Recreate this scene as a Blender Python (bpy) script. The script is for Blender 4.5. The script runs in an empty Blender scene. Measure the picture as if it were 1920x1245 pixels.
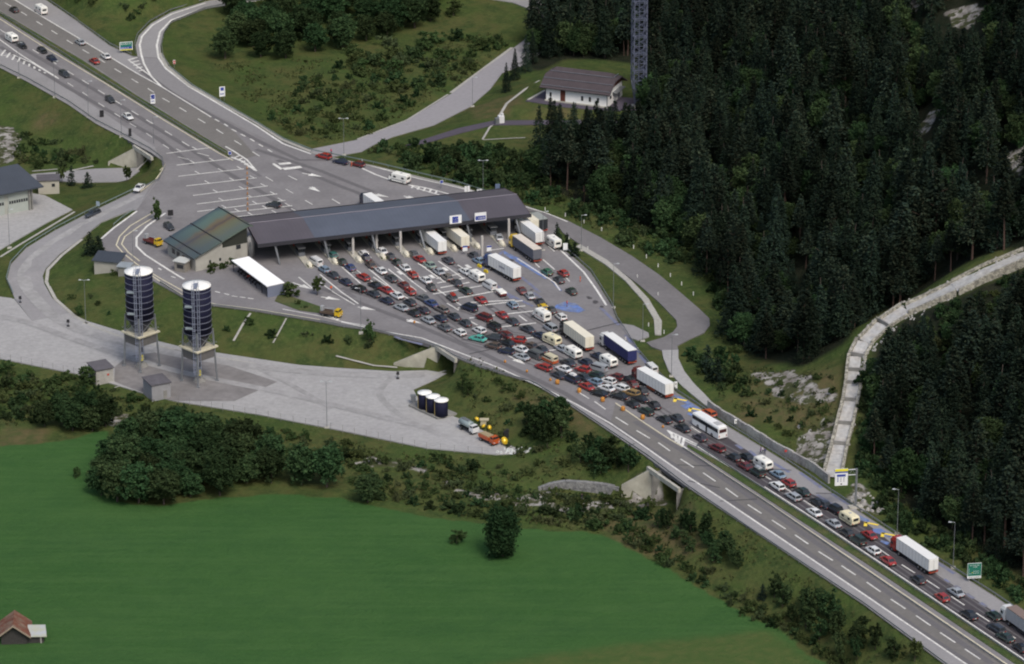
import bpy, bmesh, math, random
import numpy as np
from mathutils import Vector, Matrix
from mathutils.geometry import tessellate_polygon
R = math.radians
random.seed(7); rng = np.random.default_rng(7)
scene = bpy.context.scene
col = scene.collection
# ------------------------------------------------------------------ camera, world, sun, exposure
TH, CH, F, CX, CY = R(21.5), 378.0, 7680.0, 960.0, 622.5
cd = bpy.data.cameras.new('camera'); cam = bpy.data.objects.new('camera', cd); col.objects.link(cam)
cam.location = (0, 0, CH); cam.rotation_euler = (math.pi/2-TH, 0, 0)
cd.sensor_width = 36; cd.lens = F/1920*36; cd.clip_start = 5; cd.clip_end = 20000
scene.camera = cam
w = bpy.data.worlds.new('World'); scene.world = w; w.use_nodes = True
nt = w.node_tree; bg = nt.nodes['Background']
sky = nt.nodes.new('ShaderNodeTexSky'); sky.sky_type = 'NISHITA'; sky.sun_disc = False
SUN_EL, SUN_AZ = R(52), R(155)      # azimuth measured clockwise from +Y
sky.sun_elevation = SUN_EL; sky.sun_rotation = SUN_AZ; sky.air_density = 1.0; sky.dust_density = 3.5; sky.ozone_density = 1.0
nt.links.new(sky.outputs[0], bg.inputs[0]); bg.inputs[1].default_value = 0.11
ld = bpy.data.lights.new('sun', 'SUN'); ld.energy = 1.3; ld.angle = R(22); ld.color = (1, .96, .9)
sun = bpy.data.objects.new('sun', ld); col.objects.link(sun)
sv = Vector((math.sin(SUN_AZ)*math.cos(SUN_EL), math.cos(SUN_AZ)*math.cos(SUN_EL), math.sin(SUN_EL)))
sun.rotation_euler = (-sv).to_track_quat('-Z', 'Y').to_euler()
scene.view_settings.view_transform = 'Standard'; scene.view_settings.look = 'None'
scene.view_settings.exposure = 0.60; scene.view_settings.gamma = 1
scene.cycles.filter_width = 2.1
scene.cycles.max_bounces = 5; scene.cycles.diffuse_bounces = 2; scene.cycles.glossy_bounces = 2

# ------------------------------------------------------------------ picture <-> world
ct, st = math.cos(TH), math.sin(TH)
def ray(px, py):
    a = (px-CX)/F; b = -(py-CY)/F
    return Vector((a, ct+b*st, -st+b*ct))
def P(px, py, z=0.0):
    d = ray(px, py); t = (z-CH)/d.z
    return Vector((d.x*t, d.y*t, z))
def proj(x, y, z):
    dz = z-CH; zc = y*ct-dz*st; yc = y*st+dz*ct
    return CX+F*x/zc, CY-F*yc/zc
def ang(v): return math.atan2(v[1], v[0])
# ------------------------------------------------------------------ materials
def lin(c): return tuple((x/255/12.92 if x/255 <= .04045 else ((x/255+.055)/1.055)**2.4) for x in c)
MATS = {}
def mat(name, rgb, rough=.8, metal=0., spec=.3, n1=0., s1=1., n2=0., s2=.1, c2=None, bump=0., bs=1., coat=0., rnd=0., world=True):
    """procedural principled material: two octaves of noise vary the value, c2 an optional second colour"""
    if name in MATS: return MATS[name]
    m = bpy.data.materials.new(name); m.use_nodes = True; t = m.node_tree; N = t.nodes; L = t.links
    b = N['Principled BSDF']; b.inputs['Roughness'].default_value = rough; b.inputs['Metallic'].default_value = metal
    b.inputs['Specular IOR Level'].default_value = spec; b.inputs['Coat Weight'].default_value = coat
    base = N.new('ShaderNodeRGB'); base.outputs[0].default_value = (*rgb, 1); out = base.outputs[0]
    if world: co = N.new('ShaderNodeNewGeometry').outputs['Position']
    else: co = N.new('ShaderNodeTexCoord').outputs['Object']
    def noise(scale, det=4):
        n = N.new('ShaderNodeTexNoise'); n.inputs['Scale'].default_value = scale; n.inputs['Detail'].default_value = det
        n.inputs['Roughness'].default_value = .6; L.new(co, n.inputs['Vector']); return n
    if c2 is not None:
        n = noise(s2); r = N.new('ShaderNodeMapRange'); r.inputs[1].default_value = .42; r.inputs[2].default_value = .6
        L.new(n.outputs[0], r.inputs[0]); mx = N.new('ShaderNodeMix'); mx.data_type = 'RGBA'
        L.new(r.outputs[0], mx.inputs[0]); L.new(out, mx.inputs[6]); mx.inputs[7].default_value = (*c2, 1); out = mx.outputs[2]
    for amt, sc in ((n1, s1), (n2, s2)):
        if amt > 0:
            n = noise(sc); r = N.new('ShaderNodeMapRange'); r.inputs[1].default_value = .25; r.inputs[2].default_value = .75
            r.inputs[3].default_value = 1-amt; r.inputs[4].default_value = 1+amt; L.new(n.outputs[0], r.inputs[0])
            h = N.new('ShaderNodeHueSaturation'); L.new(r.outputs[0], h.inputs['Value']); L.new(out, h.inputs['Color']); out = h.outputs[0]
    if rnd > 0:
        oi = N.new('ShaderNodeObjectInfo'); r = N.new('ShaderNodeMapRange'); r.inputs[3].default_value = 1-rnd; r.inputs[4].default_value = 1+rnd
        L.new(oi.outputs['Random'], r.inputs[0]); h = N.new('ShaderNodeHueSaturation'); L.new(r.outputs[0], h.inputs['Value'])
        r2 = N.new('ShaderNodeMapRange'); r2.inputs[3].default_value = .5-.03; r2.inputs[4].default_value = .5+.03
        mu = N.new('ShaderNodeMath'); mu.operation = 'FRACT'; m7 = N.new('ShaderNodeMath'); m7.operation = 'MULTIPLY'; m7.inputs[1].default_value = 7.3
        L.new(oi.outputs['Random'], m7.inputs[0]); L.new(m7.outputs[0], mu.inputs[0]); L.new(mu.outputs[0], r2.inputs[0]); L.new(r2.outputs[0], h.inputs['Hue'])
        L.new(out, h.inputs['Color']); out = h.outputs[0]
    L.new(out, b.inputs['Base Color'])
    if bump > 0:
        n = noise(bs, 6); bp = N.new('ShaderNodeBump'); bp.inputs['Distance'].default_value = bump; L.new(n.outputs[0], bp.inputs['Height']); L.new(bp.outputs[0], b.inputs['Normal'])
    MATS[name] = m; return m
def stripes(m, scale, amt, axis='X', thin=.08):
    """adds regular seams (panel joints, roof ribs) along an object axis"""
    t = m.node_tree; N = t.nodes; L = t.links; b = N['Principled BSDF']
    src = b.inputs['Base Color'].links[0].from_socket
    tc = N.new('ShaderNodeTexCoord'); sp = N.new('ShaderNodeSeparateXYZ'); L.new(tc.outputs['Object'], sp.inputs[0])
    a = N.new('ShaderNodeMath'); a.operation = 'MULTIPLY'; a.inputs[1].default_value = scale; L.new(sp.outputs[axis], a.inputs[0])
    f = N.new('ShaderNodeMath'); f.operation = 'FRACT'; L.new(a.outputs[0], f.inputs[0])
    g = N.new('ShaderNodeMath'); g.operation = 'LESS_THAN'; g.inputs[1].default_value = thin; L.new(f.outputs[0], g.inputs[0])
    mx = N.new('ShaderNodeMix'); mx.data_type = 'RGBA'; mx.blend_type = 'MULTIPLY'; L.new(g.outputs[0], mx.inputs[0]); L.new(src, mx.inputs[6])
    mx.inputs[7].default_value = (amt, amt, amt, 1); L.new(mx.outputs[2], b.inputs['Base Color']); return m
ASPH = mat('asphalt', (.180, .172, .174), .9, n1=.12, s1=.9, n2=.09, s2=.09, c2=(.195, .187, .188))
ASPB = mat('asphalt_brown', (.156, .148, .138), .9, n1=.10, s1=.8, n2=.12, s2=.06)
ASPD = mat('asphalt_dark', (.062, .056, .062), .9, n1=.14, s1=.8, n2=.15, s2=.06)
CONC = mat('shoulder_grey', (.255, .248, .248), .9, n1=.10, s1=1.2, n2=.12, s2=.07)
YARD = mat('yard_gravel', (.345, .34, .332), .95, n1=.14, s1=.9, n2=.15, s2=.06, c2=(.29, .285, .28))
PADM = mat('oily_asphalt', (.19, .18, .175), .9, n1=.18, s1=.5, n2=.2, s2=.12)
GUTT = mat('gutter_concrete', (.35, .34, .305), .9, n1=.22, s1=1.5, n2=.1, s2=.1)
PAINT = mat('road_paint', (.64, .63, .59), .7, n1=.3, s1=1.8, n2=.2, s2=.3)
PAINTY = mat('road_paint_cream', (.60, .55, .40), .7, n1=.22, s1=1.4)
YELL = mat('road_paint_yellow', (.80, .60, .08), .6, n1=.1, s1=1.5)
BLUEP = mat('road_paint_blue', (.12, .19, .42), .8, n1=.35, s1=.8, c2=(.16, .19, .27), s2=.5)
BLUEF = mat('road_paint_faded_blue', (.15, .17, .27), .85, n1=.2, s1=.9, c2=(.17, .17, .20), s2=.4)
CONCW = mat('cast_concrete', (.40, .385, .33), .9, n1=.2, s1=.5, n2=.2, s2=.9, world=False)
DARKC = mat('old_concrete', (.22, .215, .2), .95, n1=.2, s1=.7)
STEEL = mat('galvanised_steel', (.27, .285, .30), .45, .6, .5, n1=.12, s1=.6)
GREENRAIL = mat('guardrail_steel', (.20, .25, .24), .55, .35, .5, n1=.12, s1=.6)
# ------------------------------------------------------------------ mesh builder and naming helpers
class MB:
    def __init__(s): s.v = []; s.f = []; s.m = []; s.sm = []
    def add(s, vs, fs, mi=0, smooth=False):
        o = len(s.v); s.v += [tuple(v) for v in vs]
        for f in fs: s.f.append(tuple(o+i for i in f)); s.m.append(mi); s.sm.append(smooth)
    def box(s, c, d, mi=0, rz=0, taper=1, tx=None):
        x, y, z = c; a, b, h = d[0]/2, d[1]/2, d[2]/2; cs, sn = math.cos(rz), math.sin(rz); vs = []
        for k, tp in ((-1, (1, 1)), (1, (tx if tx is not None else taper, taper))):
            for i, j in ((-1, -1), (1, -1), (1, 1), (-1, 1)):
                u, v = i*a*tp[0], j*b*tp[1]; vs.append((x+u*cs-v*sn, y+u*sn+v*cs, z+k*h))
        s.add(vs, [(3, 2, 1, 0), (4, 5, 6, 7), (0, 1, 5, 4), (1, 2, 6, 5), (2, 3, 7, 6), (3, 0, 4, 7)], mi)
    def bar(s, p, q, r, mi=0, n=6, r2=None):
        p, q = Vector(p), Vector(q); d = q-p
        if d.length < 1e-6: return
        d.normalize(); a = d.orthogonal().normalized(); b = d.cross(a); r2 = r if r2 is None else r2; vs = []
        for c, rr in ((p, r), (q, r2)):
            for i in range(n):
                t = 2*math.pi*i/n; vs.append(c+a*math.cos(t)*rr+b*math.sin(t)*rr)
        s.add(vs, [(i, (i+1) % n, n+(i+1) % n, n+i) for i in range(n)], mi, n > 6)
        s.add(vs[:n], [tuple(range(n-1, -1, -1))], mi); s.add(vs[n:], [tuple(range(n))], mi)
    def prism(s, pts, z0, z1, mi=0):
        n = len(pts); vs = [(p[0], p[1], z0) for p in pts]+[(p[0], p[1], z1) for p in pts]
        s.add(vs, [tuple(range(n-1, -1, -1)), tuple(range(n, 2*n))]+[(i, (i+1) % n, n+(i+1) % n, n+i) for i in range(n)], mi)
    def loft(s, loops, mi=0, cap=True, smooth=False):
        n = len(loops[0]); vs = [p for l in loops for p in l]; fs = []
        for k in range(len(loops)-1):
            for i in range(n): fs.append((k*n+i, k*n+(i+1) % n, (k+1)*n+(i+1) % n, (k+1)*n+i))
        s.add(vs, fs, mi, smooth)
        if cap: s.add(loops[0], [tuple(range(n-1, -1, -1))], mi); s.add(loops[-1], [tuple(range(n))], mi)
    cnt = 0
    def strip(s, pts, wd, z=None, mi=0, off=0):
        """flat ribbon of width wd along world points; each lies a hair above the last"""
        MB.cnt += 1
        if z is not None: z += (MB.cnt % 12)*.001
        pts = [Vector(p) for p in pts]; n = len(pts); l = []; r = []
        for i, p in enumerate(pts):
            a = pts[max(0, i-1)]; b = pts[min(n-1, i+1)]; d = (b-a); d.z = 0; d.normalize(); nn = Vector((-d.y, d.x, 0))
            c = p+nn*off; zz = p.z if z is None else z
            l.append((c.x+nn.x*wd/2, c.y+nn.y*wd/2, zz)); r.append((c.x-nn.x*wd/2, c.y-nn.y*wd/2, zz))
        s.add(l+r, [(i, n+i, n+i+1, i+1) for i in range(n-1)], mi)
    def build(s, name, mats, parent=None, bevel=0, loc=None, rz=0):
        me = bpy.data.meshes.new(name); me.from_pydata(s.v, [], s.f)
        for m in (mats if isinstance(mats, (list, tuple)) else [mats]): me.materials.append(m)
        me.polygons.foreach_set('material_index', s.m); me.polygons.foreach_set('use_smooth', s.sm)
        bm = bmesh.new(); bm.from_mesh(me); bmesh.ops.remove_doubles(bm, verts=bm.verts, dist=1e-5); bmesh.ops.recalc_face_normals(bm, faces=bm.faces)
        bm.to_mesh(me); bm.free(); me.update()
        o = bpy.data.objects.new(name, me); col.objects.link(o); o.parent = parent
        if loc is not None: o.location = loc
        if rz: o.rotation_euler.z = rz
        if bevel:
            b = o.modifiers.new('bevel', 'BEVEL'); b.width = bevel; b.segments = 2; b.limit_method = 'ANGLE'
        return o
def tag(o, label=None, cat=None, group=None, kind=None):
    for k, v in (('label', label), ('category', cat), ('group', group), ('kind', kind)):
        if v: o[k] = v
    return o
def empty(name, loc=(0, 0, 0), rz=0, label=None, cat=None, group=None):
    o = bpy.data.objects.new(name, None); col.objects.link(o); o.location = loc; o.rotation_euler.z = rz; o.empty_display_size = .5
    return tag(o, label, cat, group)
def copy_tree(o, parent=None):
    c = o.copy(); col.objects.link(c); c.parent = parent
    for ch in KIDS.get(o.name, []): copy_tree(ch, c)
    return c
KIDS = {}
def kids_of(o):
    KIDS[o.name] = list(o.children)
    for c in o.children: kids_of(c)

# ------------------------------------------------------------------ paved sheets (px, py, z) and the ground they stand on
FIX = []      # triangles that pin the ground
def tri_of(pts):
    return [(pts[a], pts[b], pts[c]) for a, b, c in tessellate_polygon([[Vector((p.x, p.y, 0)) for p in pts]])]
def pin(pts, dz=0.0, pri=0): FIX.append((pri, [tuple(Vector((v.x, v.y, v.z+dz)) for v in t) for t in tri_of(pts)]))
def W(pts, z=0.0): return [P(p[0], p[1], p[2] if len(p) > 2 else z) for p in pts]
def sheet(name, pts, m, z=0.0, lift=0.0, skirt=.5, pinned=True, pri=1, kind='structure'):
    wp = W(pts, z)
    if pinned: pin(wp, -.22, pri)
    wl = [Vector((p.x, p.y, p.z+lift)) for p in wp]; n = len(wl); b = MB()
    b.add(wl, [t for t in tessellate_polygon([[Vector((p.x, p.y, 0)) for p in wl]])])
    if skirt:
        for i in range(n):
            p, q = wl[i], wl[(i+1) % n]
            b.add([p, q, (q.x, q.y, q.z-skirt), (p.x, p.y, p.z-skirt)], [(0, 1, 2, 3)])
    o = b.build(name, m)
    for f in o.data.polygons:
        if abs(f.normal.z) > .5 and f.normal.z < 0: f.flip()
    return tag(o, kind=kind)

PLAZA = [(-400, -85), (-300, -35), (0, 126), (51, 152), (128, 195), (180, 231), (231, 257), (283, 285), (303, 300), (306, 318), (298, 335), (280, 352), (257, 394), (213, 426), (190, 447), (195, 470),
 (221, 482), (247, 499), (290, 528), (344, 558), (401, 573), (480, 583), (600, 603), (645, 612), (700, 619), (790, 641), (820, 650), (850, 668), (900, 688), (1000, 718), (1067, 758), (1144, 809),
 (1200, 847), (1290, 913), (1620, 1133), (1773, 1246), (2300, 1640),
 (2300, 1395), (1920, 1155), (1866, 1118), (1791, 1071), (1681, 1004), (1613, 960), (1560, 924), (1521, 897), (1473, 865), (1424, 835), (1365, 799), (1317, 767), (1269, 736), (1216, 683),
 (1195, 658), (1172, 622), (1157, 600), (1147, 573), (1108, 511), (1080, 486), (1057, 468), (1042, 436), (1047, 424), (1047, 407), (985, 385), (920, 367), (861, 348), (784, 330), (700, 310), (620, 294), (583, 286),
 (531, 266), (480, 234), (360, 165), (316, 128), (303, 108), (262, 106), (249, 105), (206, 85), (146, 40), (87, 0), (-200, -172), (-400, -290)]
sheet('motorway', PLAZA, ASPH, skirt=.9)
def between(a, b): return a+b[::-1]
Yline = [(1154, 756), (1205, 791), (1257, 825), (1280, 838), (1335, 874), (1437, 941), (1620, 1064), (1888, 1246), (2300, 1527)]     # cream inner line
Wline = [(1016, 727), (1080, 758), (1144, 794), (1200, 832), (1280, 888), (1360, 940), (1620, 1115), (1809, 1244), (2300, 1582)]     # white outer line
Lline = [(1283, 822), (1307, 834), (1370, 873), (1433, 913), (1536, 979), (1657, 1060), (1920, 1237), (2300, 1492)]                  # left line of the queue carriageway
Sline = [(1330, 798), (1376, 828), (1412, 852), (1450, 880), (1488, 910), (1530, 930), (1617, 975), (1676, 1022), (1765, 1083), (1856, 1142), (1920, 1183), (2300, 1430)]
Rline = [(1269, 738), (1317, 769), (1365, 801), (1424, 837), (1473, 867), (1521, 899), (1560, 926), (1613, 962), (1681, 1006), (1791, 1073), (1866, 1120), (1920, 1157), (2300, 1397)]
sheet('carriageway', between(Yline, Wline[2:]), ASPB, lift=.03, skirt=0, pinned=False)
sheet('queue_carriageway', between(Lline[1:], Sline), ASPD, lift=.03, skirt=0, pinned=False)
sheet('hard_shoulder', between(Sline, Rline[2:]), CONC, lift=.03, skirt=0, pinned=False)
sheet('outer_hard_shoulder', between(Wline, [(1000, 719), (1067, 759), (1144, 810), (1200, 848), (1290, 914), (1620, 1134), (1773, 1247), (2300, 1641)]), CONC, lift=.03, skirt=0, pinned=False)
sheet('upper_carriageway', [(-400, -217), (0, 19), (154, 109), (257, 176), (385, 256), (421, 279), (450, 300), (480, 292), (440, 247), (396, 220), (347, 190), (257, 139), (206, 108), (141, 69), (26, 0), (-300, -190)], ASPB, lift=.03, skirt=0, pinned=False)
sheet('upper_hard_shoulder', [(-300, -190), (26, 0), (141, 69), (206, 108), (257, 139), (268, 134), (249, 107), (206, 87), (146, 42), (87, 1), (-200, -171)], CONC, lift=.03, skirt=0, pinned=False)
sheet('exit_lane', [(-300, -33), (0, 127), (51, 153), (128, 196), (180, 232), (231, 258), (283, 286), (300, 298), (290, 276), (103, 150), (39, 112), (0, 92), (-300, -60)], CONC, lift=.03, skirt=0, pinned=False)
sheet('merging_lane', [(260, 108), (303, 110), (316, 130), (360, 167), (480, 236), (531, 267), (500, 262), (440, 232), (396, 211), (347, 184), (303, 160), (283, 143)], mat('merging_grey', (.215, .208, .21), .9, n1=.1, s1=.9), lift=.028, skirt=0, pinned=False)
sheet('bypass_road', [(985, 386), (1065, 414), (1124, 444), (1185, 480), (1237, 516), (1280, 552), (1310, 578), (1330, 597), (1331, 610), (1320, 624), (1293, 636), (1270, 648), (1272, 656), (1241, 657), (1222, 650), (1212, 642), (1245, 632),
 (1262, 622), (1270, 612), (1268, 600), (1237, 568), (1196, 532), (1134, 486), (1083, 455), (1055, 436), (1047, 424), (1020, 412), (990, 402)], mat('bypass_asphalt', (.162, .155, .156), .9, n1=.12, s1=.8, n2=.15, s2=.08), lift=.03)
sheet('gravel_track', [(1241, 657), (1244, 672), (1254, 696), (1277, 722), (1293, 736), (1325, 762), (1345, 765), (1323, 741), (1301, 719), (1283, 696), (1272, 672), (1272, 656)], YARD, lift=.06)
sheet('footpath', [(1080, 462), (1134, 495), (1172, 526), (1205, 563), (1226, 598), (1228, 627), (1240, 628), (1241, 602), (1216, 560), (1183, 525), (1139, 488), (1088, 458)], GUTT, lift=.06)
sheet('concrete_apron', [(1160, 606), (1187, 610), (1216, 624), (1217, 631), (1196, 638), (1178, 632)], CONC, lift=.05)
sheet('curved_slip_road', [(258, 106), (254, 85), (260, 67), (283, 44), (321, 23), (385, 3), (430, -8), (520, -24), (700, -32), (850, -26), (960, -14), (1011, 0), (1045, 15), (1064, 34), (1050, 62), (1030, 50), (1011, 30), (986, 14), (960, 4), (900, -5), (800, -12), (620, -12), (480, 0), (385, 16), (321, 41), (306, 62), (301, 85), (303, 109)], CONC, lift=.04)
sheet('lower_road', [(560, 286), (580, 280), (670, 262), (763, 226), (847, 175), (905, 130), (960, 92), (1000, 62), (1030, 46), (1062, 50), (1040, 80), (985, 120), (942, 136), (919, 167), (881, 200), (814, 234), (737, 256), (703, 270), (678, 284), (644, 290), (600, 297)], mat('pale_asphalt', (.26, .25, .26), .9, n1=.1, s1=.8), z=-2.5)
sheet('house_road', [(760, 272), (860, 240), (925, 226), (1120, 224), (1230, 226), (1230, 233), (1110, 232), (925, 234), (868, 248), (790, 270)], mat('purple_asphalt', (.075, .065, .085), .9, n1=.1, s1=.8), z=1.0)
sheet('house_forecourt', [(985, 189), (1024, 168), (1200, 185), (1210, 205), (1148, 208), (1060, 201)], MATS['purple_asphalt'], z=3.0)
RAMP = [((298, 335), (256, 394), 0), ((272, 349), (244, 394), -.3), ((218, 375), (190, 416), -1.2), ((159, 403), (154, 446), -2.2), ((103, 432), (113, 475), -3.2), ((49, 465), (86, 503), -4.2), ((20, 496), (80, 517), -4.8), ((13, 525), (83, 532), -5.2), ((28, 560), (98, 559), -5.7), ((60, 602), (130, 587), -6)]
sheet('ramp', [(*a, z) for a, b, z in RAMP]+[(*b, z) for a, b, z in RAMP[::-1]], CONC, lift=.02)
sheet('yard', [(-300, 540), (0, 556), (30, 560), (60, 600), (130, 586), (164, 602), (213, 617), (295, 639), (347, 652), (480, 672), (560, 684), (640, 690), (738, 696), (800, 694), (838, 700), (815, 712), (775, 730), (783, 745), (800, 760), (838, 776), (865, 786), (985, 849), (930, 852), (800, 840),
 (620, 803), (480, 776), (330, 752), (272, 738), (160, 704), (0, 672), (-300, 610)], YARD, z=-6)
sheet('silo_pad', [(215, 688), (240, 668), (330, 655), (420, 683), (520, 716), (440, 752), (330, 752), (272, 738), (215, 716)], PADM, z=-6, lift=.04, skirt=0, pinned=False)
sheet('tank_plinth', [(766, 762), (790, 750), (857, 778), (820, 787)], DARKC, z=-6, lift=.5, skirt=.6, pinned=False)
sheet('garage_yard', [(-300, 330), (-30, 358), (60, 362), (84, 366), (136, 393), (90, 416), (0, 468), (-300, 560)], YARD, z=-4.6)
sheet('underpass_road', [(40, 334), (62, 326), (180, 316), (257, 314), (262, 320), (250, 329), (236, 340), (150, 342)], CONC, z=-6)
# grass medians (kerbed)
GRASSV = mat('verge_grass', (.052, .086, .022), .95, n1=.3, s1=1.2, n2=.25, s2=.2, c2=(.075, .080, .03), bump=.3, bs=3)
sheet('median_grass', [(-400, -212), (0, 22), (154, 113), (257, 180), (385, 259), (425, 283), (433, 293), (427, 294), (372, 261), (180, 143), (0, 30), (-400, -205)], GRASSV, lift=.15, skirt=.2, pinned=False)
sheet('lower_median_grass', [(1290, 834), (1370, 878), (1433, 919), (1536, 985), (1657, 1066), (1920, 1243), (2300, 1497), (2300, 1507), (1900, 1243), (1629, 1060), (1436, 934), (1335, 868), (1288, 838)], GRASSV, lift=.15, skirt=.2, pinned=False)
sheet('tree_island_grass', [(515, 565), (522, 552), (545, 556), (603, 576), (618, 590), (560, 582)], GRASSV, lift=.12, skirt=.2, pinned=False)
# ---- other pins
FZ = -8.2
pin(W([(-500, 860), (0, 842), (60, 836), (110, 826), (200, 806), (180, 900), (300, 950), (480, 930), (640, 936), (800, 972), (1000, 993), (1130, 1003), (1250, 1063), (1450, 1182), (1560, 1250), (1800, 1500), (1900, 1900), (-700, 1900)], FZ), 0, 1)
pin(W([(820, 915), (1000, 930), (1165, 930), (1240, 938), (1260, 948), (1000, 948), (820, 925)], -7.6), 0, 1)
pin(W([(-300, 200), (0, 225), (60, 250), (150, 290), (200, 312), (60, 332), (-300, 320)], -6.2), 0, 1)
pin(W([(960, 205), (1020, 150), (1200, 150), (1215, 200), (1148, 214), (1060, 206)], 2.85), 0, 1)
pin(W([(420, 60), (600, 70), (880, 40), (900, 100), (780, 190), (600, 250), (500, 205), (420, 140), (380, 100)], -2.0), 0, 1)
# underpass strips carved beneath the decks
def under(B, C, z, length, pri=3):
    b, c = P(*B, z), P(*C, z); d = (c-b).normalized(); n = Vector((-d.y, d.x, 0))
    if n.y < 0: n = -n
    q = [b-n*3, c-n*3, c+n*length, b+n*length]; pin(q, -.05, pri)
    return b, c, n
U = [under((820, 691), (851, 712), -6, 30), under((1221, 936), (1268, 969), -7.6, 30), under((257, 314), (283, 331), -6.2, 26)]
pin(W([(738, 687), (820, 691), (838, 700), (800, 694), (738, 696)], -6), 0, 2); pin(W([(203, 311), (257, 314), (262, 320), (203, 320)], -6.2), 0, 2)
for wl, fz, (h0, h1) in (([(738, 687), (820, 691)], -6, (-5.4, -.4)), ([(1165, 932), (1221, 936)], -7.6, (-4.8, -.5)), ([(203, 311), (257, 314)], -6.2, (-5.2, -.6))):
    a, c = P(*wl[0], fz), P(*wl[1], fz); d = (c-a).normalized(); n = Vector((-d.y, d.x, 0)); n = n if n.y > 0 else -n
    pin([Vector((*(a+n*1.2)[:2], h0)), Vector((*(c+n*1.2)[:2], h1)), Vector((*(c+n*3.6)[:2], h1)), Vector((*(a+n*3.6)[:2], h0+.4))], 0, 2)
# ---- height grid
def axis(lo, hi, step, far, mul=1.25):
    a = list(np.arange(lo, hi+step/2, step)); s = step
    while a[-1] < far[1]: s *= mul; a.append(a[-1]+s)
    s = step; pre = []; x = lo
    while x > far[0]: s *= mul; x -= s; pre.append(x)
    return np.array(pre[::-1]+a)
GX = axis(-190, 215, 1.5, (-4000, 4000)); GY = axis(735, 1330, 1.5, (-600, 8000))
NX, NY = len(GX), len(GY); XX, YY = np.meshgrid(GX, GY)
Z = np.full((NY, NX), np.nan)
for pri, tris in sorted(FIX, key=lambda t: t[0]):
    for a, b, c in tris:
        x0, x1 = min(a.x, b.x, c.x), max(a.x, b.x, c.x); y0, y1 = min(a.y, b.y, c.y), max(a.y, b.y, c.y)
        i0, i1 = np.searchsorted(GX, x0), np.searchsorted(GX, x1); j0, j1 = np.searchsorted(GY, y0), np.searchsorted(GY, y1)
        if i1 <= i0 or j1 <= j0: continue
        xs, ys = XX[j0:j1, i0:i1], YY[j0:j1, i0:i1]; D = (b.y-c.y)*(a.x-c.x)+(c.x-b.x)*(a.y-c.y)
        if abs(D) < 1e-9: continue
        l1 = ((b.y-c.y)*(xs-c.x)+(c.x-b.x)*(ys-c.y))/D; l2 = ((c.y-a.y)*(xs-c.x)+(a.x-c.x)*(ys-c.y))/D; l3 = 1-l1-l2
        ok = (l1 >= -1e-6) & (l2 >= -1e-6) & (l3 >= -1e-6); sub = Z[j0:j1, i0:i1]; sub[ok] = (l1*a.z+l2*b.z+l3*c.z)[ok]
# dilate the pins by one cell so that no slope pokes through a sheet's edge
def shift(A, dj, di): return np.roll(np.roll(A, dj, 0), di, 1)
for _ in range(1):
    Zn = Z.copy()
    for dj, di in ((0, 1), (0, -1), (1, 0), (-1, 0)):
        S = shift(Z, dj, di); mk = np.isnan(Zn) & ~np.isnan(S); Zn[mk] = S[mk]
    Z = Zn
# valley side: rises from a foot line towards the right
FOOT = W([(1010, -400), (1085, -60), (1130, 55), (1215, 120), (1240, 215), (1262, 340), (1330, 470), (1385, 570), (1372, 640), (1330, 700), (1350, 745), (1420, 790), (1560, 868), (1650, 938), (1760, 1015), (1920, 1112), (2300, 1350), (3200, 1950)])
def polydist(X, Y, pl):
    best = np.full(X.shape, 1e9); side = np.zeros(X.shape)
    for a, b in zip(pl[:-1], pl[1:]):
        dx, dy = b.x-a.x, b.y-a.y; L2 = dx*dx+dy*dy; t = np.clip(((X-a.x)*dx+(Y-a.y)*dy)/L2, 0, 1)
        d = np.hypot(X-a.x-t*dx, Y-a.y-t*dy); cr = dx*(Y-a.y)-dy*(X-a.x); m = d < best; best[m] = d[m]; side[m] = np.sign(cr)[m]
    return best*side
D = polydist(XX, YY, FOOT)
def vnoise(X, Y, s, seed):
    r = np.random.default_rng(seed).random((64, 64)); u, v = X/s, Y/s; i, j = np.floor(u).astype(int), np.floor(v).astype(int); fu, fv = u-i, v-j
    fu, fv = fu*fu*(3-2*fu), fv*fv*(3-2*fv); g = lambda a, b: r[np.mod(b, 64), np.mod(a, 64)]
    return (g(i, j)*(1-fu)+g(i+1, j)*fu)*(1-fv)+(g(i, j+1)*(1-fu)+g(i+1, j+1)*fu)*fv-.5
hill = D > 3
HS = .62
HZ = 0.3+HS*np.maximum(D, 0)*(1-np.exp(-np.maximum(D, 0)/30))
HZ = np.minimum(HZ, 900)+vnoise(XX, YY, 45, 1)*np.clip(D/40, 0, 1)*14+vnoise(XX, YY, 14, 2)*np.clip(D/25, 0, 1)*3
mk = hill & np.isnan(Z); fixed = ~np.isnan(Z); Z[mk] = HZ[mk]; fixed |= mk
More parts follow.
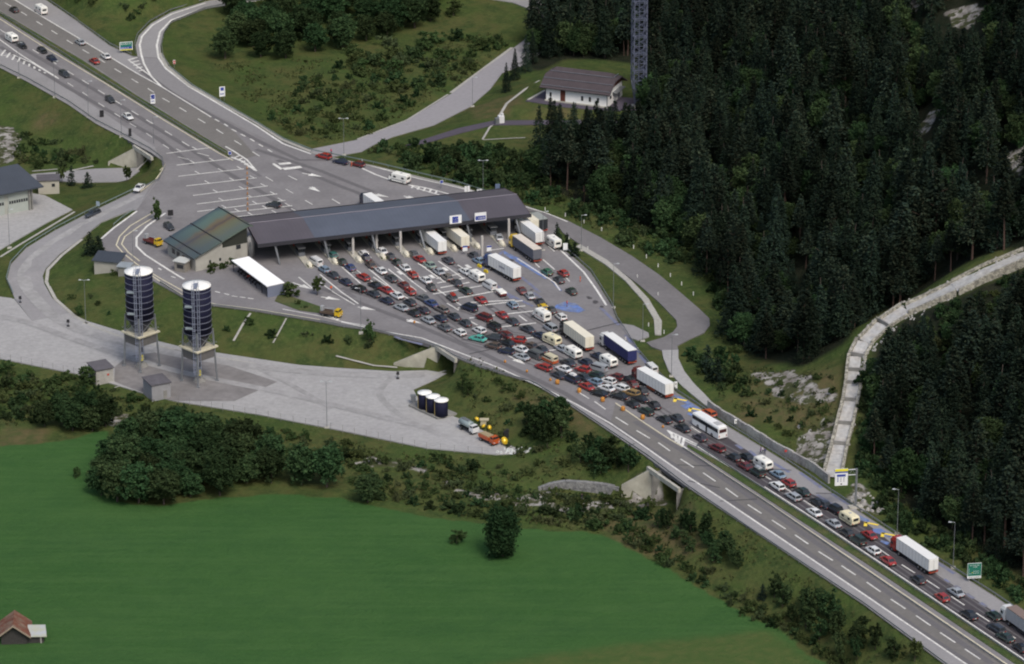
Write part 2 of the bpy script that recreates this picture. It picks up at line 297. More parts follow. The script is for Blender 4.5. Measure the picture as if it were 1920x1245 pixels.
# relax the rest (coarse to fine)
def relax(Z0, fx, it):
    for _ in range(it):
        Zp = np.pad(Z0, 1, mode='edge'); n = (Zp[:-2, 1:-1]+Zp[2:, 1:-1]+Zp[1:-1, :-2]+Zp[1:-1, 2:])/4; Z0 = np.where(fx, Z0, n)
    return Z0
Z0 = np.where(fixed, Z, -4.0)
for st_ in (16, 8, 4, 2):
    A = Z0[::st_, ::st_]; f = fixed[::st_, ::st_]; A = relax(A, f, 400)
    ji, ii = np.minimum(np.arange(NY)//st_, A.shape[0]-1), np.minimum(np.arange(NX)//st_, A.shape[1]-1)
    Z0 = np.where(fixed, Z0, A[np.ix_(ji, ii)])
HGT = relax(Z0, fixed, 260)
soft = ~fixed
HGT = HGT+np.where(soft, vnoise(XX, YY, 9, 3)*.5+vnoise(XX, YY, 4, 4)*.25, 0)
def hz(x, y):
    i = int(np.clip(np.searchsorted(GX, x)-1, 0, NX-2)); j = int(np.clip(np.searchsorted(GY, y)-1, 0, NY-2))
    u = (x-GX[i])/(GX[i+1]-GX[i]); v = (y-GY[j])/(GY[j+1]-GY[j]); u = min(max(u, 0), 1); v = min(max(v, 0), 1)
    return float((HGT[j, i]*(1-u)+HGT[j, i+1]*u)*(1-v)+(HGT[j+1, i]*(1-u)+HGT[j+1, i+1]*u)*v)
def G(px, py):
    """the ground point seen at a pixel"""
    d = ray(px, py); t = (250-CH)/d.z; tp = t
    while True:
        p = d*t; z = CH+p.z
        if z <= hz(p.x, p.y) or t > 4000: break
        tp = t; t += 3
    for _ in range(8):
        m = (t+tp)/2; p = d*m
        if CH+p.z <= hz(p.x, p.y): t = m
        else: tp = m
    p = d*t; return Vector((p.x, p.y, hz(p.x, p.y)))
def GW(pts): return [G(*p) for p in pts]
# ---- ground cover masks: R field, G bare pale gravel / scree, B dry brown, A forest floor
def inpoly(X, Y, poly):
    r = np.zeros(X.shape, bool); n = len(poly)
    for k in range(n):
        a, b = poly[k], poly[(k+1) % n]
        if abs(a.y-b.y) < 1e-9: continue
        c = ((a.y > Y) != (b.y > Y)) & (X < (b.x-a.x)*(Y-a.y)/(b.y-a.y)+a.x); r ^= c
    return r
JX = XX+vnoise(XX, YY, 5, 5)*4+vnoise(XX, YY, 2.5, 15)*3; JY = YY+vnoise(XX, YY, 5, 6)*6+vnoise(XX, YY, 3, 16)*5
mR = inpoly(XX+vnoise(XX, YY, 12, 8)*2, YY+vnoise(XX, YY, 12, 9)*2, W([(-500, 850), (0, 838), (60, 833), (110, 825), (200, 806), (180, 900), (230, 942), (300, 950), (480, 925), (640, 936), (800, 972), (1000, 993), (1130, 1003), (1250, 1063), (1450, 1182), (1560, 1250), (1800, 1500), (1900, 1900), (-700, 1900)], FZ))
WEDGE = W([(700, 1400), (830, 1262), (1000, 1232), (1180, 1208), (1380, 1190), (1440, 1181), (1900, 1500), (1900, 1900), (700, 1900)], FZ); mW = mR & inpoly(XX, YY, WEDGE); mG = np.zeros(XX.shape, bool); mBr = np.zeros(XX.shape, bool)
GRAV = [[(0, 232), (30, 240), (48, 256), (45, 280), (10, 310), (-60, 320), (-60, 225)], [(820, 912), (900, 922), (1000, 932), (1120, 938), (1235, 936), (1240, 948), (1100, 950), (1000, 948), (900, 938), (815, 922)],
 [(185, 765), (235, 775), (238, 790), (210, 793), (190, 780)], [(690, 862), (760, 868), (805, 874), (790, 886), (720, 882), (640, 872)],
 [(1480, 835), (1530, 800), (1560, 770), (1580, 790), (1560, 880), (1548, 872), (1520, 856)], [(1415, 695), (1480, 690), (1560, 740), (1570, 770), (1500, 750), (1440, 725)],
 [(1780, 10), (1830, -10), (1840, 20), (1810, 60), (1790, 50)], [(1715, 250), (1750, 205), (1765, 190), (1768, 200), (1742, 245), (1712, 275)], [(1880, 300), (1925, 280), (1925, 350), (1890, 330)],
 [(1590, 905), (1620, 918), (1658, 955), (1640, 965), (1600, 940)], [(1690, 0), (1730, -5), (1720, 20), (1700, 25)], [(1900, 130), (1925, 120), (1925, 180), (1905, 180)]]
for g in GRAV: mG |= inpoly(JX, JY, GW(g))
for g in [[(0, 788), (80, 800), (105, 815), (60, 832), (0, 838)], [(880, 200), (960, 175), (990, 190), (960, 215), (880, 228)], [(990, 200), (1060, 210), (1180, 222), (1000, 222)], [(1100, 985), (1250, 950), (1350, 1040), (1250, 1060)],
          [(1400, 700), (1590, 690), (1570, 800), (1400, 790)], [(900, 690), (1100, 780), (1180, 870), (1000, 800)], [(50, 190), (120, 230), (60, 240)]]:
    mBr |= inpoly(JX, JY, GW(g))
FOREST = W([(1000, -420), (1060, -60), (1045, 25), (1000, 60), (975, 100)], 0)+GW([(1010, 135), (1060, 110), (1190, 120), (1215, 215), (1120, 232), (1105, 250), (1010, 275), (1010, 345), (1120, 400), (1225, 430), (1290, 470), (1330, 520), (1390, 560), (1375, 640), (1455, 680), (1500, 690),
 (1590, 640), (1640, 590), (1760, 525), (1925, 470), (1925, 500), (1830, 540), (1700, 595), (1640, 650), (1620, 760), (1625, 880), (1680, 945), (1800, 1010), (1925, 1085)])+[Vector((1500, 700, 0)), Vector((2500, 1500, 0)), Vector((1200, 2600, 0))]
FORESTX = FOREST
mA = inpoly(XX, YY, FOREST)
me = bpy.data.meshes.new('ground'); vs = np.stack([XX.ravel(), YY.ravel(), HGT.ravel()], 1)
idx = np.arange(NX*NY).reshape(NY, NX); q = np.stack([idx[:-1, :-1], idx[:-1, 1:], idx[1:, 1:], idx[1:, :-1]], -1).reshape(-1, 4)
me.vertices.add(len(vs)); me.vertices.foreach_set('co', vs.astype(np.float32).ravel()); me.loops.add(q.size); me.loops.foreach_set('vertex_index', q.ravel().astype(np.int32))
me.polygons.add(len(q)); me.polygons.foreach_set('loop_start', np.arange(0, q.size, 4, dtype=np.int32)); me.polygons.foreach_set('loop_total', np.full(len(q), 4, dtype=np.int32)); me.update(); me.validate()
def blur(A, n=1):
    A = A.astype(float)
    for _ in range(n):
        p = np.pad(A, 1, mode='edge'); A = (p[1:-1, 1:-1]*2+p[:-2, 1:-1]+p[2:, 1:-1]+p[1:-1, :-2]+p[1:-1, 2:])/6
    return A
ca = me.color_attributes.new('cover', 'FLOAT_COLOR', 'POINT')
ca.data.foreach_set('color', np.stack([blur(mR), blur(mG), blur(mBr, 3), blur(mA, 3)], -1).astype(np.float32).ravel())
aw = me.attributes.new('second_crop', 'FLOAT', 'POINT'); aw.data.foreach_set('value', blur(mW, 2).astype(np.float32).ravel())
me.polygons.foreach_set('use_smooth', np.ones(len(q), bool))
gm = bpy.data.materials.new('ground_cover'); gm.use_nodes = True; t = gm.node_tree; N = t.nodes; L = t.links; b = N['Principled BSDF']; b.inputs['Roughness'].default_value = .95; b.inputs['Specular IOR Level'].default_value = .1
pos = N.new('ShaderNodeNewGeometry').outputs['Position']; at_ = N.new('ShaderNodeAttribute'); at_.attribute_name = 'cover'; sp = N.new('ShaderNodeSeparateColor'); L.new(at_.outputs['Color'], sp.inputs[0])
def nz(s, d=5, vec=None):
    n = N.new('ShaderNodeTexNoise'); n.inputs['Scale'].default_value = s; n.inputs['Detail'].default_value = d; n.inputs['Roughness'].default_value = .62; L.new(vec or pos, n.inputs['Vector']); return n.outputs[0]
def rmp(x, a, b_, c=0, d=1):
    r = N.new('ShaderNodeMapRange'); r.inputs[1].default_value = a; r.inputs[2].default_value = b_; r.inputs[3].default_value = c; r.inputs[4].default_value = d; L.new(x, r.inputs[0]); return r.outputs[0]
def mixc(f, a, c, bt='MIX'):
    m = N.new('ShaderNodeMix'); m.data_type = 'RGBA'; m.blend_type = bt
    for s, i in ((f, 0), (a, 6), (c, 7)):
        if isinstance(s, (int, float)): m.inputs[i].default_value = s
        elif isinstance(s, tuple): m.inputs[i].default_value = (*s, 1)
        else: L.new(s, m.inputs[i])
    return m.outputs[2]
rough = mixc(rmp(nz(.06), .4, .62), (.048, .076, .020), (.074, .077, .027)); rough = mixc(rmp(nz(.25), .45, .65), rough, (.034, .055, .017)); rough = mixc(rmp(nz(.9, 3), .5, .75), rough, (.076, .096, .030))
fieldc = mixc(rmp(nz(.02, 3), .35, .65), (.032, .086, .021), (.040, .097, .025))
mp = N.new('ShaderNodeMapping'); mp.inputs['Scale'].default_value = (.12, 1.0, 1); mp.inputs['Rotation'].default_value = (0, 0, R(8)); L.new(pos, mp.inputs[0])
fieldc = mixc(rmp(nz(.35, 6, mp.outputs[0]), .4, .7, 0, .35), fieldc, (.052, .112, .033)); fieldc = mixc(rmp(nz(.07, 5), .5, .75, 0, .4), fieldc, (.025, .066, .022))
mp2 = N.new('ShaderNodeMapping'); mp2.inputs['Scale'].default_value = (.03, .42, 1); mp2.inputs['Rotation'].default_value = (0, 0, R(-20)); L.new(pos, mp2.inputs[0]); fieldc = mixc(rmp(nz(1.0, 2, mp2.outputs[0]), .48, .60, 0, .38), fieldc, (.056, .116, .034)); fieldc = mixc(rmp(nz(1.3, 4), .35, .75, 0, .6), fieldc, (.054, .118, .036)); fieldc = mixc(rmp(nz(.13, 4), .42, .68, 0, .35), fieldc, (.026, .074, .022))
aw_ = N.new('ShaderNodeAttribute'); aw_.attribute_name = 'second_crop'; fieldc = mixc(aw_.outputs['Fac'], fieldc, mixc(rmp(nz(.4, 5), .4, .65), (.056, .092, .026), (.078, .100, .032)))
grav = mixc(rmp(nz(.35, 6), .42, .6), (.34, .325, .30), (.17, .155, .14)); brn = mixc(rmp(nz(.3), .4, .6), (.13, .095, .05), (.07, .075, .03))
grav = mixc(rmp(nz(.4, 5), .47, .54), grav, (.055, .062, .028))
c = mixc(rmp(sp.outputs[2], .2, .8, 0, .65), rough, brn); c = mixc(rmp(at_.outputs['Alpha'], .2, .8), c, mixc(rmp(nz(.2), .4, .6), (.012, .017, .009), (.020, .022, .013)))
c = mixc(rmp(sp.outputs[0], .35, .65), c, fieldc); c = mixc(rmp(sp.outputs[1], .4, .6), c, grav)
L.new(c, b.inputs['Base Color']); bp = N.new('ShaderNodeBump'); bp.inputs['Distance'].default_value = .5; L.new(nz(.8, 6), bp.inputs['Height']); L.new(bp.outputs[0], b.inputs['Normal'])
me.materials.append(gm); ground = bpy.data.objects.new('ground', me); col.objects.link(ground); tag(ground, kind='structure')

# ================================================================== road markings
wm = MB(); cm = MB(); ym = MB(); bm_ = MB(); fm = MB()
def line(b, pts, wd, z=.078): b.strip([P(*p, 0) for p in pts], wd, z=z)
def dash(b, cs, ln, wd, z=.078, d=None):
    for k, c in enumerate(cs):
        c = P(*c, 0); 
        if d is None: o = P(*(cs[k+1] if k+1 < len(cs) else cs[k-1]), 0)-c; o = o if k+1 < len(cs) else -o
        else: o = d
        o = Vector((o.x, o.y, 0)).normalized(); b.strip([c-o*ln/2, c+o*ln/2], wd, z=z)
def step(a, b, n): return [(a[0]+(b[0]-a[0])*i/n, a[1]+(b[1]-a[1])*i/n) for i in range(n+1)]
def offp(pts, d): return [(x, y+d) for x, y in pts]
line(cm, Yline, .35); line(wm, [(640, 604), (720, 622), (790, 634), (860, 661), (940, 692), (1016, 727)]+Wline[1:], .45); line(wm, Lline[3:], .35)
line(wm, [(1283, 826), (1307, 837), (1370, 877), (1433, 917)], .35)
# hatched nose where the two carriageways split (px around 1250-1300, 805-840)
line(wm, [(1251, 807), (1273, 831), (1288, 842)], .4); line(wm, [(1251, 807), (1283, 822), (1307, 834)], .4)
for a, c in (((1259, 811), (1261, 822)), ((1267, 814), (1268, 829)), ((1275, 818), (1272, 832)), ((1283, 822), (1279, 836))): line(wm, [a, c], .7)
# dashes: lower carriageway, queue carriageway
dash(wm, [(1093, 741), (1125, 760.5), (1166, 790), (1206, 815), (1245, 838), (1288.5, 869), (1330, 895), (1372, 924), (1415, 955), (1460, 984), (1503, 1012), (1548, 1043), (1591, 1070), (1638, 1101), (1684, 1133), (1731, 1164), (1777, 1196), (1823.5, 1227), (1870, 1258), (1916, 1289)], 5.6, .35)
dash(wm, [(1306, 807), (1393, 864), (1434, 893), (1476, 918), (1518, 946), (1659, 1037), (1703, 1067), (1749, 1096), (1796, 1127), (1843, 1158), (1891, 1189)], 5, .32)
# queue area: white lines between lanes
for pts in ([(600, 515), (640, 548), (672, 570)], [(640, 500), (676, 532)], [(692, 505), (735, 541)], [(728, 505), (780, 545)], [(760, 500), (800, 530), (868, 575)], [(783, 493), (835, 530)], [(822, 490), (868, 522)], [(838, 569), (860, 582)], [(700, 520), (752, 553), (765, 560)],
            [(880, 602), (895, 610)], [(838, 545), (1000, 632)][0:0] or [(900, 590), (940, 614)], [(973, 592), (988, 603)], [(1018, 487), (1040, 506)], [(970, 485), (1040, 530), (1050, 545)], [(560, 520), (588, 543)]): line(wm, pts, .4)
line(wm, [(600, 530), (625, 548), (665, 572)], .3); line(wm, [(985, 478), (1012, 502)], .35); line(wm, [(918, 470), (945, 466)], .4); line(wm, [(740, 500), (775, 530), (800, 548)], .35); line(wm, [(858, 497), (900, 524)], .4); line(wm, [(655, 497), (700, 530)], .3); line(wm, [(1060, 520), (1068, 528)], .35)
line(bm_, [(1035, 527), (1052, 546)], .6); 
for a, c in (((820, 531), (872, 522)), ((826, 540), (880, 530)), ((818, 523), (862, 514)), ((812, 552), (905, 536)), ((846, 562), (925, 547)), ((858, 578), (980, 564)), ((880, 597), (1005, 583)), ((925, 615), (1005, 606)), ((975, 637), (1000, 633)), ((1020, 659), (1043, 656)), ((965, 576), (985, 574)),
             ((877, 568), (965, 563))): line(wm, [a, c], .55)
dash(wm, [(660, 508), (750, 512), (795, 500), (878, 500), (835, 505), (840, 516), (810, 519)], 2.6, 1.0, d=P(800, 520)-P(760, 490))
# arrows on the outward lanes
def arrow(b, p, q, s=1.0):
    a, c = P(*p), P(*q); d = (c-a).normalized(); n = Vector((-d.y, d.x, 0)); L_ = (c-a).length
    b.add([a+n*.12*s, a-n*.12*s, c-d*2.2*s-n*.12*s, c-d*2.2*s+n*.12*s], [(0, 1, 2, 3)]); h = c-d*2.2*s
    b.add([h+n*.55*s, h-n*.55*s, c], [(0, 1, 2)])
for M_ in b'x': pass
for p, q in (((602, 557), (640, 563)), ((671, 576), (705, 582)), ((762, 600), (792, 607)), ((548, 530), (586, 543)), ((947, 664), (985, 684))):
    a = arrow(wm, p, q, 1.9)
for p, q in (((605, 332), (567, 325)), ((786, 375), (757, 368)), ((730, 370), (702, 365)), ((600, 360), (580, 351))): arrow(wm, q, p, 1.9)
for k in range(len(wm.v)): wm.v[k] = (wm.v[k][0], wm.v[k][1], max(.078, wm.v[k][2]))
# bus stop style block marks beyond the booths
for quad in ([(521, 306), (543, 304), (547, 307), (525, 309)], [(529, 315), (563, 311), (567, 314.5), (534, 318.5)], [(510, 307), (514, 306), (530, 316), (526, 318)]):
    wm.add([P(*p, .06) for p in quad], [(0, 1, 2, 3)])
# parallel stop lines left of the booths with their ticks
for a, c in (((312, 288), (396, 277)), ((331, 310), (434, 298)), ((334, 331), (457, 317)), ((349, 349), (481, 334)), ((362, 367), (502, 349)), ((369, 383), (520, 364)), ((370, 397), (535, 376)), ((400, 402), (548, 386)), ((432, 408), (559, 396)), ((444, 415), (571, 403)), ((450, 424), (578, 409))):
    line(wm, [a, c], .42)
    for f in (.33, .68, .97): m_ = (a[0]+(c[0]-a[0])*f, a[1]+(c[1]-a[1])*f); line(wm, [(m_[0]-9, m_[1]-5), (m_[0], m_[1])], .3)
# carriageway dashes at the top left
dash(wm, [(15, 9), (45, 26), (74, 44), (102, 61), (131, 79), (161, 97), (191, 114), (221, 133), (253, 152), (283, 170), (311, 188), (343, 206), (378, 227), (412, 247), (446, 268), (480, 289), (520, 314)], 4.5, .32)
dash(wm, [(407, 226), (424, 235), (439, 245), (456, 254), (473, 263), (489, 273), (506, 283)], 2.6, .45)
dash(wm, [(-30, 30), (5, 59), (67, 97), (100, 117), (132, 137), (160, 154), (190, 173), (222, 193), (253, 212), (281, 229), (316, 250), (348, 270), (381, 290), (549, 334), (592, 355), (630, 378)], 4.5, .32)
dash(wm, [(132, 159), (160, 177), (190, 197), (220, 216), (249, 235), (280, 254), (311, 275), (344, 297), (505, 336), (543, 359), (579, 380)], 4.2, .25)
line(cm, [(-300, -145), (0, 36), (77, 85), (193, 154), (308, 226), (411, 288), (437, 301)], .35); line(wm, [(-300, -110), (0, 75), (39, 103), (103, 143), (110, 148)], .4); line(wm, [(0, 105), (25, 103), (60, 118), (110, 148)], .4)
for k in range(9): line(wm, [(10+k*9, 94+k*5.2), (2+k*10.5, 104+k*4.2)], .6)
line(wm, [(-300, -183), (26, -1), (90, 38), (141, 68), (206, 107), (257, 138), (303, 163), (347, 190), (396, 220)], .42)
line(wm, [(385, 6), (321, 27), (285, 48), (266, 69), (262, 85), (265, 103), (270, 120), (283, 143), (303, 163)], .6); line(wm, [(480, 2), (385, 14), (321, 38), (300, 60), (294, 85), (297, 108), (311, 129), (355, 163), (480, 236), (531, 270), (583, 289)], .6)
for k in range(5): line(wm, [(240+k*5, 113+k*5), (257+k*3.4, 108+k*6)], .7)
line(wm, [(240, 112), (262, 128), (283, 143)], .45)
line(wm, [(679, 316), (705, 328), (730, 337)], .6); line(wm, [(690, 310), (784, 335), (860, 352), (930, 372)], .5)
line(wm, [(766, 347), (800, 353), (830, 361), (862, 370)], .5); line(wm, [(766, 347), (790, 356), (830, 368), (870, 377)], .45)
for k in range(5): line(wm, [(775+k*11, 348+k*2.6), (772+k*11, 353+k*2.8)], .6)
line(wm, [(434, 295), (455, 303), (479, 320)], .7); line(wm, [(423, 275), (440, 285), (463, 300), (481, 321)], .5)
for k in range(5): line(wm, [(440+k*6, 296+k*4.5), (449+k*5.5, 292+k*5)], .6)
# service lanes round the forecourt
for pts, wd in (([(257, 396), (213, 428), (190, 448)], .6), ([(288, 398), (244, 424), (224, 444), (218, 460), (231, 475), (257, 496), (300, 522), (345, 547)], .35), ([(298, 402), (262, 424), (234, 444), (228, 458), (240, 473), (262, 490)], .35),
                ([(310, 400), (276, 424), (256, 446), (256, 462), (272, 478), (300, 496), (330, 515), (345, 524)], .6), ([(260, 500), (300, 528), (345, 555), (405, 571), (480, 580), (600, 600)], .35), ([(300, 320), (309, 308), (303, 322), (290, 340), (262, 360)], .35)): line(cm if wd < .5 else wm, pts, wd)
dash(wm, [(300, 505), (325, 520), (408, 548), (425, 552), (440, 556), (455, 558), (470, 560)], 1.6, .4)
line(wm, [(985, 388), (1025, 400), (1064, 416)], .4); line(wm, [(1052, 470), (1095, 511), (1120, 546), (1137, 573)], .55); line(wm, [(1028, 462), (1040, 472)], .3)
line(wm, [(635, 600), (615, 592)], .9)
line(wm, [(530, 580), (600, 593), (640, 603), (690, 612)], .35)
# shoulder arrows and faded blue patches
for c in ((1273, 752), (1301, 770), (1631, 985), (1663, 1005)):
    p = P(*c); t = (P(1663, 1005)-P(1631, 985)).normalized(); n = Vector((-t.y, t.x, 0)); tip = p-t*1.6
    for s, L_ in ((1, 3.4), (-1, 2.2)):
        e = tip+n*s*1.6*(1 if s > 0 else .8)+t*L_*(.75); d = (e-tip).normalized(); k = Vector((-d.y, d.x, 0))*.38; ym.add([(tip+k-d*.3).to_tuple(), (tip-k-d*.3).to_tuple(), (e-k).to_tuple(), (e+k).to_tuple()], [(0, 1, 2, 3)])
    c2 = P(c[0]+12, c[1]+12) if False else None
for k in range(len(ym.v)): ym.v[k] = (ym.v[k][0], ym.v[k][1], .095)
for poly in ([(1042, 572), (1058, 566), (1080, 569), (1090, 577), (1098, 582), (1085, 586), (1066, 584), (1050, 581), (1040, 577)], [(1262, 740), (1276, 744), (1300, 758), (1318, 770), (1311, 776), (1296, 768), (1284, 766), (1276, 760), (1288, 757), (1270, 749)],
             [(1290, 773), (1312, 780), (1306, 783), (1288, 777)], [(1612, 966), (1630, 975), (1628, 981), (1612, 975)], [(1636, 992), (1650, 990), (1672, 1003), (1668, 1008), (1652, 1002), (1638, 998)], [(1653, 1012), (1668, 1017), (1664, 1022), (1650, 1015)],
             [(944, 470), (975, 485), (1028, 520), (1022, 523), (960, 486), (945, 477)]):
    bm_.add([P(*p, .061) for p in poly], [t for t in tessellate_polygon([[Vector((*P(*p)[:2], 0)) for p in poly]])])
for a, c in (((978, 520), (1012, 548)), ((1000, 548), (1015, 560)), ((920, 525), (960, 560)), ((940, 545), (1000, 575)), ((1380, 834), (1392, 842)), ((1405, 845), (1418, 856)), ((1504, 916), (1512, 922)), ((1532, 928), (1560, 946)), ((1600, 965), (1612, 972)), ((1770, 1086), (1780, 1093)),
             ((1790, 1098), (1800, 1104)), ((1812, 1113), (1826, 1122)), ((1838, 1130), (1850, 1138)), ((1860, 1144), (1880, 1156)), ((1560, 926), (1600, 952)), ((1450, 868), (1480, 886)), ((1500, 886), (1540, 915)), ((1172, 628), (1200, 662)), ((1199, 665), (1216, 686)), ((1126, 577), (1160, 610)), ((752, 636), (792, 646)), ((740, 631), (752, 636)),
             ((1680, 1006), (1790, 1076)), ((905, 504), (945, 470))): line(fm, [a, c], .9, .048)
for b_, n_, m_ in ((wm, 'white_road_markings', PAINT), (cm, 'cream_road_markings', PAINTY), (ym, 'yellow_shoulder_arrows', YELL), (bm_, 'blue_road_paint', BLUEP), (fm, 'faded_blue_road_paint', BLUEF)): tag(b_.build(n_, m_), kind='structure')
# tar seams and tyre-darkened lanes
TAR = mat('tar_seam', (.05, .05, .055), .8); DLN = mat('tyre_darkened_asphalt', (.128, .122, .125), .9, n1=.1, s1=.9)
tm = MB(); 
for a, c in (((1060, 630), (1165, 604)), ((1110, 646), (1175, 640)), ((865, 638), (910, 634)), ((880, 664), (945, 650)), ((1350, 940), (1420, 936)), ((1290, 902), (1350, 915)), ((1150, 846), (1190, 832)), ((1450, 880), (1484, 882)), ((1530, 925), (1560, 926)), ((1270, 872), (1330, 874)), ((1000, 645), (1035, 640)), ((930, 610), (960, 604))): line(tm, [a, c], .35, .064)
tag(tm.build('tar_seams', TAR), kind='structure')
dm = MB()
for pts in ([(640, 300), (560, 300), (480, 262), (330, 180), (262, 130)], [(700, 360), (600, 320), (480, 280)], [(720, 380), (640, 350), (520, 300)], [(0, 88), (130, 166), (300, 262), (360, 310)], [(0, 66), (180, 170), (330, 262), (420, 320), (560, 400)], [(600, 540), (760, 600), (900, 660), (1060, 738), (1300, 896)],
            [(640, 540), (800, 588), (960, 640)], [(1283, 880), (1500, 1026), (1720, 1180), (1860, 1272)], [(1190, 790), (1300, 858), (1600, 1066), (1860, 1245)]): dm.strip([P(*p) for p in pts], 1.6, z=.035)
tag(dm.build('tyre_tracks', DLN), kind='structure')
# wheel-polished bands on the ramp and the yard, patches and stains on the plaza
wb = MB(); 
for pts, wd in (([(268, 368), (215, 394), (156, 424), (106, 453), (64, 484), (44, 510), (46, 535), (66, 562), (100, 596), (150, 622), (215, 640), (330, 666), (480, 690), (620, 703), (740, 706), (815, 703)], 3.6), ([(-40, 590), (40, 600), (140, 640), (330, 700), (520, 735), (700, 780), (850, 815)], 2.6), ([(740, 706), (700, 740), (760, 790), (860, 830)], 1.8), ([(480, 690), (560, 730), (640, 780)], 1.6)):
    q = []
    for a, c in zip(pts[:-1], pts[1:]): q += [G(*p) for p in step(a, c, 4)[:-1]]
    for _ in range(3): q = [q[0]]+[(q[k-1]+q[k]*2+q[k+1])/4 for k in range(1, len(q)-1)]+[q[-1]]
    wb.strip([v+Vector((0, 0, .275+.002*MB.cnt % .01)) for v in q], wd)
tag(wb.build('wheel_bands', mat('worn_asphalt', (.285, .28, .274), .9, n1=.16, s1=.6, n2=.12, s2=.15)), kind='structure')
pb = MB(); sr = random.Random(9)
for k in range(34):
    x, y = sr.uniform(330, 1050), sr.uniform(320, 640)
    if abs((y-(430-.11*(x-480)))) < 70 and x < 1000: continue
    if not all(bool(inpoly(np.array([P(x+i, y+j).x]), np.array([P(x+i, y+j).y]), W(PLAZA))[0]) for i, j in ((60, 25), (-60, -25), (60, -25), (-60, 25), (0, 0))): continue
    p = P(x, y); a = sr.choice((CA0, CA0, CA0+R(90)))+sr.uniform(-.05, .05) if False else R(-57)+sr.uniform(-.08, .08); L_, w_ = sr.uniform(3, 14), sr.uniform(1.2, 3.2); d = Vector((math.cos(a), math.sin(a), 0)); n = Vector((-d.y, d.x, 0)); z_ = .012+.0004*k
    pb.add([(*(p+d*L_/2*s+n*w_/2*t)[:2], z_) for s, t in ((-1, -1), (1, -1), (1, 1), (-1, 1))], [(0, 1, 2, 3)])
tag(pb.build('asphalt_patches', mat('asphalt_repair', (.145, .138, .142), .9, n1=.12, s1=.9)), kind='structure')
# pale gutters along kerbs
gb = MB()
for pts, wd, z in (([(301, 100), (312, 124), (355, 160), (480, 230), (531, 263), (583, 284)], 1.3, .055), ([(160, 446), (113, 478), (88, 505), (84, 530), (100, 562), (135, 592), (170, 609), (215, 624)], 0, 0), ([(583, 286), (640, 300), (700, 312), (784, 332), (861, 350), (920, 369)], .5, .05)):
    if wd: gb.strip([P(*p) for p in pts], wd, z=z+.04)
for pts, wd, z in (([(154, 450), (116, 480), (90, 507), (87, 530), (104, 562), (140, 594), (172, 612), (215, 629), (298, 650), (350, 662), (480, 684)], .9, None),):
    q = [G(*p) for p in pts]; gb.strip([v+Vector((0, 0, .25)) for v in q], wd)
for pts, wd in (([(0, 483), (40, 458), (90, 428), (140, 398)], .7), ([(283, 294), (268, 308), (254, 322)], .7), ([(128, 322), (175, 312)], .8), ([(60, 322), (108, 318)], .6), ([(470, 588), (456, 608), (438, 640)], .6), ([(537, 598), (512, 644)], .4), ([(905, 262), (918, 240), (932, 228)], .6), ([(905, 263), (960, 260), (985, 259)], .5), ([(932, 226), (950, 195), (985, 168), (1012, 152)], .8), ([(990, 188), (1022, 170)], .8),
                ([(770, 720), (800, 706), (836, 696)], .6), ([(860, 792), (930, 832), (985, 852)], .5), ([(215, 728), (248, 716), (262, 712)], .4), ([(630, 668), (700, 686), (745, 690)], .9), ([(845, 175), (960, 90)], 1.0), ([(670, 262), (763, 226), (840, 178)], .6), ([(1050, 500), (1060, 505)], .3)):
    q = [G(*p) for p in step(pts[0], pts[1], 4)]+[G(*p) for p in pts[2:]]; gb.strip([v+Vector((0, 0, .18)) for v in q], wd)
tag(gb.build('concrete_gutters', GUTT), kind='structure')

# ================================================================== guardrails, walls, fences
def guardrail(pts, label, z=0, green=False, h=.75, wp=None, group='steel guardrails'):
    q = wp or [P(*p, z) for p in pts]; rt = empty('guardrail', q[0], 0, label, 'guardrail', group); r = MB(); ps = MB()
    for a, c in zip(q[:-1], q[1:]):
        a, c = Vector(a)-q[0], Vector(c)-q[0]; d = (c-a); L_ = d.length
        if L_ < .1: continue
        r.box(((a.x+c.x)/2, (a.y+c.y)/2, (a.z+c.z)/2+h-.15), (L_, .12, .3), rz=ang(d)) if abs(d.z) < .05 else r.bar(a+Vector((0, 0, h-.15)), c+Vector((0, 0, h-.15)), .14, n=4)
        n = max(1, int(L_/4))
        for k in range(n): p = a+d*(k/n); ps.box((p.x, p.y, p.z+h/2-.1), (.12, .12, h))
    r.build('rail', GREENRAIL if green else STEEL, rt); tag(ps.build('posts', STEEL, rt), kind='stuff'); return rt
guardrail([(-200, -172), (87, -1), (145, 39)], 'grey guardrail beside the upper carriageway before the shoulder narrows')
guardrail([(146, 41), (206, 84), (247, 104)], 'grey guardrail running down to the nose of the curved slip road')
guardrail([(254, 100), (252, 85), (258, 66), (281, 42), (320, 21), (385, 1), (430, -10)], 'guardrail round the outside of the curved slip road')
guardrail([(480, 1), (385, 17), (322, 43), (308, 63), (303, 86), (306, 108), (318, 126)], 'guardrail on the inside of the curved slip road')
guardrail([(318, 127), (362, 163), (482, 232), (532, 263), (584, 283)], 'long green-grey guardrail above the bushy meadow', green=True)
guardrail([(584, 284), (620, 291), (700, 307), (784, 327), (861, 345), (920, 364)], 'green-grey guardrail above the road behind the canopy', green=True)
guardrail([(0, 124), (51, 149), (128, 192), (180, 228), (231, 254), (283, 282), (305, 299), (308, 318), (298, 338), (272, 352)], 'guardrail along the top of the grass bank at left')
guardrail(None, 'curving green guardrail outside the ramp down to the yard', green=True, wp=[P(x, y, z) for x, y, z in ((272, 348, -.3), (218, 373, -1.2), (159, 401, -2.2), (103, 430, -3.2), (49, 463, -4.2), (20, 494, -4.8), (12, 524, -5.2), (25, 552, -5.6))])
guardrail([(213, 424), (232, 408), (250, 397)], 'short guardrail on the grass strip between ramp and service lane', green=True)
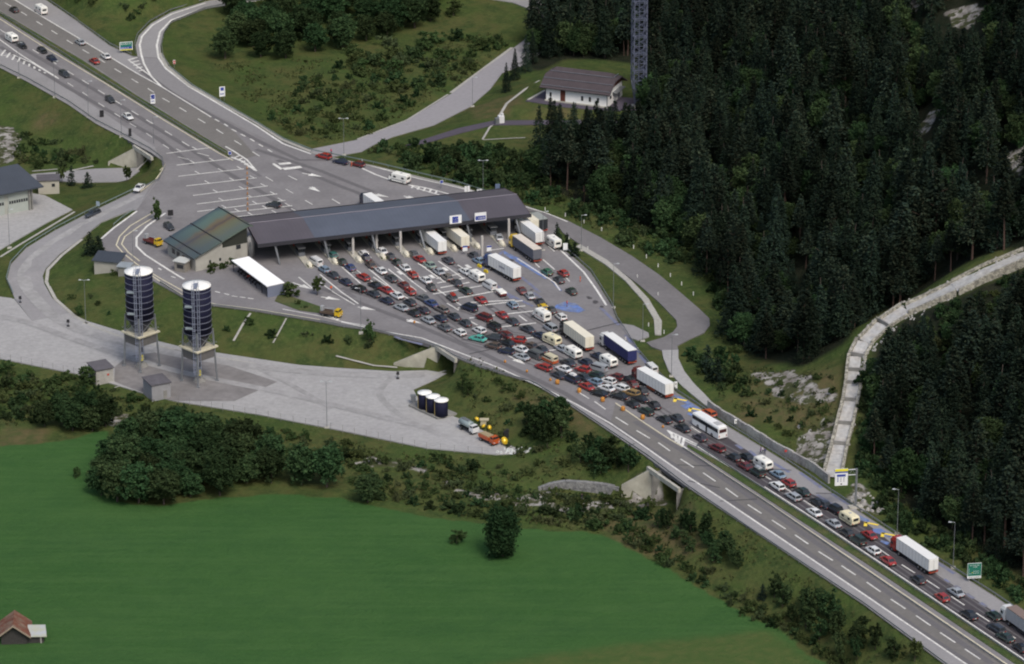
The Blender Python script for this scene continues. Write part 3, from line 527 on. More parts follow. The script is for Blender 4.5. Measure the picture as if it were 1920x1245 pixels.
guardrail([(300, 532), (345, 560), (401, 575), (480, 585), (600, 605), (645, 614), (700, 621), (790, 643), (822, 652), (852, 670)], 'long guardrail at the foot of the plaza above the yard bank')
guardrail([(852, 670), (900, 690), (1000, 720), (1067, 760), (1144, 811), (1215, 858)], 'guardrail between the two underpasses beside the near carriageway')
guardrail([(1215, 858), (1290, 915), (1400, 990), (1620, 1135), (1773, 1248), (2300, 1642)], 'long guardrail along the near edge of the motorway at lower right')
guardrail([(1307, 838), (1370, 880), (1433, 921), (1536, 987), (1657, 1068), (1920, 1245), (2300, 1499)], 'steel guardrail on the queue side of the grass median')
guardrail([(1280, 842), (1335, 878), (1437, 945), (1620, 1070), (1888, 1252), (2300, 1534)], 'steel guardrail on the empty side of the grass median', h=.6)
guardrail([(2300, 1394), (1920, 1154), (1866, 1117), (1791, 1070), (1681, 1003), (1613, 958), (1560, 923)], 'guardrail at the foot of the wooded slope at lower right')
guardrail([(1558, 922), (1521, 896), (1473, 864), (1424, 834), (1365, 798), (1317, 766), (1269, 735), (1216, 682), (1195, 657)], 'guardrail between the hard shoulder and the concrete retaining wall')
guardrail([(1194, 655), (1172, 620), (1157, 598), (1147, 571), (1108, 509), (1080, 484), (1058, 466)], 'guardrail curving beside the right edge of the toll plaza')
guardrail([(-300, -138), (0, 27), (180, 141), (372, 259), (424, 290)], 'guardrail in the median at the upper left')

def wallpoly(name, pts, m, th=.5, label=None, cat=None, side=1):
    """vertical plate: world outline given as points, thickened horizontally"""
    a, c = pts[0], pts[1]; d = Vector((c[0]-a[0], c[1]-a[1], 0)).normalized(); n = Vector((-d.y, d.x, 0))*th*side; b = MB()
    k = len(pts); vs = [Vector(p) for p in pts]+[Vector(p)+n for p in pts]
    b.add(vs, [tuple(range(k)), tuple(range(2*k-1, k-1, -1))]+[(i, (i+1) % k, k+(i+1) % k, k+i) for i in range(k)])
    o = b.build(name, m); return tag(o, label, cat)
PANELC = mat('shuttered_concrete', (.43, .41, .33), .9, n1=.25, s1=.4, n2=.2, s2=.12, c2=(.30, .29, .24), world=True)
def zat(px0, py0, z0, py1): return z0+(py0-py1)/(ct*F/ (P(px0, py0, z0).y*ct+(CH-z0)*st))
for (b0, c0, n0), fz, wl, tl, lab in ((U[0], -6, [(738, 687), (820, 691)], [-5.2, 0], 'concrete wing wall of the underpass into the yard'), (U[1], -7.6, [(1165, 932), (1221, 936)], [-4.6, 0], 'streaked concrete wing wall of the underpass at the field path'), (U[2], -6.2, [(203, 311), (257, 314)], [-5, -.2], 'concrete wing wall of the underpass at the upper left')):
    a, c = P(*wl[0], fz), P(*wl[1], fz); wt = empty('underpass', a, 0, lab.replace('wing wall of the underpass', 'underpass portal with a sloping wing wall'), 'underpass')
    def loc(o): 
        o.parent = wt; o.location = -wt.location; return o
    loc(wallpoly('wing_wall', [a, c, (c.x, c.y, tl[1]+.1), (a.x, a.y, tl[0])], PANELC, .6))
    mb = MB(); nv = n0
    for s in (b0, c0):
        e = s+nv*24; mb.add([(s.x, s.y, fz-.1), (e.x, e.y, fz-.1), (e.x, e.y, -.8), (s.x, s.y, -.8)], [(0, 1, 2, 3)])
    e, f_ = b0+nv*24, c0+nv*24; mb.add([(e.x, e.y, fz-.1), (f_.x, f_.y, fz-.1), (f_.x, f_.y, -.8), (e.x, e.y, -.8)], [(0, 1, 2, 3)])
    loc(mb.build('tunnel_lining', DARKC)); mb = MB(); d = (c0-b0); mid = (b0+c0)/2; mb.box((mid.x-nv.x*.15, mid.y-nv.y*.15, -.35), (d.length+3, .7, 1.1), rz=ang(d)); loc(mb.build('parapet_beam', CONCW))
# gabion wall beside the path, retaining wall beside the shoulder
gw = MB(); q = [P(x, y, -7.6) for x, y in ((1010, 922), (1034, 921), (1060, 921), (1100, 924), (1130, 926), (1160, 929))]; hs = (.8, 1.9, 2.5, 2.6, 2.4, 2.0)
for k in range(5):
    a, c = q[k], q[k+1]; d = (c-a).normalized(); n = Vector((-d.y, d.x, 0))*1.2
    gw.add([a, c, (c.x, c.y, c.z+hs[k+1]), (a.x, a.y, a.z+hs[k]), a+n, c+n, (c.x+n.x, c.y+n.y, c.z+hs[k+1]), (a.x+n.x, a.y+n.y, a.z+hs[k])], [(0, 1, 2, 3), (3, 2, 6, 7), (4, 7, 6, 5), (0, 3, 7, 4), (1, 5, 6, 2)])
tag(gw.build('stone_wall', mat('grey_stones', (.27, .27, .26), .9, n1=.3, s1=2.5, n2=.25, s2=.8, c2=(.14, .14, .14), bump=.4, bs=2)), 'rough grey stone wall beside the path left of the underpass', 'wall')
rw = empty('retaining_wall', P(1336, 771), 0, 'long pale concrete panel wall above the hard shoulder', 'wall'); wl = [(1326, 764), (1350, 781), (1376, 796), (1424, 825), (1457, 846), (1500, 869), (1521, 881), (1553, 905)]
o0 = P(1336, 771)
for k in range(len(wl)-1):
    a, c = P(*wl[k])-o0, P(*wl[k+1])-o0; d = (c-a).normalized(); n = Vector((-d.y, d.x, 0))*.5; n = n if n.y > 0 else -n; m_ = int((c-a).length/3)+1
    for j in range(m_):
        p, r_ = a+(c-a)*(j/m_), a+(c-a)*((j+.96)/m_); h_ = 1.8+.25*random.random(); b_ = MB(); b_.prism([p, r_, r_+n, p+n], -.3, h_); b_.build('wall_panel', mat('weathered_panel', (.33, .32, .30), .9, n1=.3, s1=.5, n2=.25, s2=2, rnd=.12), rw)
rr = MB(); RUBL = [(1566, 872), (1584, 800), (1594, 756), (1604, 700), (1607, 672), (1622, 644), (1656, 612), (1700, 584), (1740, 566), (1790, 543), (1850, 512), (1925, 480)]
for k in range(300):
    jj = random.uniform(0, len(RUBL)-1.001); ja, jb = RUBL[int(jj)], RUBL[int(jj)+1]; jt = jj-int(jj); p = G(random.uniform(1596, 1655), random.uniform(925, 962)) if k < 40 else G(random.uniform(1490, 1560), random.uniform(800, 870)) if k < 48 else G(ja[0]+(jb[0]-ja[0])*jt+random.choice((-1, 1))*random.uniform(9, 17)*(1 if ja[1] > 640 else .5), ja[1]+(jb[1]-ja[1])*jt+(random.choice((-1, 1))*random.uniform(8, 18) if ja[1] < 660 else 0)); s_ = random.uniform(.3, .9)*(1 if k < 70 else .8)
    rr.box((p.x, p.y, p.z+.1), (s_*1.3, s_, s_*.8), rz=random.random()*3, taper=.6)
tag(rr.build('boulders', mat('limestone', (.36, .35, .33), .9, n1=.2, s1=1)), 'pale limestone rubble strewn at the foot of the slope', 'rubble', kind='stuff')
# torrent channel: stepped pale concrete chute climbing the slope
ch = empty('torrent_channel', G(1570, 880), 0, 'pale stepped concrete torrent channel running down the gully', 'channel'); o0 = G(1570, 880)
cl = [(1560, 898, 20), (1566, 872, 26), (1574, 838, 26), (1584, 800, 26), (1594, 756, 26), (1600, 724, 24), (1604, 700, 26), (1607, 672, 26), (1622, 644, 30), (1656, 612, 34), (1700, 584, 40), (1740, 566, 44), (1790, 543, 48), (1850, 512, 46), (1925, 480, 40)]
CHM = mat('wet_pale_concrete', (.42, .42, .41), .85, n1=.28, s1=.8, n2=.2, s2=.5, c2=(.36, .345, .32)); bk = MB(); sd = MB(); dr = []
prev = None
for k, (x, y, w_) in enumerate(cl):
    p = G(x, y); p2 = G(x+w_/2, y+(6 if k > 7 else 1)); hw = max(1.6, w_/2/8.2)*random.uniform(.9, 1.15); 
    if prev is not None:
        pp, ph = prev; d = Vector((p.x-pp.x, p.y-pp.y, 0)).normalized(); n = Vector((d.y, -d.x, 0)); a, c = pp-o0, p-o0; z_ = .5
        bk.add([a-n*ph+Vector((0, 0, z_)), a+n*ph+Vector((0, 0, z_)), c+n*hw+Vector((0, 0, z_)), c-n*hw+Vector((0, 0, z_))], [(0, 1, 2, 3)])
        for s in (-1, 1):
            e0, e1 = a+n*ph*s, c+n*hw*s; f0, f1 = a+n*(ph+.7)*s, c+n*(hw+.7)*s; u_ = Vector((0, 0, 1.3)); dn = Vector((0, 0, -2))
            sd.add([e0+dn, e1+dn, e1+u_, e0+u_, f0+dn, f1+dn, f1+u_, f0+u_], [(0, 1, 2, 3), (3, 2, 6, 7), (4, 7, 6, 5), (0, 3, 7, 4), (1, 5, 6, 2)])
        if k in (3, 4, 5, 6, 7, 8, 10): dr.append(MB()); dr[-1].add([a-n*ph+Vector((0, 0, z_+.02)), a+n*ph+Vector((0, 0, z_+.02)), a+n*ph+Vector((0, 0, z_+.9)), a-n*ph+Vector((0, 0, z_+.9)), a-n*ph+d*.35+Vector((0, 0, z_+.9)), a+n*ph+d*.35+Vector((0, 0, z_+.9))], [(0, 1, 2, 3), (3, 2, 5, 4)])
    prev = (p, hw)
bk.build('channel_bed', mat('stony_bed', (.40, .39, .37), .9, n1=.3, s1=.9, n2=.25, s2=2.4, c2=(.25, .24, .21), s2_=1) if False else CHM, ch); [d_.build('check_dam', DARKC, ch) for d_ in dr]; sd.build('side_walls', mat('rubble_masonry', (.42, .40, .33), .95, n1=.35, s1=1.6, c2=(.2, .19, .16), s2=1.2, bump=.5, bs=2), ch)
# fence along the lower edge of the yard
fe = [P(x, y, -6) for x, y in ((-100, 650), (0, 674), (80, 690), (158, 706))]; fe2 = [P(x, y, -6) for x, y in ((335, 756), (480, 780), (620, 806), (800, 843), (930, 855))]
for q, lab in ((fe, 'thin wire fence along the yard edge left of the small huts'), (fe2, 'thin wire fence along the yard edge below the gravel')):
    f_ = empty('wire_fence', q[0], 0, lab, 'fence'); ps = MB(); wr = MB()
    for a, c in zip(q[:-1], q[1:]):
        a, c = a-q[0], c-q[0]; n = int((c-a).length/3)
        for k in range(n): p = a+(c-a)*k/n; ps.bar((p.x, p.y, -.3), (p.x, p.y, 1.9), .05, n=4)
        for h_ in (.6, 1.2, 1.8): wr.bar((a.x, a.y, h_), (c.x, c.y, h_), .018, n=3)
    tag(ps.build('posts', DARKC, f_), kind='stuff'); wr.build('wires', STEEL, f_)

# ================================================================== toll canopy and its booths
E0, E1 = P(484, 459, 6), P(995, 402, 6); ux = (E1-E0).normalized(); uy = Vector((-ux.y, ux.x, 0)); CL = (E1-E0).length; CA = ang(ux)
can = empty('toll_canopy', (E0.x, E0.y, 0), CA, 'long slate-grey canopy roof spanning all toll lanes', 'toll canopy')
ROOFB = mat('canopy_sheet', (.092, .105, .135), .6, .1, .4, n1=.08, s1=.25, n2=.10, s2=.08, world=False); stripes(ROOFB, 1/1.1, .88, 'X', .1)
ROOFR = mat('canopy_sheet_brown', (.095, .086, .100), .6, .1, .4, n1=.08, s1=.25, n2=.1, s2=.08, world=False); stripes(ROOFR, 1/1.1, .88, 'X', .1)
FASC = mat('dark_fascia', (.035, .035, .042), .6); WHITE = mat('white_sheet', (.72, .72, .70), .5, n1=.04, s1=.3, world=False)
for x0, x1, m_ in ((0, 15.5, ROOFR), (15.5, 58.5, ROOFB), (58.5, CL, ROOFR)):
    b_ = MB(); prof = [(0, 6.0), (12, 7.7), (22, 5.9), (22, 5.4), (12, 7.1), (0, 5.45)]
    b_.loft([[(x0 if k == 0 else x1-.01, y, z) for y, z in prof] for k in (0, 1)]); b_.build('roof', m_, can)
b_ = MB(); b_.box((CL/2, -.15, 5.75), (CL+.3, .3, .95)); b_.build('fascia', FASC, can); b_ = MB(); b_.box((CL/2, 22.15, 5.6), (CL+.3, .3, .95)); b_.build('fascia', FASC, can)
b_ = MB(); b_.bar((0, 12, 7.78), (CL, 12, 7.72), .12, n=6); b_.build('ridge_cap', mat('ridge_metal', (.18, .17, .2), .5, .3), can)
for s in (0, CL): b_ = MB(); b_.add([(s, 0, 5.5), (s, 12, 7.2), (s, 22, 5.4), (s, 22, 6.0), (s, 12, 7.85), (s, 0, 6.1)], [(0, 1, 2, 3, 4, 5)]); b_.build('gable_trim', mat('red_brown_trim', (.12, .04, .035), .6), can)
def cl_(px, py, z=0): p = P(px, py, z)-Vector((E0.x, E0.y, 0)); return (p.dot(ux), p.dot(uy))
for tx, ty, bx, by in ((517, 460, 525, 496), (607, 449, 617, 485), (697, 442, 707, 476), (785, 432, 797, 467), (874, 419, 884, 455), (964, 411, 977, 446)):
    x, y = cl_(bx, by); b_ = MB(); b_.bar((x, y, 0), (x-1.0, .8, 5.6), .24, n=6, r2=.34); b_.bar((x, y, 0), (x+.8, 9, 6.9), .16, n=6); b_.build('raking_strut', STEEL, can)
PALEC = mat('pale_column', (.45, .43, .40), .8, n1=.1, s1=.8)
for bx, by in ((662, 478), (706, 470), (751, 472), (904, 480), (954, 448)): x, y = cl_(bx, by); b_ = MB(); b_.box((x, y, 2.85), (.55, .55, 5.7)); b_.build('column', PALEC, can)
for x in np.linspace(4, CL-3, 9): b_ = MB(); b_.box((x, 17, 2.9), (.5, .5, 5.8)); b_.build('column', PALEC, can)
NOSE = [(579, 498), (627, 492), (672, 488), (717, 483), (761, 478), (806, 473), (850, 467), (894, 463), (940, 458)]
BOOTHG = mat('dark_glass', (.02, .025, .03), .12, 0, .6); BOOTHW = mat('booth_panel', (.16, .17, .19), .5)
for k, (px, py) in enumerate(NOSE):
    x, y = cl_(px, py); w0 = ux*x+uy*y+Vector((E0.x, E0.y, 0)); isl = empty('toll_island', w0, CA, f'kerbed toll island with a white rounded nose, {["first", "second", "third", "fourth", "fifth", "sixth", "seventh", "eighth", "ninth"][k]} from the office gable', 'toll island', 'toll islands under the canopy')
    b_ = MB(); b_.prism([(-1.0, -1.6), (0, -2.6), (1.0, -1.6), (1.0, 27), (-1.0, 27)], 0, .22); b_.build('kerb', CONCW, isl)
    b_ = MB(); pr = [[(math.cos(t)*.8*math.cos(u), -.4+math.sin(t)*2.0*math.cos(u), .2+1.1*math.sin(u)) for t in np.linspace(0, 2*math.pi, 13)[:-1]] for u in (0, .5, 1.0, 1.4)]; b_.loft(pr, smooth=True); b_.build('bumper_nose', mat('cream_nose', (.62, .58, .46), .6, n1=.1, s1=1), isl)
    bo = empty('toll_booth', w0+uy*8.5, CA, f'dark glazed toll booth under the canopy on the {["first", "second", "third", "fourth", "fifth", "sixth", "seventh", "eighth", "ninth"][k]} island from the office gable', 'toll booth', 'toll booths under the canopy')
    b_ = MB(); b_.box((0, 0, .75), (1.7, 3.6, 1.1)); b_.build('base_panel', BOOTHW, bo); b_ = MB(); b_.box((0, 0, 1.85), (1.6, 3.5, 1.1)); b_.build('glazing', BOOTHG, bo); b_ = MB(); b_.box((0, 0, 2.52), (1.95, 4, .24)); b_.build('booth_roof', mat('booth_roof_grey', (.3, .3, .3), .6), bo)
    b_ = MB(); b_.box((0, 15, 1.1), (.5, .5, 1.8)) ; b_.build('ticket_machine', mat('machine_red', (.35, .06, .04), .5), isl)
    if k in (0, 3): b_ = MB(); b_.box((0, -1, .45), (1.4, 1.6, .5)); b_.build('planter', GRASSV, isl)
# signs on the eave and standing lane signs
BLUES = mat('sign_blue', (.035, .06, .30), .5); SWHITE = mat('sign_white', (.75, .76, .75), .5); SGREEN = mat('sign_green', (.02, .16, .11), .5); SYEL = mat('sign_yellow', (.75, .68, .04), .5); BLACK = mat('matt_black', (.02, .02, .022), .7)
def board(name, base, rz, w_, h_, z0, label, cat='sign', back=SWHITE, bands=(), posts=True, group=None, pr=.07):
    """a flat sign board facing -y locally; bands = (x0,x1,z0,z1,material) in board fractions"""
    s = empty(name, base, rz, label, cat, group); b_ = MB(); b_.box((0, 0, z0+h_/2), (w_, .12, h_)); b_.build('board', back, s)
    for x0, x1, y0, y1, m_ in bands: b_ = MB(); b_.box((w_*((x0+x1)/2-.5), -.075, z0+h_*(y0+y1)/2), (w_*(x1-x0), .03, h_*(y1-y0))); b_.build('lettering' if m_ is not back else 'panel', m_, s)
    if posts:
        for sx in ((-.35, .35) if w_ > 1.5 else (0,)): b_ = MB(); b_.bar((w_*sx, .1, -.3), (w_*sx, .1, z0+h_*.9), pr, n=6); b_.build('post', STEEL, s)
    return s
def letters(x0, x1, y0, y1, n, m_, gap=.28):
    w_ = (x1-x0)/n; return [(x0+k*w_, x0+k*w_+w_*(1-gap), y0+(.0 if k % 3 else .0), y1-(.25*(y1-y0) if k % 2 else 0), m_) for k in range(n)]
x, y = cl_(853, 411, 7); p = E0+ux*x; board('lane_sign', (p.x, p.y, 5.9)-uy*Vector((1, 1, 0))*.6 if False else Vector((p.x, p.y, 5.9))-uy*.5, CA, 3.3, 2.3, .1, 'white sign with a blue centre panel on the canopy edge, left of the wide one', bands=[(.22, .72, .1, .85, BLUES)]+letters(.26, .68, .5, .62, 5, SWHITE)+letters(.26, .68, .25, .37, 6, SWHITE), posts=False)
x, y = cl_(898, 404, 7); p = E0+ux*x; board('lane_sign', Vector((p.x, p.y, 5.9))-uy*.5, CA, 3.2, 2.3, .1, 'wide white sign with a blue lettering band on the canopy edge', bands=[(.06, .94, .12, .6, BLUES)]+letters(.12, .88, .25, .48, 8, SWHITE), posts=False)
for (px, py), lab in (((872, 478), 'small white and blue lane sign behind the cream-doored truck'), ((917, 478), 'small white and blue lane sign between toll lanes, right of a pale column')):
    p = P(px, py); board('lane_sign', p, CA, 1.3, 1.5, 1.1, lab, bands=[(0, 1, .72, 1, BLUES)], group='standing lane signs')
for (px, py), lab in (((876, 378), 'white twin board on posts behind the canopy, left one'), ((899, 384), 'white twin board on posts behind the canopy, right one')): board('lane_sign', P(px, py), CA, 1.5, 1.9, 2.6, lab, bands=[(.46, .54, 0, 1, DARKC)])
board('road_sign', P(287, 200), R(20), 1.4, 2.8, 1.0, 'white and blue sign standing in the upper median', bands=[(.1, .9, .5, .95, BLUES), (.3, .7, .6, .85, SWHITE)]+letters(.15, .85, .2, .32, 4, BLUES))
board('road_sign', P(417, 188), R(20), 1.7, 3.0, 1.2, 'white sign with a blue disc beside the slip road bank', bands=[(.2, .8, .6, .92, BLUES)]+letters(.15, .85, .2, .35, 5, BLUES))
board('direction_sign', G(237, 101), R(15), 4.0, 2.6, 1.2, 'green and blue direction sign in the grass by the slip road nose', bands=[(.04, .96, .42, .94, SGREEN), (.04, .96, .14, .42, BLUES), (.04, .96, .02, .12, SYEL)]+letters(.1, .85, .7, .84, 9, SWHITE)+letters(.1, .7, .22, .34, 7, SWHITE))
board('road_sign', G(327, 127), R(10), .7, 1.2, 1.2, 'small red and white sign inside the slip road curve', bands=[(.1, .9, .5, .9, mat('sign_red', (.5, .05, .04), .5)), (.1, .9, .05, .35, MATS['sign_red'])])
board('road_sign', P(828, 354), CA, .9, .9, 1.6, 'small blue sign on the gore beyond the canopy', bands=[(.08, .92, .08, .92, BLUES)])
board('road_sign', P(431, 295), R(20), .9, 1.0, .8, 'round blue sign at the tip of the upper median', bands=[(.08, .92, .08, .92, BLUES)])
board('road_sign', P(184, 392, -.6), R(-30), 1.1, 1.3, .9, 'grey-blue sign beside the ramp above the garage lawn', back=mat('sign_grey', (.3, .36, .4), .5))
for px, py, hh, lab in ((191, 221, 2.1, 'dark rear of a square sign at the edge of the left grass bank'), (244, 257, 2.4, 'dark rear of a narrow sign just above the upper left underpass')): board('road_sign', G(px, py), R(15), 1.2 if hh < 2.2 else .8, hh, .2, lab, back=BLACK)
board('road_sign', G(1267, 731), R(10), .8, 1.8, .4, 'white plate sign behind the red-cabbed truck at the track', back=SWHITE, bands=letters(.2, .8, .55, .8, 3, DARKC)); board('road_sign', G(1381, 800), R(10), 1.1, 1.2, .8, 'white plate sign in front of the panel wall', bands=letters(.2, .8, .3, .7, 3, DARKC))
board('road_sign', P(1473, 862), R(10), .5, .5, 2.0, 'tiny red round sign beside the panel wall', back=mat('sign_red', (.5, .05, .04), .5)); board('road_sign', P(320, 412), R(10), 1.5, 1.6, 1.2, 'dark square sign on a post beside the forecourt tree', back=BLACK)
board('direction_sign', G(1826, 1092), R(8), 3.1, 3.6, 1.0, 'big green direction sign with a white foot strip at the wood edge', bands=[(.02, .98, .17, .985, SGREEN), (.08, .12, .25, .7, SWHITE), (.12, .3, .3, .34, SWHITE), (.28, .4, .36, .42, SYEL)]+letters(.15, .85, .84, .90, 8, SWHITE)+letters(.4, .7, .73, .79, 4, SWHITE)+letters(.42, .85, .45, .5, 6, SWHITE)+letters(.42, .85, .33, .38, 6, SWHITE)+letters(.1, .9, .05, .11, 9, DARKC))
board('road_sign', P(1060, 472), R(10), 1.2, 1.9, .5, 'white rounded plate beside the dark conifers at the right canopy end', back=SWHITE); board('road_sign', P(933, 372), R(10), 1.3, 1.6, 2.6, 'blue-grey plate sign behind the right part of the canopy', back=mat('sign_bluegrey', (.12, .16, .24), .5))
for k_, (x_, y_) in enumerate(((899, 501), (911, 511))): o = MB(); o.box((0, 0, .35), (1.5, .5, .7), taper=.8); o = o.build('road_barrier', mat('barrier_yellow', (.6, .45, .03), .6), loc=P(x_, y_)+Vector((0, 0, .09)), rz=R(-50)); tag(o, ('yellow barrier block beside the blue cab of the long white lorry', 'yellow barrier block under the side of the long white lorry')[k_], 'barrier')
# overhead toll sign on a cantilever mast
g0 = P(1604, 952); sg = empty('overhead_sign', g0, R(8), 'white toll price sign with a yellow top hung from a grey mast', 'sign')
b_ = MB(); b_.box((0, 0, .2), (3.2, 1.6, .5)); b_.build('plinth', CONCW, sg); b_ = MB(); b_.box((0, 0, 4.9), (.42, .42, 9.6)); b_.build('mast', STEEL, sg)
b_ = MB(); b_.bar((.1, 0, 9.5), (-5.3, 0, 9.5), .13, n=6); b_.bar((.1, 0, 8.2), (-5.3, 0, 8.2), .13, n=6)
for k in range(6): b_.bar((-.8*k-.2, 0, 9.5 if k % 2 else 8.2), (-.8*k-1.0, 0, 8.2 if k % 2 else 9.5), .06, n=4)
b_.build('truss_arm', STEEL, sg); b_ = MB(); b_.box((-3.55, -.25, 7.9), (2.95, .15, 4.1)); b_.build('board', SWHITE, sg)
for x0, x1, z0, z1, m_ in [(-5.02, -2.08, 9.35, 9.95, SYEL), (-5.02, -2.08, 8.98, 9.32, BLUES), (-4.6, -2.6, 8.05, 8.6, BLUES), (-3.7, -3.4, 6.05, 6.4, BLACK)]+[(-4.5+i*.7, -4.25+i*.7, 6.8+j*.4, 7.05+j*.4, BLUES if i == 0 else mat('sign_grey_text', (.3, .3, .33), .6)) for i in range(3) for j in range(3)]: b_ = MB(); b_.box(((x0+x1)/2, -.345, (z0+z1)/2), (x1-x0, .03, z1-z0)); b_.build('lettering', m_, sg)
# ---- lamp posts
def lamp_proto(h_, heads):
    l = empty('street_lamp', (0, 0, 0)); b_ = MB(); b_.bar((0, 0, -.3), (0, 0, h_), .085, n=6, r2=.05); b_.build('pole', STEEL, l)
    for s in heads: b_ = MB(); b_.bar((0, 0, h_-.05), (s*.9, 0, h_+.1), .05, n=4); b_.box((s*1.1, 0, h_+.1), (.7, .3, .18), taper=.7); b_.build('lamp_head', mat('lamp_white', (.42, .45, .46), .5), l)
    b_ = MB(); b_.box((0, 0, 0), (1.1, 1.1, .5)); b_.build('footing', CONCW, l); kids_of(l); return l
LP = {}
def lamp(px, py, h_, heads, lab, z=None, first=[True]):
    k = (h_, heads); p = G(px, py) if z is None else P(px, py, z)
    if k not in LP: l = LP[k] = lamp_proto(h_, heads)
    else: l = copy_tree(LP[k])
    l.location = p; tag(l, lab, 'street lamp', 'tall street lamps')
lamp(613, 802, 12, (-1, 1), 'tall lamp post standing in the yard below the grass bank'); lamp(906, 372, 11, (-1, 1), 'twin-headed lamp post in bushes left of the canopy end'); lamp(645, 291, 11, (-1, 1), 'twin-headed lamp post between meadow bushes and the lower road')
lamp(18, 465, 11, (1,), 'lamp post in front of the garage doors'); lamp(250, 500, 10, (1,), 'lamp post beside the grey-roofed kiosks'); lamp(161, 607, 12, (-1, 1), 'lamp post on the bank left of the silos'); lamp(1150, 577, 12, (1,), 'lamp post on the grass beside the right plaza edge'); lamp(1259, 706, 11, (1,), 'lamp post beside the gravel track')
lamp(36, 146, 11, (1,), 'first lamp post from the left frame edge along the grass bank'); lamp(103, 182, 11, (1,), 'second lamp post from the left frame edge along the grass bank'); lamp(166, 220, 11, (1,), 'third lamp post from the left frame edge along the grass bank'); lamp(228, 256, 11, (1,), 'fourth lamp post from the left frame edge along the grass bank'); lamp(289, 288, 11, (1,), 'lamp post at the bend above the upper left underpass')
lamp(1682, 1002, 11, (-1,), 'lamp post at the wood edge right of the price sign'); lamp(1787, 1065, 11, (-1,), 'lamp post at the wood edge left of the green sign'); lamp(1097, 585, 12, (-1,), 'lamp post at the plaza edge near the orange-clad worker') if False else None
lamp(677, 624, 12, (-1,), 'lamp post behind the yellow lorry at the plaza foot'); lamp(1018, 470, 11, (1,), 'thin lamp post beside the motorhome at the canopy end'); lamp(1090, 470, 10, (1,), 'lamp post inside the bypass bend by the footpath'); lamp(886, 200, 9, (1,), 'dark pole at the edge of the lower road'); lamp(1205, 640, 10, (1,), 'lamp post on the concrete apron')
# ---- delineator posts of the bypass
dp = MB(); dp.box((0, 0, .5), (.22, .12, 1.1)); first = None
for k, (x, y) in enumerate(((1022, 396), (1060, 407), (1095, 420), (1128, 434), (1160, 452), (1188, 467), (1212, 485), (1234, 502), (1257, 520), (1278, 536), (1300, 555), (1067, 452), (1102, 470), (1195, 523), (1234, 556), (1196, 660), (1173, 640), (1216, 613), (1245, 627))):
    if first is None: first = dp.build('delineator_post', mat('post_white', (.6, .6, .57), .5)); o = first
    else: o = first.copy(); col.objects.link(o)
    o.location = G(x, y-1); tag(o, 'short white marker post at the edge of the bypass bend', 'marker post', 'marker posts of the bypass')

# ================================================================== buildings
SLATE = mat('green_slate_sheet', (.058, .068, .085), .5, .2, .5, n1=.1, s1=.3, world=False); stripes(SLATE, 1/.9, .85, 'X', .1)
FASC2 = mat('guard_steel', (.15, .155, .17), .5, .3)
WALLW = mat('white_render', (.78, .78, .75), .85, n1=.05, s1=.4, n2=.06, s2=.1, world=False); WALLG = mat('grey_render', (.36, .35, .31), .9, n1=.1, s1=.4, n2=.1, s2=.1, world=False)
BROWNR = mat('brown_tiles', (.062, .050, .054), .8, n1=.12, s1=.8, n2=.1, s2=.2, world=False); stripes(BROWNR, 1/.8, .86, 'X', .12); WOOD = mat('red_brown_boards', (.11, .035, .022), .75, n1=.15, s1=1); WIN = mat('window_glass', (.025, .028, .032), .1, 0, .6)
# copper-patina roof of the office: pattern laid across the sheets
def patina():
    m = bpy.data.materials.new('weathered_copper'); m.use_nodes = True; t = m.node_tree; N = t.nodes; L = t.links; b = N['Principled BSDF']; b.inputs['Roughness'].default_value = .5; b.inputs['Metallic'].default_value = .15
    tc = N.new('ShaderNodeTexCoord'); sp = N.new('ShaderNodeSeparateXYZ'); L.new(tc.outputs['Object'], sp.inputs[0]); nn = N.new('ShaderNodeTexNoise'); nn.inputs['Scale'].default_value = .35; nn.inputs['Detail'].default_value = 4; L.new(tc.outputs['Object'], nn.inputs['Vector'])
    a = N.new('ShaderNodeMath'); a.operation = 'MULTIPLY_ADD'; a.inputs[1].default_value = 3.5; L.new(nn.outputs[0], a.inputs[0]); L.new(sp.outputs['X'], a.inputs[2])
    r = N.new('ShaderNodeValToRGB'); mr = N.new('ShaderNodeMapRange'); mr.inputs[1].default_value = 1.75; mr.inputs[2].default_value = 18.5; L.new(a.outputs[0], mr.inputs[0]); L.new(mr.outputs[0], r.inputs[0])
    E = r.color_ramp.elements; E[0].position = 0; E[0].color = (.055, .075, .09, 1); E[1].position = 1; E[1].color = (.10, .13, .10, 1)
    for p_, c_ in ((.15, (.10, .155, .135, 1)), (.30, (.11, .15, .12, 1)), (.40, (.155, .12, .07, 1)), (.48, (.085, .068, .065, 1)), (.54, (.145, .115, .065, 1)), (.66, (.135, .14, .085, 1)), (.85, (.11, .13, .11, 1))): e = E.new(p_); e.color = c_
    nf = N.new('ShaderNodeMapRange'); nf.inputs[1].default_value = 2; nf.inputs[2].default_value = 11; L.new(sp.outputs['Y'], nf.inputs[0]); mx = N.new('ShaderNodeMix'); mx.data_type = 'RGBA'; L.new(nf.outputs[0], mx.inputs[0]); mx.inputs[6].default_value = (.058, .078, .098, 1); L.new(r.outputs[0], mx.inputs[7])
    hz_ = N.new('ShaderNodeMix'); hz_.data_type = 'RGBA'; hz_.inputs[0].default_value = .35; L.new(mx.outputs[2], hz_.inputs[6]); L.new(r.outputs[0], hz_.inputs[7]); L.new(hz_.outputs[2], b.inputs['Base Color']); return stripes(m, 1/.75, .85, 'X', .12)
e1, e2, r1, r2 = P(306, 450, 4), P(360, 483, 4), P(402, 384, 10), P(460, 421, 10); bx = (e2-e1).normalized(); by = Vector((-bx.y, bx.x, 0)); BL = (e2-e1).length+1
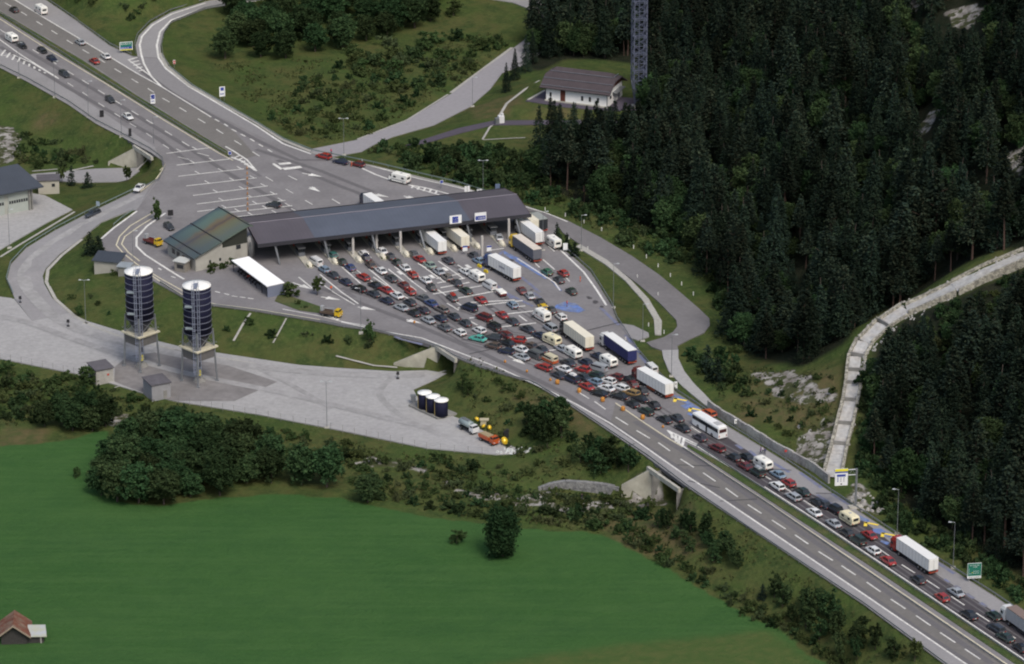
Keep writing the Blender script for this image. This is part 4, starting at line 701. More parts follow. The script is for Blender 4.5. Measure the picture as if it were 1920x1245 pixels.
off = empty('office_building', (e1.x, e1.y, 0), ang(bx), 'office building with a rust-streaked green metal roof at the canopy end', 'office building'); SP = (r1-e1).dot(by)
def lw(*p): return tuple(p)
b_ = MB(); b_.prism([(.7, .9), (BL-.8, .9), (BL-.8, SP-.3), (.7, SP-.3)], -1, 3.6); b_.build('wall', WALLG, off)
sl = 6/SP
for xx in (.72, BL-1.0):
    b_ = MB(); b_.add([(xx, .9, 3.6), (xx+.2, .9, 3.6), (xx, 9.0, 3.6), (xx+.2, 9.0, 3.6), (xx, .9, 4.1), (xx+.2, .9, 4.1), (xx, 9, 4+9*sl-.4), (xx+.2, 9, 4+9*sl-.4)], [(0, 1, 5, 4), (2, 6, 7, 3), (0, 4, 6, 2), (1, 3, 7, 5), (4, 5, 7, 6)]); b_.build('gable_wall', WALLG, off)
    b_ = MB(); b_.add([(xx-.03, 9.0, 5.0), (xx+.26, 9.0, 5.0), (xx-.03, SP-.3, 5.0), (xx+.26, SP-.3, 5.0), (xx-.03, 9, 4+9*sl-.4), (xx+.26, 9, 4+9*sl-.4), (xx-.03, SP-.3, 9.6), (xx+.26, SP-.3, 9.6)], [(0, 2, 3, 1), (2, 6, 7, 3), (0, 4, 6, 2), (1, 3, 7, 5), (4, 5, 7, 6), (0, 1, 5, 4)]); b_.build('gable_cladding', mat('dark_boards', (.030, .033, .026), .7), off)
    b_ = MB(); b_.box((xx+.1, (9+SP-.3)/2, 4.3), (.2, SP-9.3, 1.4)); b_.build('gable_wall', WALLG, off)
b_ = MB(); b_.box(((BL)/2, SP-.4, 6.5), (BL-1.6, .2, 6)); b_.build('rear_wall', WALLG, off)
b_ = MB(); b_.loft([[(xx, 0, 4.0), (xx, SP, 10.0), (xx, SP+1.2, 9.6), (xx, SP+1.2, 9.35), (xx, SP, 9.7), (xx, 0, 3.75)] for xx in (0, BL)]); b_.build('roof', patina(), off)
for f in (.5, .12): b_ = MB(); b_.box((BL/2, SP*f, 4+6*f+.08), (BL+.1, .28, .2)); b_.build('roof_seam', FASC, off)
b_ = MB(); b_.bar((0, SP, 10.05), (BL, SP, 10.05), .15); b_.build('ridge_cap', FASC, off); b_ = MB(); b_.box((BL/2, -.02, 3.85), (BL, .12, .3)); b_.build('gutter', FASC, off)
b_ = MB(); b_.prism([(-2.6, 6.5), (0, 6.5), (0, 10.2), (-2.6, 10.2)], -.1, 3.6); b_.build('annex', WALLG, off); b_ = MB(); b_.loft([[(-3.2, 6, 3.8), (-3.2, 10.8, 4.6), (-3.2, 10.8, 4.4), (-3.2, 6, 3.6)], [(.4, 6, 5.6), (.4, 10.8, 7.3), (.4, 10.8, 7.1), (.4, 6, 5.4)]]); b_.build('annex_roof', SLATE, off)
for y in (5.2, 8.2): b_ = MB(); b_.box((BL-.82, y, 1.9), (.12, .6, .8)); b_.build('window', WIN, off)
b_ = MB(); b_.box((BL-.82, SP-3, 4.3), (.12, 1.4, 1.2)); b_.build('window', WIN, off)
for x in (4, 6.5, 12): b_ = MB(); b_.box((x, .86, 1.9), (1.6, .12, 1.3)); b_.build('window', WIN, off)
b_ = MB(); b_.box((9.5, .86, 1.2), (1.1, .12, 2.4)); b_.build('door', WOOD, off)
# white telecom dome / tank between office and canopy
p = P(470, 480); tk = empty('storage_tank', p, 0, 'pale upright tank between the office gable and the canopy', 'tank'); b_ = MB(); b_.loft([[(r_*math.cos(t), r_*math.sin(t), z) for t in np.linspace(0, 2*math.pi, 15)[:-1]] for r_, z in ((1.1, 0), (1.1, 4.4), (.8, 5.3), (.3, 5.7))], smooth=True); b_.build('shell', mat('pale_tank', (.42, .42, .42), .5), tk); b_ = MB(); b_.box((0, -1.2, 2.2), (.5, .15, 4.4)); b_.build('ladder', STEEL, tk)
# kiosk by the office, grey-roofed kiosks, yard huts
def hut(name, px, py, rz, sx, sy, h_, wallm, roofm, lab, z=None, slope=.35, door=True, over=.35, cat='hut', win=None, winm=None):
    p = G(px, py) if z is None else P(px, py, z); u = Vector((math.cos(rz), math.sin(rz), 0)); v = Vector((-u.y, u.x, 0)); p = p+v*sy/2
    h = empty(name, p, rz, lab, cat); b_ = MB(); b_.box((0, 0, h_/2-.4), (sx, sy, h_+.8)); b_.build('wall', wallm, h)
    b_ = MB(); x0, y0 = sx/2+over, sy/2+over; b_.add([(-x0, -y0, h_), (x0, -y0, h_), (x0, y0, h_+slope), (-x0, y0, h_+slope), (-x0, -y0, h_+.22), (x0, -y0, h_+.22), (x0, y0, h_+slope+.22), (-x0, y0, h_+slope+.22)], [(0, 3, 2, 1), (4, 5, 6, 7), (0, 1, 5, 4), (1, 2, 6, 5), (2, 3, 7, 6), (3, 0, 4, 7)]); b_.build('roof', roofm, h)
    if door: b_ = MB(); b_.box((sx*.2, -sy/2-.03, 1.05), (.9, .1, 2.1)); b_.build('door', DARKC, h)
    if win: b_ = MB(); b_.box((win[0], -sy/2-.03, win[1]), (win[2], .1, win[3])); b_.build('window', winm or WIN, h)
    return h
hut('kiosk', 337, 511, R(-28), 3.2, 2.8, 2.9, mat('kiosk_concrete', (.24, .22, .19), .9, n1=.1, s1=.6), mat('kiosk_roof', (.46, .47, .44), .7, n1=.1, s1=.5), 'small white-roofed kiosk in front of the office gable', door=False, win=(.2, 1.7, 2.0, 1.0), slope=.1)
hut('kiosk', 200, 512, R(-14), 6.8, 4.6, 3.2, mat('kiosk_beige', (.33, .32, .28), .9, n1=.1, s1=.6), SLATE, 'larger grey-roofed kiosk on the lawn left of the first silo', door=False, slope=.8, over=.5)
hut('kiosk', 232, 518, R(-14), 3.0, 2.6, 2.5, mat('kiosk_dark', (.2, .2, .18), .9, n1=.1, s1=.6), mat('pale_grey_roof', (.25, .28, .30), .6, n1=.1, s1=.5), 'smaller pale-roofed kiosk just behind the first silo top', door=True, slope=.2)
PLAST = mat('hut_render', (.34, .33, .30), .9, n1=.15, s1=.5, n2=.1, s2=2, world=False); ROOFD = mat('hut_felt', (.10, .095, .105), .85, n1=.2, s1=.5)
hut('pump_hut', 197, 718, R(28), 4.6, 5.2, 3.6, PLAST, ROOFD, 'grey hut below the left silo with a red mark on its wall', z=-6, slope=.25, over=.25, door=False, win=(.9, 2.1, .5, .5), winm=mat('red_box', (.45, .06, .04), .5)); hut('pump_hut', 303, 748, R(28), 5.0, 5.4, 3.9, mat('hut_render_grey', (.27, .27, .28), .9, n1=.15, s1=.5, world=False), ROOFD, 'grey hut between the two silos at the yard edge', z=-6, slope=.25, over=.25)
hut('annex_hut', 92, 364, R(8), 5.8, 4.0, 4.0, mat('annex_beige', (.40, .38, .32), .9, n1=.1, s1=.4), ROOFD, 'beige flat-roofed hut beside the large garage', slope=.2, door=False, win=(1.3, 2.6, .9, .9))
# large garage at the left frame edge
ga, gb_ = P(0, 365, 2), P(82, 349, 2); gx = (gb_-ga).normalized(); gy = Vector((-gx.y, gx.x, 0)); ga = ga-gx*26; GL = (gb_-ga).length; gar = empty('garage', (ga.x, ga.y, -4.7), ang(gx), 'large garage with a blue-green roof and a strip-windowed door at left', 'garage'); rp = P(33, 307, 6.3)-ga; rx, ry = rp.dot(gx), rp.dot(gy)
b_ = MB(); b_.prism([(1, 1.6), (GL-3, 1.6), (GL-3, 2*ry-1.6), (1, 2*ry-1.6)], -.5, 6.6); b_.build('wall', mat('garage_wall', (.34, .35, .31), .85, n1=.08, s1=.5, world=False), gar)
b_ = MB(); z0, z1 = 6.7, 11.0; b_.add([(0, 0, z0), (GL, 0, z0), (rx, ry, z1), (-1, ry, z1), (0, 2*ry, z0), (GL, 2*ry, z0), (0, 0, z0-.35), (GL, 0, z0-.35), (0, 2*ry, z0-.35), (GL, 2*ry, z0-.35)], [(0, 1, 2, 3), (1, 5, 2), (5, 4, 3, 2), (0, 3, 4), (0, 6, 7, 1), (1, 7, 9, 5), (6, 8, 9, 7), (5, 9, 8, 4)]); b_.build('roof', SLATE, gar)
for k in range(3):
    xx = GL-3-4.2-k*7.2; b_ = MB(); b_.box((xx, 1.52, 2.9), (6.0, .16, 5.8)); gdo = b_.build('garage_door', mat('door_pale_green', (.34, .37, .34), .6, n1=.05, s1=1, world=False), gar)
    b_ = MB()
    for j in range(8): b_ = MB(); b_.box((xx-2.5+j*.72, 1.41, 3.3), (.52, .1, .85)); b_.build('window', WIN, gdo)
for xx in (GL-3.2, GL-4.0): b_ = MB(); b_.box((xx, 1.2, 3.1), (.35, .6, 6.6)); b_.build('pillar', DARKC, gar)
# bright-roofed parking shelter
s0, s1_, s2_, s3_ = P(434, 489, 3), P(469, 488, 3), P(534, 531, 3), P(507, 543, 3); shx = ((s3_-s0).normalized()); shy = Vector((-shx.y, shx.x, 0)); SL = ((s3_-s0).length+(s2_-s1_).length)/2; SW = 5.0
sh = empty('parking_shelter', (s0.x, s0.y, 0), ang(shx), 'open parking shelter with a brilliant white flat roof', 'shelter'); b_ = MB(); b_.add([(0, 0, 3), (SL, 0, 3), (SL, SW, 3.15), (0, SW, 3.15), (0, 0, 3.22), (SL, 0, 3.22), (SL, SW, 3.37), (0, SW, 3.37)], [(0, 3, 2, 1), (4, 5, 6, 7), (0, 1, 5, 4), (1, 2, 6, 5), (2, 3, 7, 6), (3, 0, 4, 7)]); b_.build('roof', mat('brilliant_white', (.90, .90, .88), .9), sh)
for k in range(7):
    for y in (.4, SW-.3): b_ = MB(); b_.box((.4+k*(SL-.8)/6, y, 1.5), (.14, .14, 3)); b_.build('post', FASC, sh)
b_ = MB(); b_.box((SL-.1, SW/2, 1.5), (.15, SW-.4, 3)); b_.build('end_wall', mat('blue_grey_panel', (.16, .18, .24), .6), sh); b_ = MB(); b_.box((SL/2, SW-.1, 1.2), (SL-.4, .12, 2.4)); b_.build('back_wall', FASC, sh)
CRATES = [mat('crate_red', (.35, .05, .03), .6), mat('crate_grey', (.3, .3, .3), .6), mat('crate_green', (.06, .12, .08), .6)]
for k in range(7):
    q = s0+shx*(1.6+k*1.75)+shy*1.8; mo = empty('parked_scooter', (q.x, q.y, 0), ang(shx)+R(80), 'dark parked scooter in the shade of the white-roofed shelter', 'scooter', 'scooters under the shelter'); b_ = MB(); b_.box((0, 0, .75), (1.1, .42, .5), taper=.7); b_.box((.55, 0, .95), (.12, .5, .5)); b_.build('body', CRATES[0] if k == 3 else BLACK, mo); b_ = MB()
    for xx in (-.55, .6): b_.bar((xx, -.08, .3), (xx, .08, .3), .3, n=10)
    b_.build('wheels', BLACK, mo)
# the white house by the wood
hf, hr, hb = P(1024, 188, 3), P(1139, 202, 3), P(1189, 181, 3); hx = (hr-hf).normalized(); hy = Vector((-hx.y, hx.x, 0)); HLn = (hr-hf).length; HW = 12.5
ho = empty('white_house', (hf.x, hf.y, 3), ang(hx), 'white house with a brown half-hipped roof at the wood edge', 'house'); b_ = MB(); b_.prism([(0, 0), (HLn, 0), (HLn, HW), (0, HW)], -.8, 4.6); b_.build('wall', WALLW, ho)
RZ, EZ = 8.6, 4.3; o_ = 1.5
for xx in (0, HLn-.3): b_ = MB(); b_.add([(xx, 0, 4.6), (xx+.3, 0, 4.6), (xx, HW, 4.6), (xx+.3, HW, 4.6), (xx, HW*.35, 7.1), (xx+.3, HW*.35, 7.1), (xx, HW*.65, 7.1), (xx+.3, HW*.65, 7.1)], [(0, 4, 6, 2), (1, 3, 7, 5), (0, 1, 5, 4), (2, 6, 7, 3), (4, 5, 7, 6)]); b_.build('gable_cladding', WOOD, ho)
b_ = MB(); ya, yb, ym_ = -o_, HW+o_, HW/2; x0, x1 = -1.6, HLn+1.2; hh = 2.6; fr = .42
def rp_(x, f, s): return (x, ym_+s*(ym_+o_)*(1-f), EZ+(RZ-EZ)*f)
vs = [rp_(x0, 0, -1), rp_(x1, 0, -1), rp_(x1, .62, -1), rp_(x1-hh, 1, -1), rp_(x0+hh, 1, -1), rp_(x0, .62, -1), rp_(x0, 0, 1), rp_(x1, 0, 1), rp_(x1, .62, 1), rp_(x0, .62, 1)]
b_.add(vs, [(0, 1, 2, 3, 4, 5), (7, 6, 9, 4, 3, 8), (2, 8, 3), (9, 5, 4)]); o = b_.build('roof', BROWNR, ho); sm = o.modifiers.new('solid', 'SOLIDIFY'); sm.thickness = .3; sm.offset = -1
for f in (.12, .45, .78):
    b_ = MB(); a_ = (x0+.2+(hh*max(0, (f-.62)/.38)), *rp_(0, f, -1)[1:]); c_ = (x1-.2-(hh*max(0, (f-.62)/.38)), *rp_(0, f, -1)[1:]); b_.bar((a_[0], a_[1]-.1, a_[2]+.14), (c_[0], c_[1]-.1, c_[2]+.14), .13, n=5); b_.build('snow_guard', FASC2, ho)
b_ = MB(); b_.bar((x1-.9, 4.2, 7.9), (x1-.9, 8.3, 7.9), .12, n=5); b_.build('snow_guard', STEEL, ho)
for x in (1.4,): b_ = MB(); b_.box((x, -.03, 2.0), (.6, .12, 1.3)); b_.build('window', WIN, ho)
for x in (11.2, 13.6, 16.1): b_ = MB(); b_.box((x, -.03, 1.9), (.65, .12, 1.4)); b_.build('window', WIN, ho)
b_ = MB(); b_.box((5.2, -.04, 1.9), (1.5, .14, 3.8)); b_.build('door', WOOD, ho); b_ = MB(); b_.box((HLn+.03, 2.6, 2.4), (.12, 1.3, .9)); b_.build('window', WIN, ho); b_ = MB(); b_.box((HLn+.03, 9.5, 1.6), (.12, 1.8, 3.2)); b_.build('side_door', mat('garage_grey', (.25, .26, .28), .6), ho); b_ = MB(); b_.box((HLn+.8, 7.5, 3.3), (1.6, 7, .2)); b_.build('porch_roof', STEEL, ho)
b_ = MB(); b_.bar((HLn-.1, -.12, 0), (HLn-.1, -.12, 4.3), .09); b_.build('downpipe', FASC, ho); b_ = MB(); b_.box((HLn/2, -.25, .1), (HLn+.6, .5, .5)); b_.build('plinth', CONCW, ho)
# small white monument / pump beside the drive
p = G(937, 232); mn = empty('pump_cabinet', p, R(20), 'small white cabinet beside the bend of the house drive', 'cabinet'); b_ = MB(); b_.box((.5, .3, 1.1), (1.6, 1.4, 2.4)); b_.build('cabinet', mat('cabinet_white', (.62, .62, .62), .6), mn); b_ = MB(); b_.box((-.9, -.2, .9), (1.1, 1.2, 2.0)); b_.build('panel', STEEL, mn); b_ = MB(); b_.box((.9, .3, 2.6), (.6, .6, .8)); b_.build('vent', MATS['cabinet_white'], mn)
# lattice mast
mp_ = G(1197, 200); ma = empty('lattice_mast', mp_, R(12), 'tall blue-grey steel lattice mast beside the white house', 'mast'); MTL = mat('mast_steel', (.135, .15, .21), .5, .3)
def hwid(z): return .8+(1.85-.8)*min(1, z/8.5)
lv = [0, 2.8, 5.6, 8.5]+[8.5+2.6*k for k in range(1, 18)]
for sx, sy in ((-1, -1), (1, -1), (1, 1), (-1, 1)):
    b_ = MB()
    for z0, z1 in zip(lv[:-1], lv[1:]): b_.bar((sx*hwid(z0), sy*hwid(z0), z0), (sx*hwid(z1), sy*hwid(z1), z1), .17, n=4)
    b_.build('leg', MTL, ma)
br = MB(); hb_ = MB()
for k, (z0, z1) in enumerate(zip(lv[:-1], lv[1:])):
    c0 = [(sx*hwid(z0), sy*hwid(z0), z0) for sx, sy in ((-1, -1), (1, -1), (1, 1), (-1, 1))]; c1 = [(sx*hwid(z1), sy*hwid(z1), z1) for sx, sy in ((-1, -1), (1, -1), (1, 1), (-1, 1))]
    for i in range(4): j = (i+1) % 4; br.bar(c0[i], c1[j], .085, n=4); br.bar(c0[j], c1[i], .085, n=4); rg = MB() if i == 0 else rg; rg.bar(c1[i], c1[j], .11, n=4)
    if k % 2: rg.box((0, 0, z1), (hwid(z1)*1.9, hwid(z1)*.7, .08))
    rg.build('platform_ring', MTL, ma)
br.build('braces', MTL, ma); b_ = MB(); b_.bar((0, 0, 0), (0, 0, 52), .16, n=6); b_.build('cable_duct', MTL, ma); b_ = MB(); b_.box((0, 0, 0), (3.4, 3.4, .8)); b_.build('footing', CONCW, ma)
# ---- silos
NAVY = mat('navy_panels', (.011, .012, .032), .75, 0, .2, n1=.2, s1=.5, world=False); HOOP = mat('hoop_grey', (.20, .21, .27), .5, .3); SILOTOP = mat('silo_lid', (.84, .83, .78), .9, n1=.05, s1=1); PLAT = mat('platform_cream', (.55, .51, .38), .7, n1=.1, s1=.8); SKIRT = mat('hopper_boards', (.13, .125, .12), .8, n1=.15, s1=2)
def ring(r, z, n=28, jit=0): return [(r*math.cos(2*math.pi*i/n), r*math.sin(2*math.pi*i/n), z) for i in range(n)]
def silo(px, py, label, side):
    s = empty('silo', P(px, py, -6), 0, label, 'silo', 'salt silos in the yard'); r = 3.45; zb, ztp = 13.0, 25.4
    b_ = MB(); b_.loft([ring(r, zb), ring(r, ztp)], smooth=True); b_.build('barrel', NAVY, s); b_ = MB()
    b_.loft([ring(r+.12, ztp-.15), ring(r+.12, ztp+.1), ring(r*.5, ztp+.35), ring(.2, ztp+.5)], smooth=True); b_.build('lid', SILOTOP, s)
    for k in range(8): b_ = MB(); z = zb+.2+k*(ztp-zb-.5)/7.5; b_.loft([ring(r+.01, z), ring(r+.1, z), ring(r+.1, z+.16), ring(r+.01, z+.16)], cap=False); b_.build('hoop', HOOP, s)
    b_ = MB(); b_.loft([ring(r*.8, zb), ring(r*.7, zb-2.0), ring(.7, zb-5.2), ring(.5, zb-9.3)], smooth=True); b_.build('hopper', mat('hopper_grey', (.05, .05, .06), .6), s)
    dia = [(-4.3, 0), (0, -4.3), (4.3, 0), (0, 4.3)]; pz = 9.0
    for k, (x, y) in enumerate(dia): b_ = MB(); b_.bar((x*1.03, y*1.03, -.1), (x*.84, y*.84, zb+1.0), .26, n=6); b_.box((x*1.03, y*1.03, .1), (.9, .9, .4)); b_.build('leg', STEEL, s)
    b_ = MB(); b_.prism(dia, pz-.25, pz+.1); b_.prism([(x*1.14, y*1.14) for x, y in dia], pz+.1, pz+.45); b_.build('platform', PLAT, s)
    for i in range(4):
        a, c = Vector((*dia[i], 0))*.98, Vector((*dia[(i+1) % 4], 0))*.98; b_ = MB(); b_.add([(a.x, a.y, pz-.27), (c.x, c.y, pz-.27), (c.x*.94, c.y*.94, pz-2.5), (a.x*.94, a.y*.94, pz-2.5)], [(0, 1, 2, 3)]); b_.build('skirt_panel', SKIRT, s)
        b_ = MB(); b_.bar((a.x*.95, a.y*.95, pz+.4), (c.x*.88, c.y*.88, zb+.2), .09, n=4); b_.bar((c.x*.95, c.y*.95, pz+.4), (a.x*.88, a.y*.88, zb+.2), .09, n=4); b_.bar((a.x*1.1, a.y*1.1, pz+1.4), (c.x*1.1, c.y*1.1, pz+1.4), .05, n=4); b_.build('brace', STEEL, s)
    lad = MB()
    for dx in (-.95, -.45, .3, .8): lad.bar((dx, -r-.28, 3.0), (dx, -r-.28, ztp+1.2), .10, n=4)
    for k in range(44): z = 3.2+k*.52; lad.bar((-.95, -r-.28, z), (-.45, -r-.28, z), .045, n=4)
    for k in range(15): z = 3.6+k*1.5; lad.bar((.3, -r-.28, z), (.8, -r-.28, z), .06, n=4)
    for k in range(12): z = 4+k*1.8; lad.loft([[(-.7+.45*math.cos(t), -r-.5+.4*math.sin(t), z+dz) for t in np.linspace(math.pi, 2*math.pi, 6)] for dz in (0, .1)], cap=False)
    lad.build('ladder_cage', mat('ladder_steel', (.30, .33, .42), .5, .4), s)
    for z in (15.3, 21.0): b_ = MB(); b_.box((-1.9, -r+.1, z), (1.8, 1.5, .14)); b_.box((-1.9, -r-.65, z+.55), (1.8, .06, .08)); b_.box((-1.9, -r-.65, z+.25), (1.8, .06, .06)); b_.build('landing', mat('landing_grating', (.24, .28, .30), .6), s)
    b_ = MB()
    for k in range(9): t = 2*math.pi*k/9; b_.bar((1.6*math.cos(t)*.5-.2, -1.6+math.sin(t)*.9, ztp+.2), (1.6*math.cos(t)*.5-.2, -1.6+math.sin(t)*.9, ztp+1.3), .05, n=4)
    b_.box((-.1, -r+1.8, ztp+.45), (.9, 3.6, .12)); b_.bar((-.5, -r+.2, ztp+1.2), (-.5, 0, ztp+1.2), .05, n=4); b_.bar((.35, -r+.2, ztp+1.2), (.35, 0, ztp+1.2), .05, n=4); b_.build('roof_walkway', MATS['ladder_steel'], s)
    b_ = MB(); b_.loft([ring(.6, 1.6, 10), ring(.6, 2.8, 10)]); b_.build('valve', mat('valve_yellow', (.55, .47, .05), .5), s); b_ = MB(); b_.loft([ring(1.7, 0), ring(1.1, .8)]); b_.build('discharge_base', DARKC, s)
silo(266, 686, 'dark blue silo on raking legs, the one further from the plaza office', 0); silo(374, 714, 'dark blue silo on raking legs standing nearer the parking shelter', 1)
for k, ((px, py), w_) in enumerate(zip(((796.5, 766), (812, 773), (827.5, 780)), ('rear left', 'middle', 'front right'))):
    s = empty('brine_tank', P(px, py-2, -5.5), 0, f'squat dark tank with a white lid, {w_} of the row of three', 'tank', 'brine tanks on the plinth'); b_ = MB(); b_.loft([ring(1.6, 0, 20), ring(1.6, 3.9, 20)], smooth=True); b_.build('shell', NAVY, s); b_ = MB(); b_.loft([ring(1.78, 3.9, 20), ring(1.78, 4.05, 20), ring(.3, 4.2, 20)], smooth=True); b_.build('lid', SILOTOP, s); b_ = MB(); b_.box((-1.62, -.35, 1.9), (.14, .3, 3.8)); b_.build('pipe', mat('ochre_pipe', (.25, .2, .08), .6), s)
p = P(775, 752, -5.5); o = MB(); o.box((0, 0, .7), (1.3, 1.0, 1.4), taper=.92); o.box((0, 0, 1.5), (1.45, 1.15, .2)); o = o.build('pump_unit', STEEL, loc=p); tag(o, 'small grey pump unit beside the rear white-lidded tank', 'pump')
# ---- field barn
bp_ = G(28, 1208); ba = empty('field_barn', bp_, R(4), 'weathered dark field barn with a rusty gable roof and a pale lean-to', 'barn'); DW = mat('weathered_boards', (.045, .042, .040), .9, n1=.25, s1=2, world=False); RUST = mat('rusty_sheet', (.15, .058, .036), .8, n1=.25, s1=.8, c2=(.19, .13, .095), s2=.5, world=False)
b_ = MB(); b_.prism([(-2.9, 0), (2.6, 0), (2.6, 6.5), (-2.9, 6.5)], -.5, 2.2); b_.add([(-2.9, 0, 2.2), (2.6, 0, 2.2), (-.2, 0, 4.3), (-2.9, 6.5, 2.2), (2.6, 6.5, 2.2), (-.2, 6.5, 4.3)], [(0, 1, 2), (3, 5, 4), (0, 2, 5, 3), (1, 4, 5, 2)]); b_.build('wall', DW, ba)
for s in (-1, 1): b_ = MB(); e = -.2+s*3.7; b_.loft([[(-.2, y, 4.55), (e, y, 1.75), (e, y, 1.95), (-.2, y, 4.75)] for y in (-.8, 7.3)]); b_.build('roof', RUST, ba); b_ = MB(); b_.loft([[(-.2, y, 4.5), (e, y, 1.7), (e, y, 2.05), (-.2, y, 4.85)] for y in (-.95, -.78)]); b_.build('barge_board', mat('pale_board', (.30, .24, .18), .8), ba)
b_ = MB(); b_.prism([(2.6, .3), (6.2, .3), (6.2, 3.6), (2.6, 3.6)], -.4, 1.55); b_.build('lean_to_wall', DW, ba); b_ = MB(); b_.add([(2.8, -.2, 1.7), (6.9, -.2, 1.6), (6.5, 3.9, 2.5), (2.7, 3.9, 2.6), (2.8, -.2, 1.82), (6.9, -.2, 1.72), (6.5, 3.9, 2.62), (2.7, 3.9, 2.72)], [(0, 3, 2, 1), (4, 5, 6, 7), (0, 1, 5, 4), (1, 2, 6, 5), (2, 3, 7, 6), (3, 0, 4, 7)]); b_.build('lean_to_roof', mat('galvanised_roof', (.50, .52, .52), .4, .3, c2=(.5, .5, .36), s2=.4), ba); b_ = MB(); b_.box((5.6, .2, .6), (.3, .2, 1.7)); b_.build('post', mat('post_grey', (.3, .29, .27), .8), ba)

# ================================================================== vehicles
RUB = mat('tyre_rubber', (.018, .018, .018), .8); RIM = mat('wheel_rim', (.30, .30, .31), .4, .6); GLS = mat('car_glass', (.022, .026, .030), .08, 0, .6); TAIL = mat('tail_lamp_red', (.30, .015, .01), .3, 0, .5); HEAD = mat('headlamp_glass', (.55, .56, .56), .2, 0, .6); TRIM = mat('bumper_plastic', (.035, .035, .037), .6); PLATE = mat('number_plate', (.55, .55, .50), .5); CHAS = mat('chassis_dark', (.03, .03, .032), .7)
COL = dict(black=(.012, .012, .014), slate=(.040, .045, .055), navy=(.016, .022, .050), blue=(.035, .060, .17), lightblue=(.20, .28, .36), silver=(.36, .38, .40), white=(.74, .74, .72), red=(.33, .026, .020), maroon=(.13, .018, .018), green=(.03, .13, .07), darkgreen=(.018, .035, .026), palegreen=(.28, .36, .30), turquoise=(.09, .42, .34), brown=(.10, .07, .055), beige=(.42, .36, .24), grey=(.11, .115, .12), purple=(.045, .035, .05), cream=(.66, .60, .42), yellow=(.70, .46, .02), orange=(.50, .09, .02), teal=(.04, .15, .13), gold=(.30, .19, .07), dust=(.16, .14, .13))
def paint(c): return mat('paint_'+c, COL[c], .28, .15, .5, coat=.5, n1=.02, s1=1)
NAME = dict(slate='dark grey', lightblue='light blue', darkgreen='dark green', palegreen='pale green', maroon='dark red', purple='dark purple-grey', dust='dusty grey')
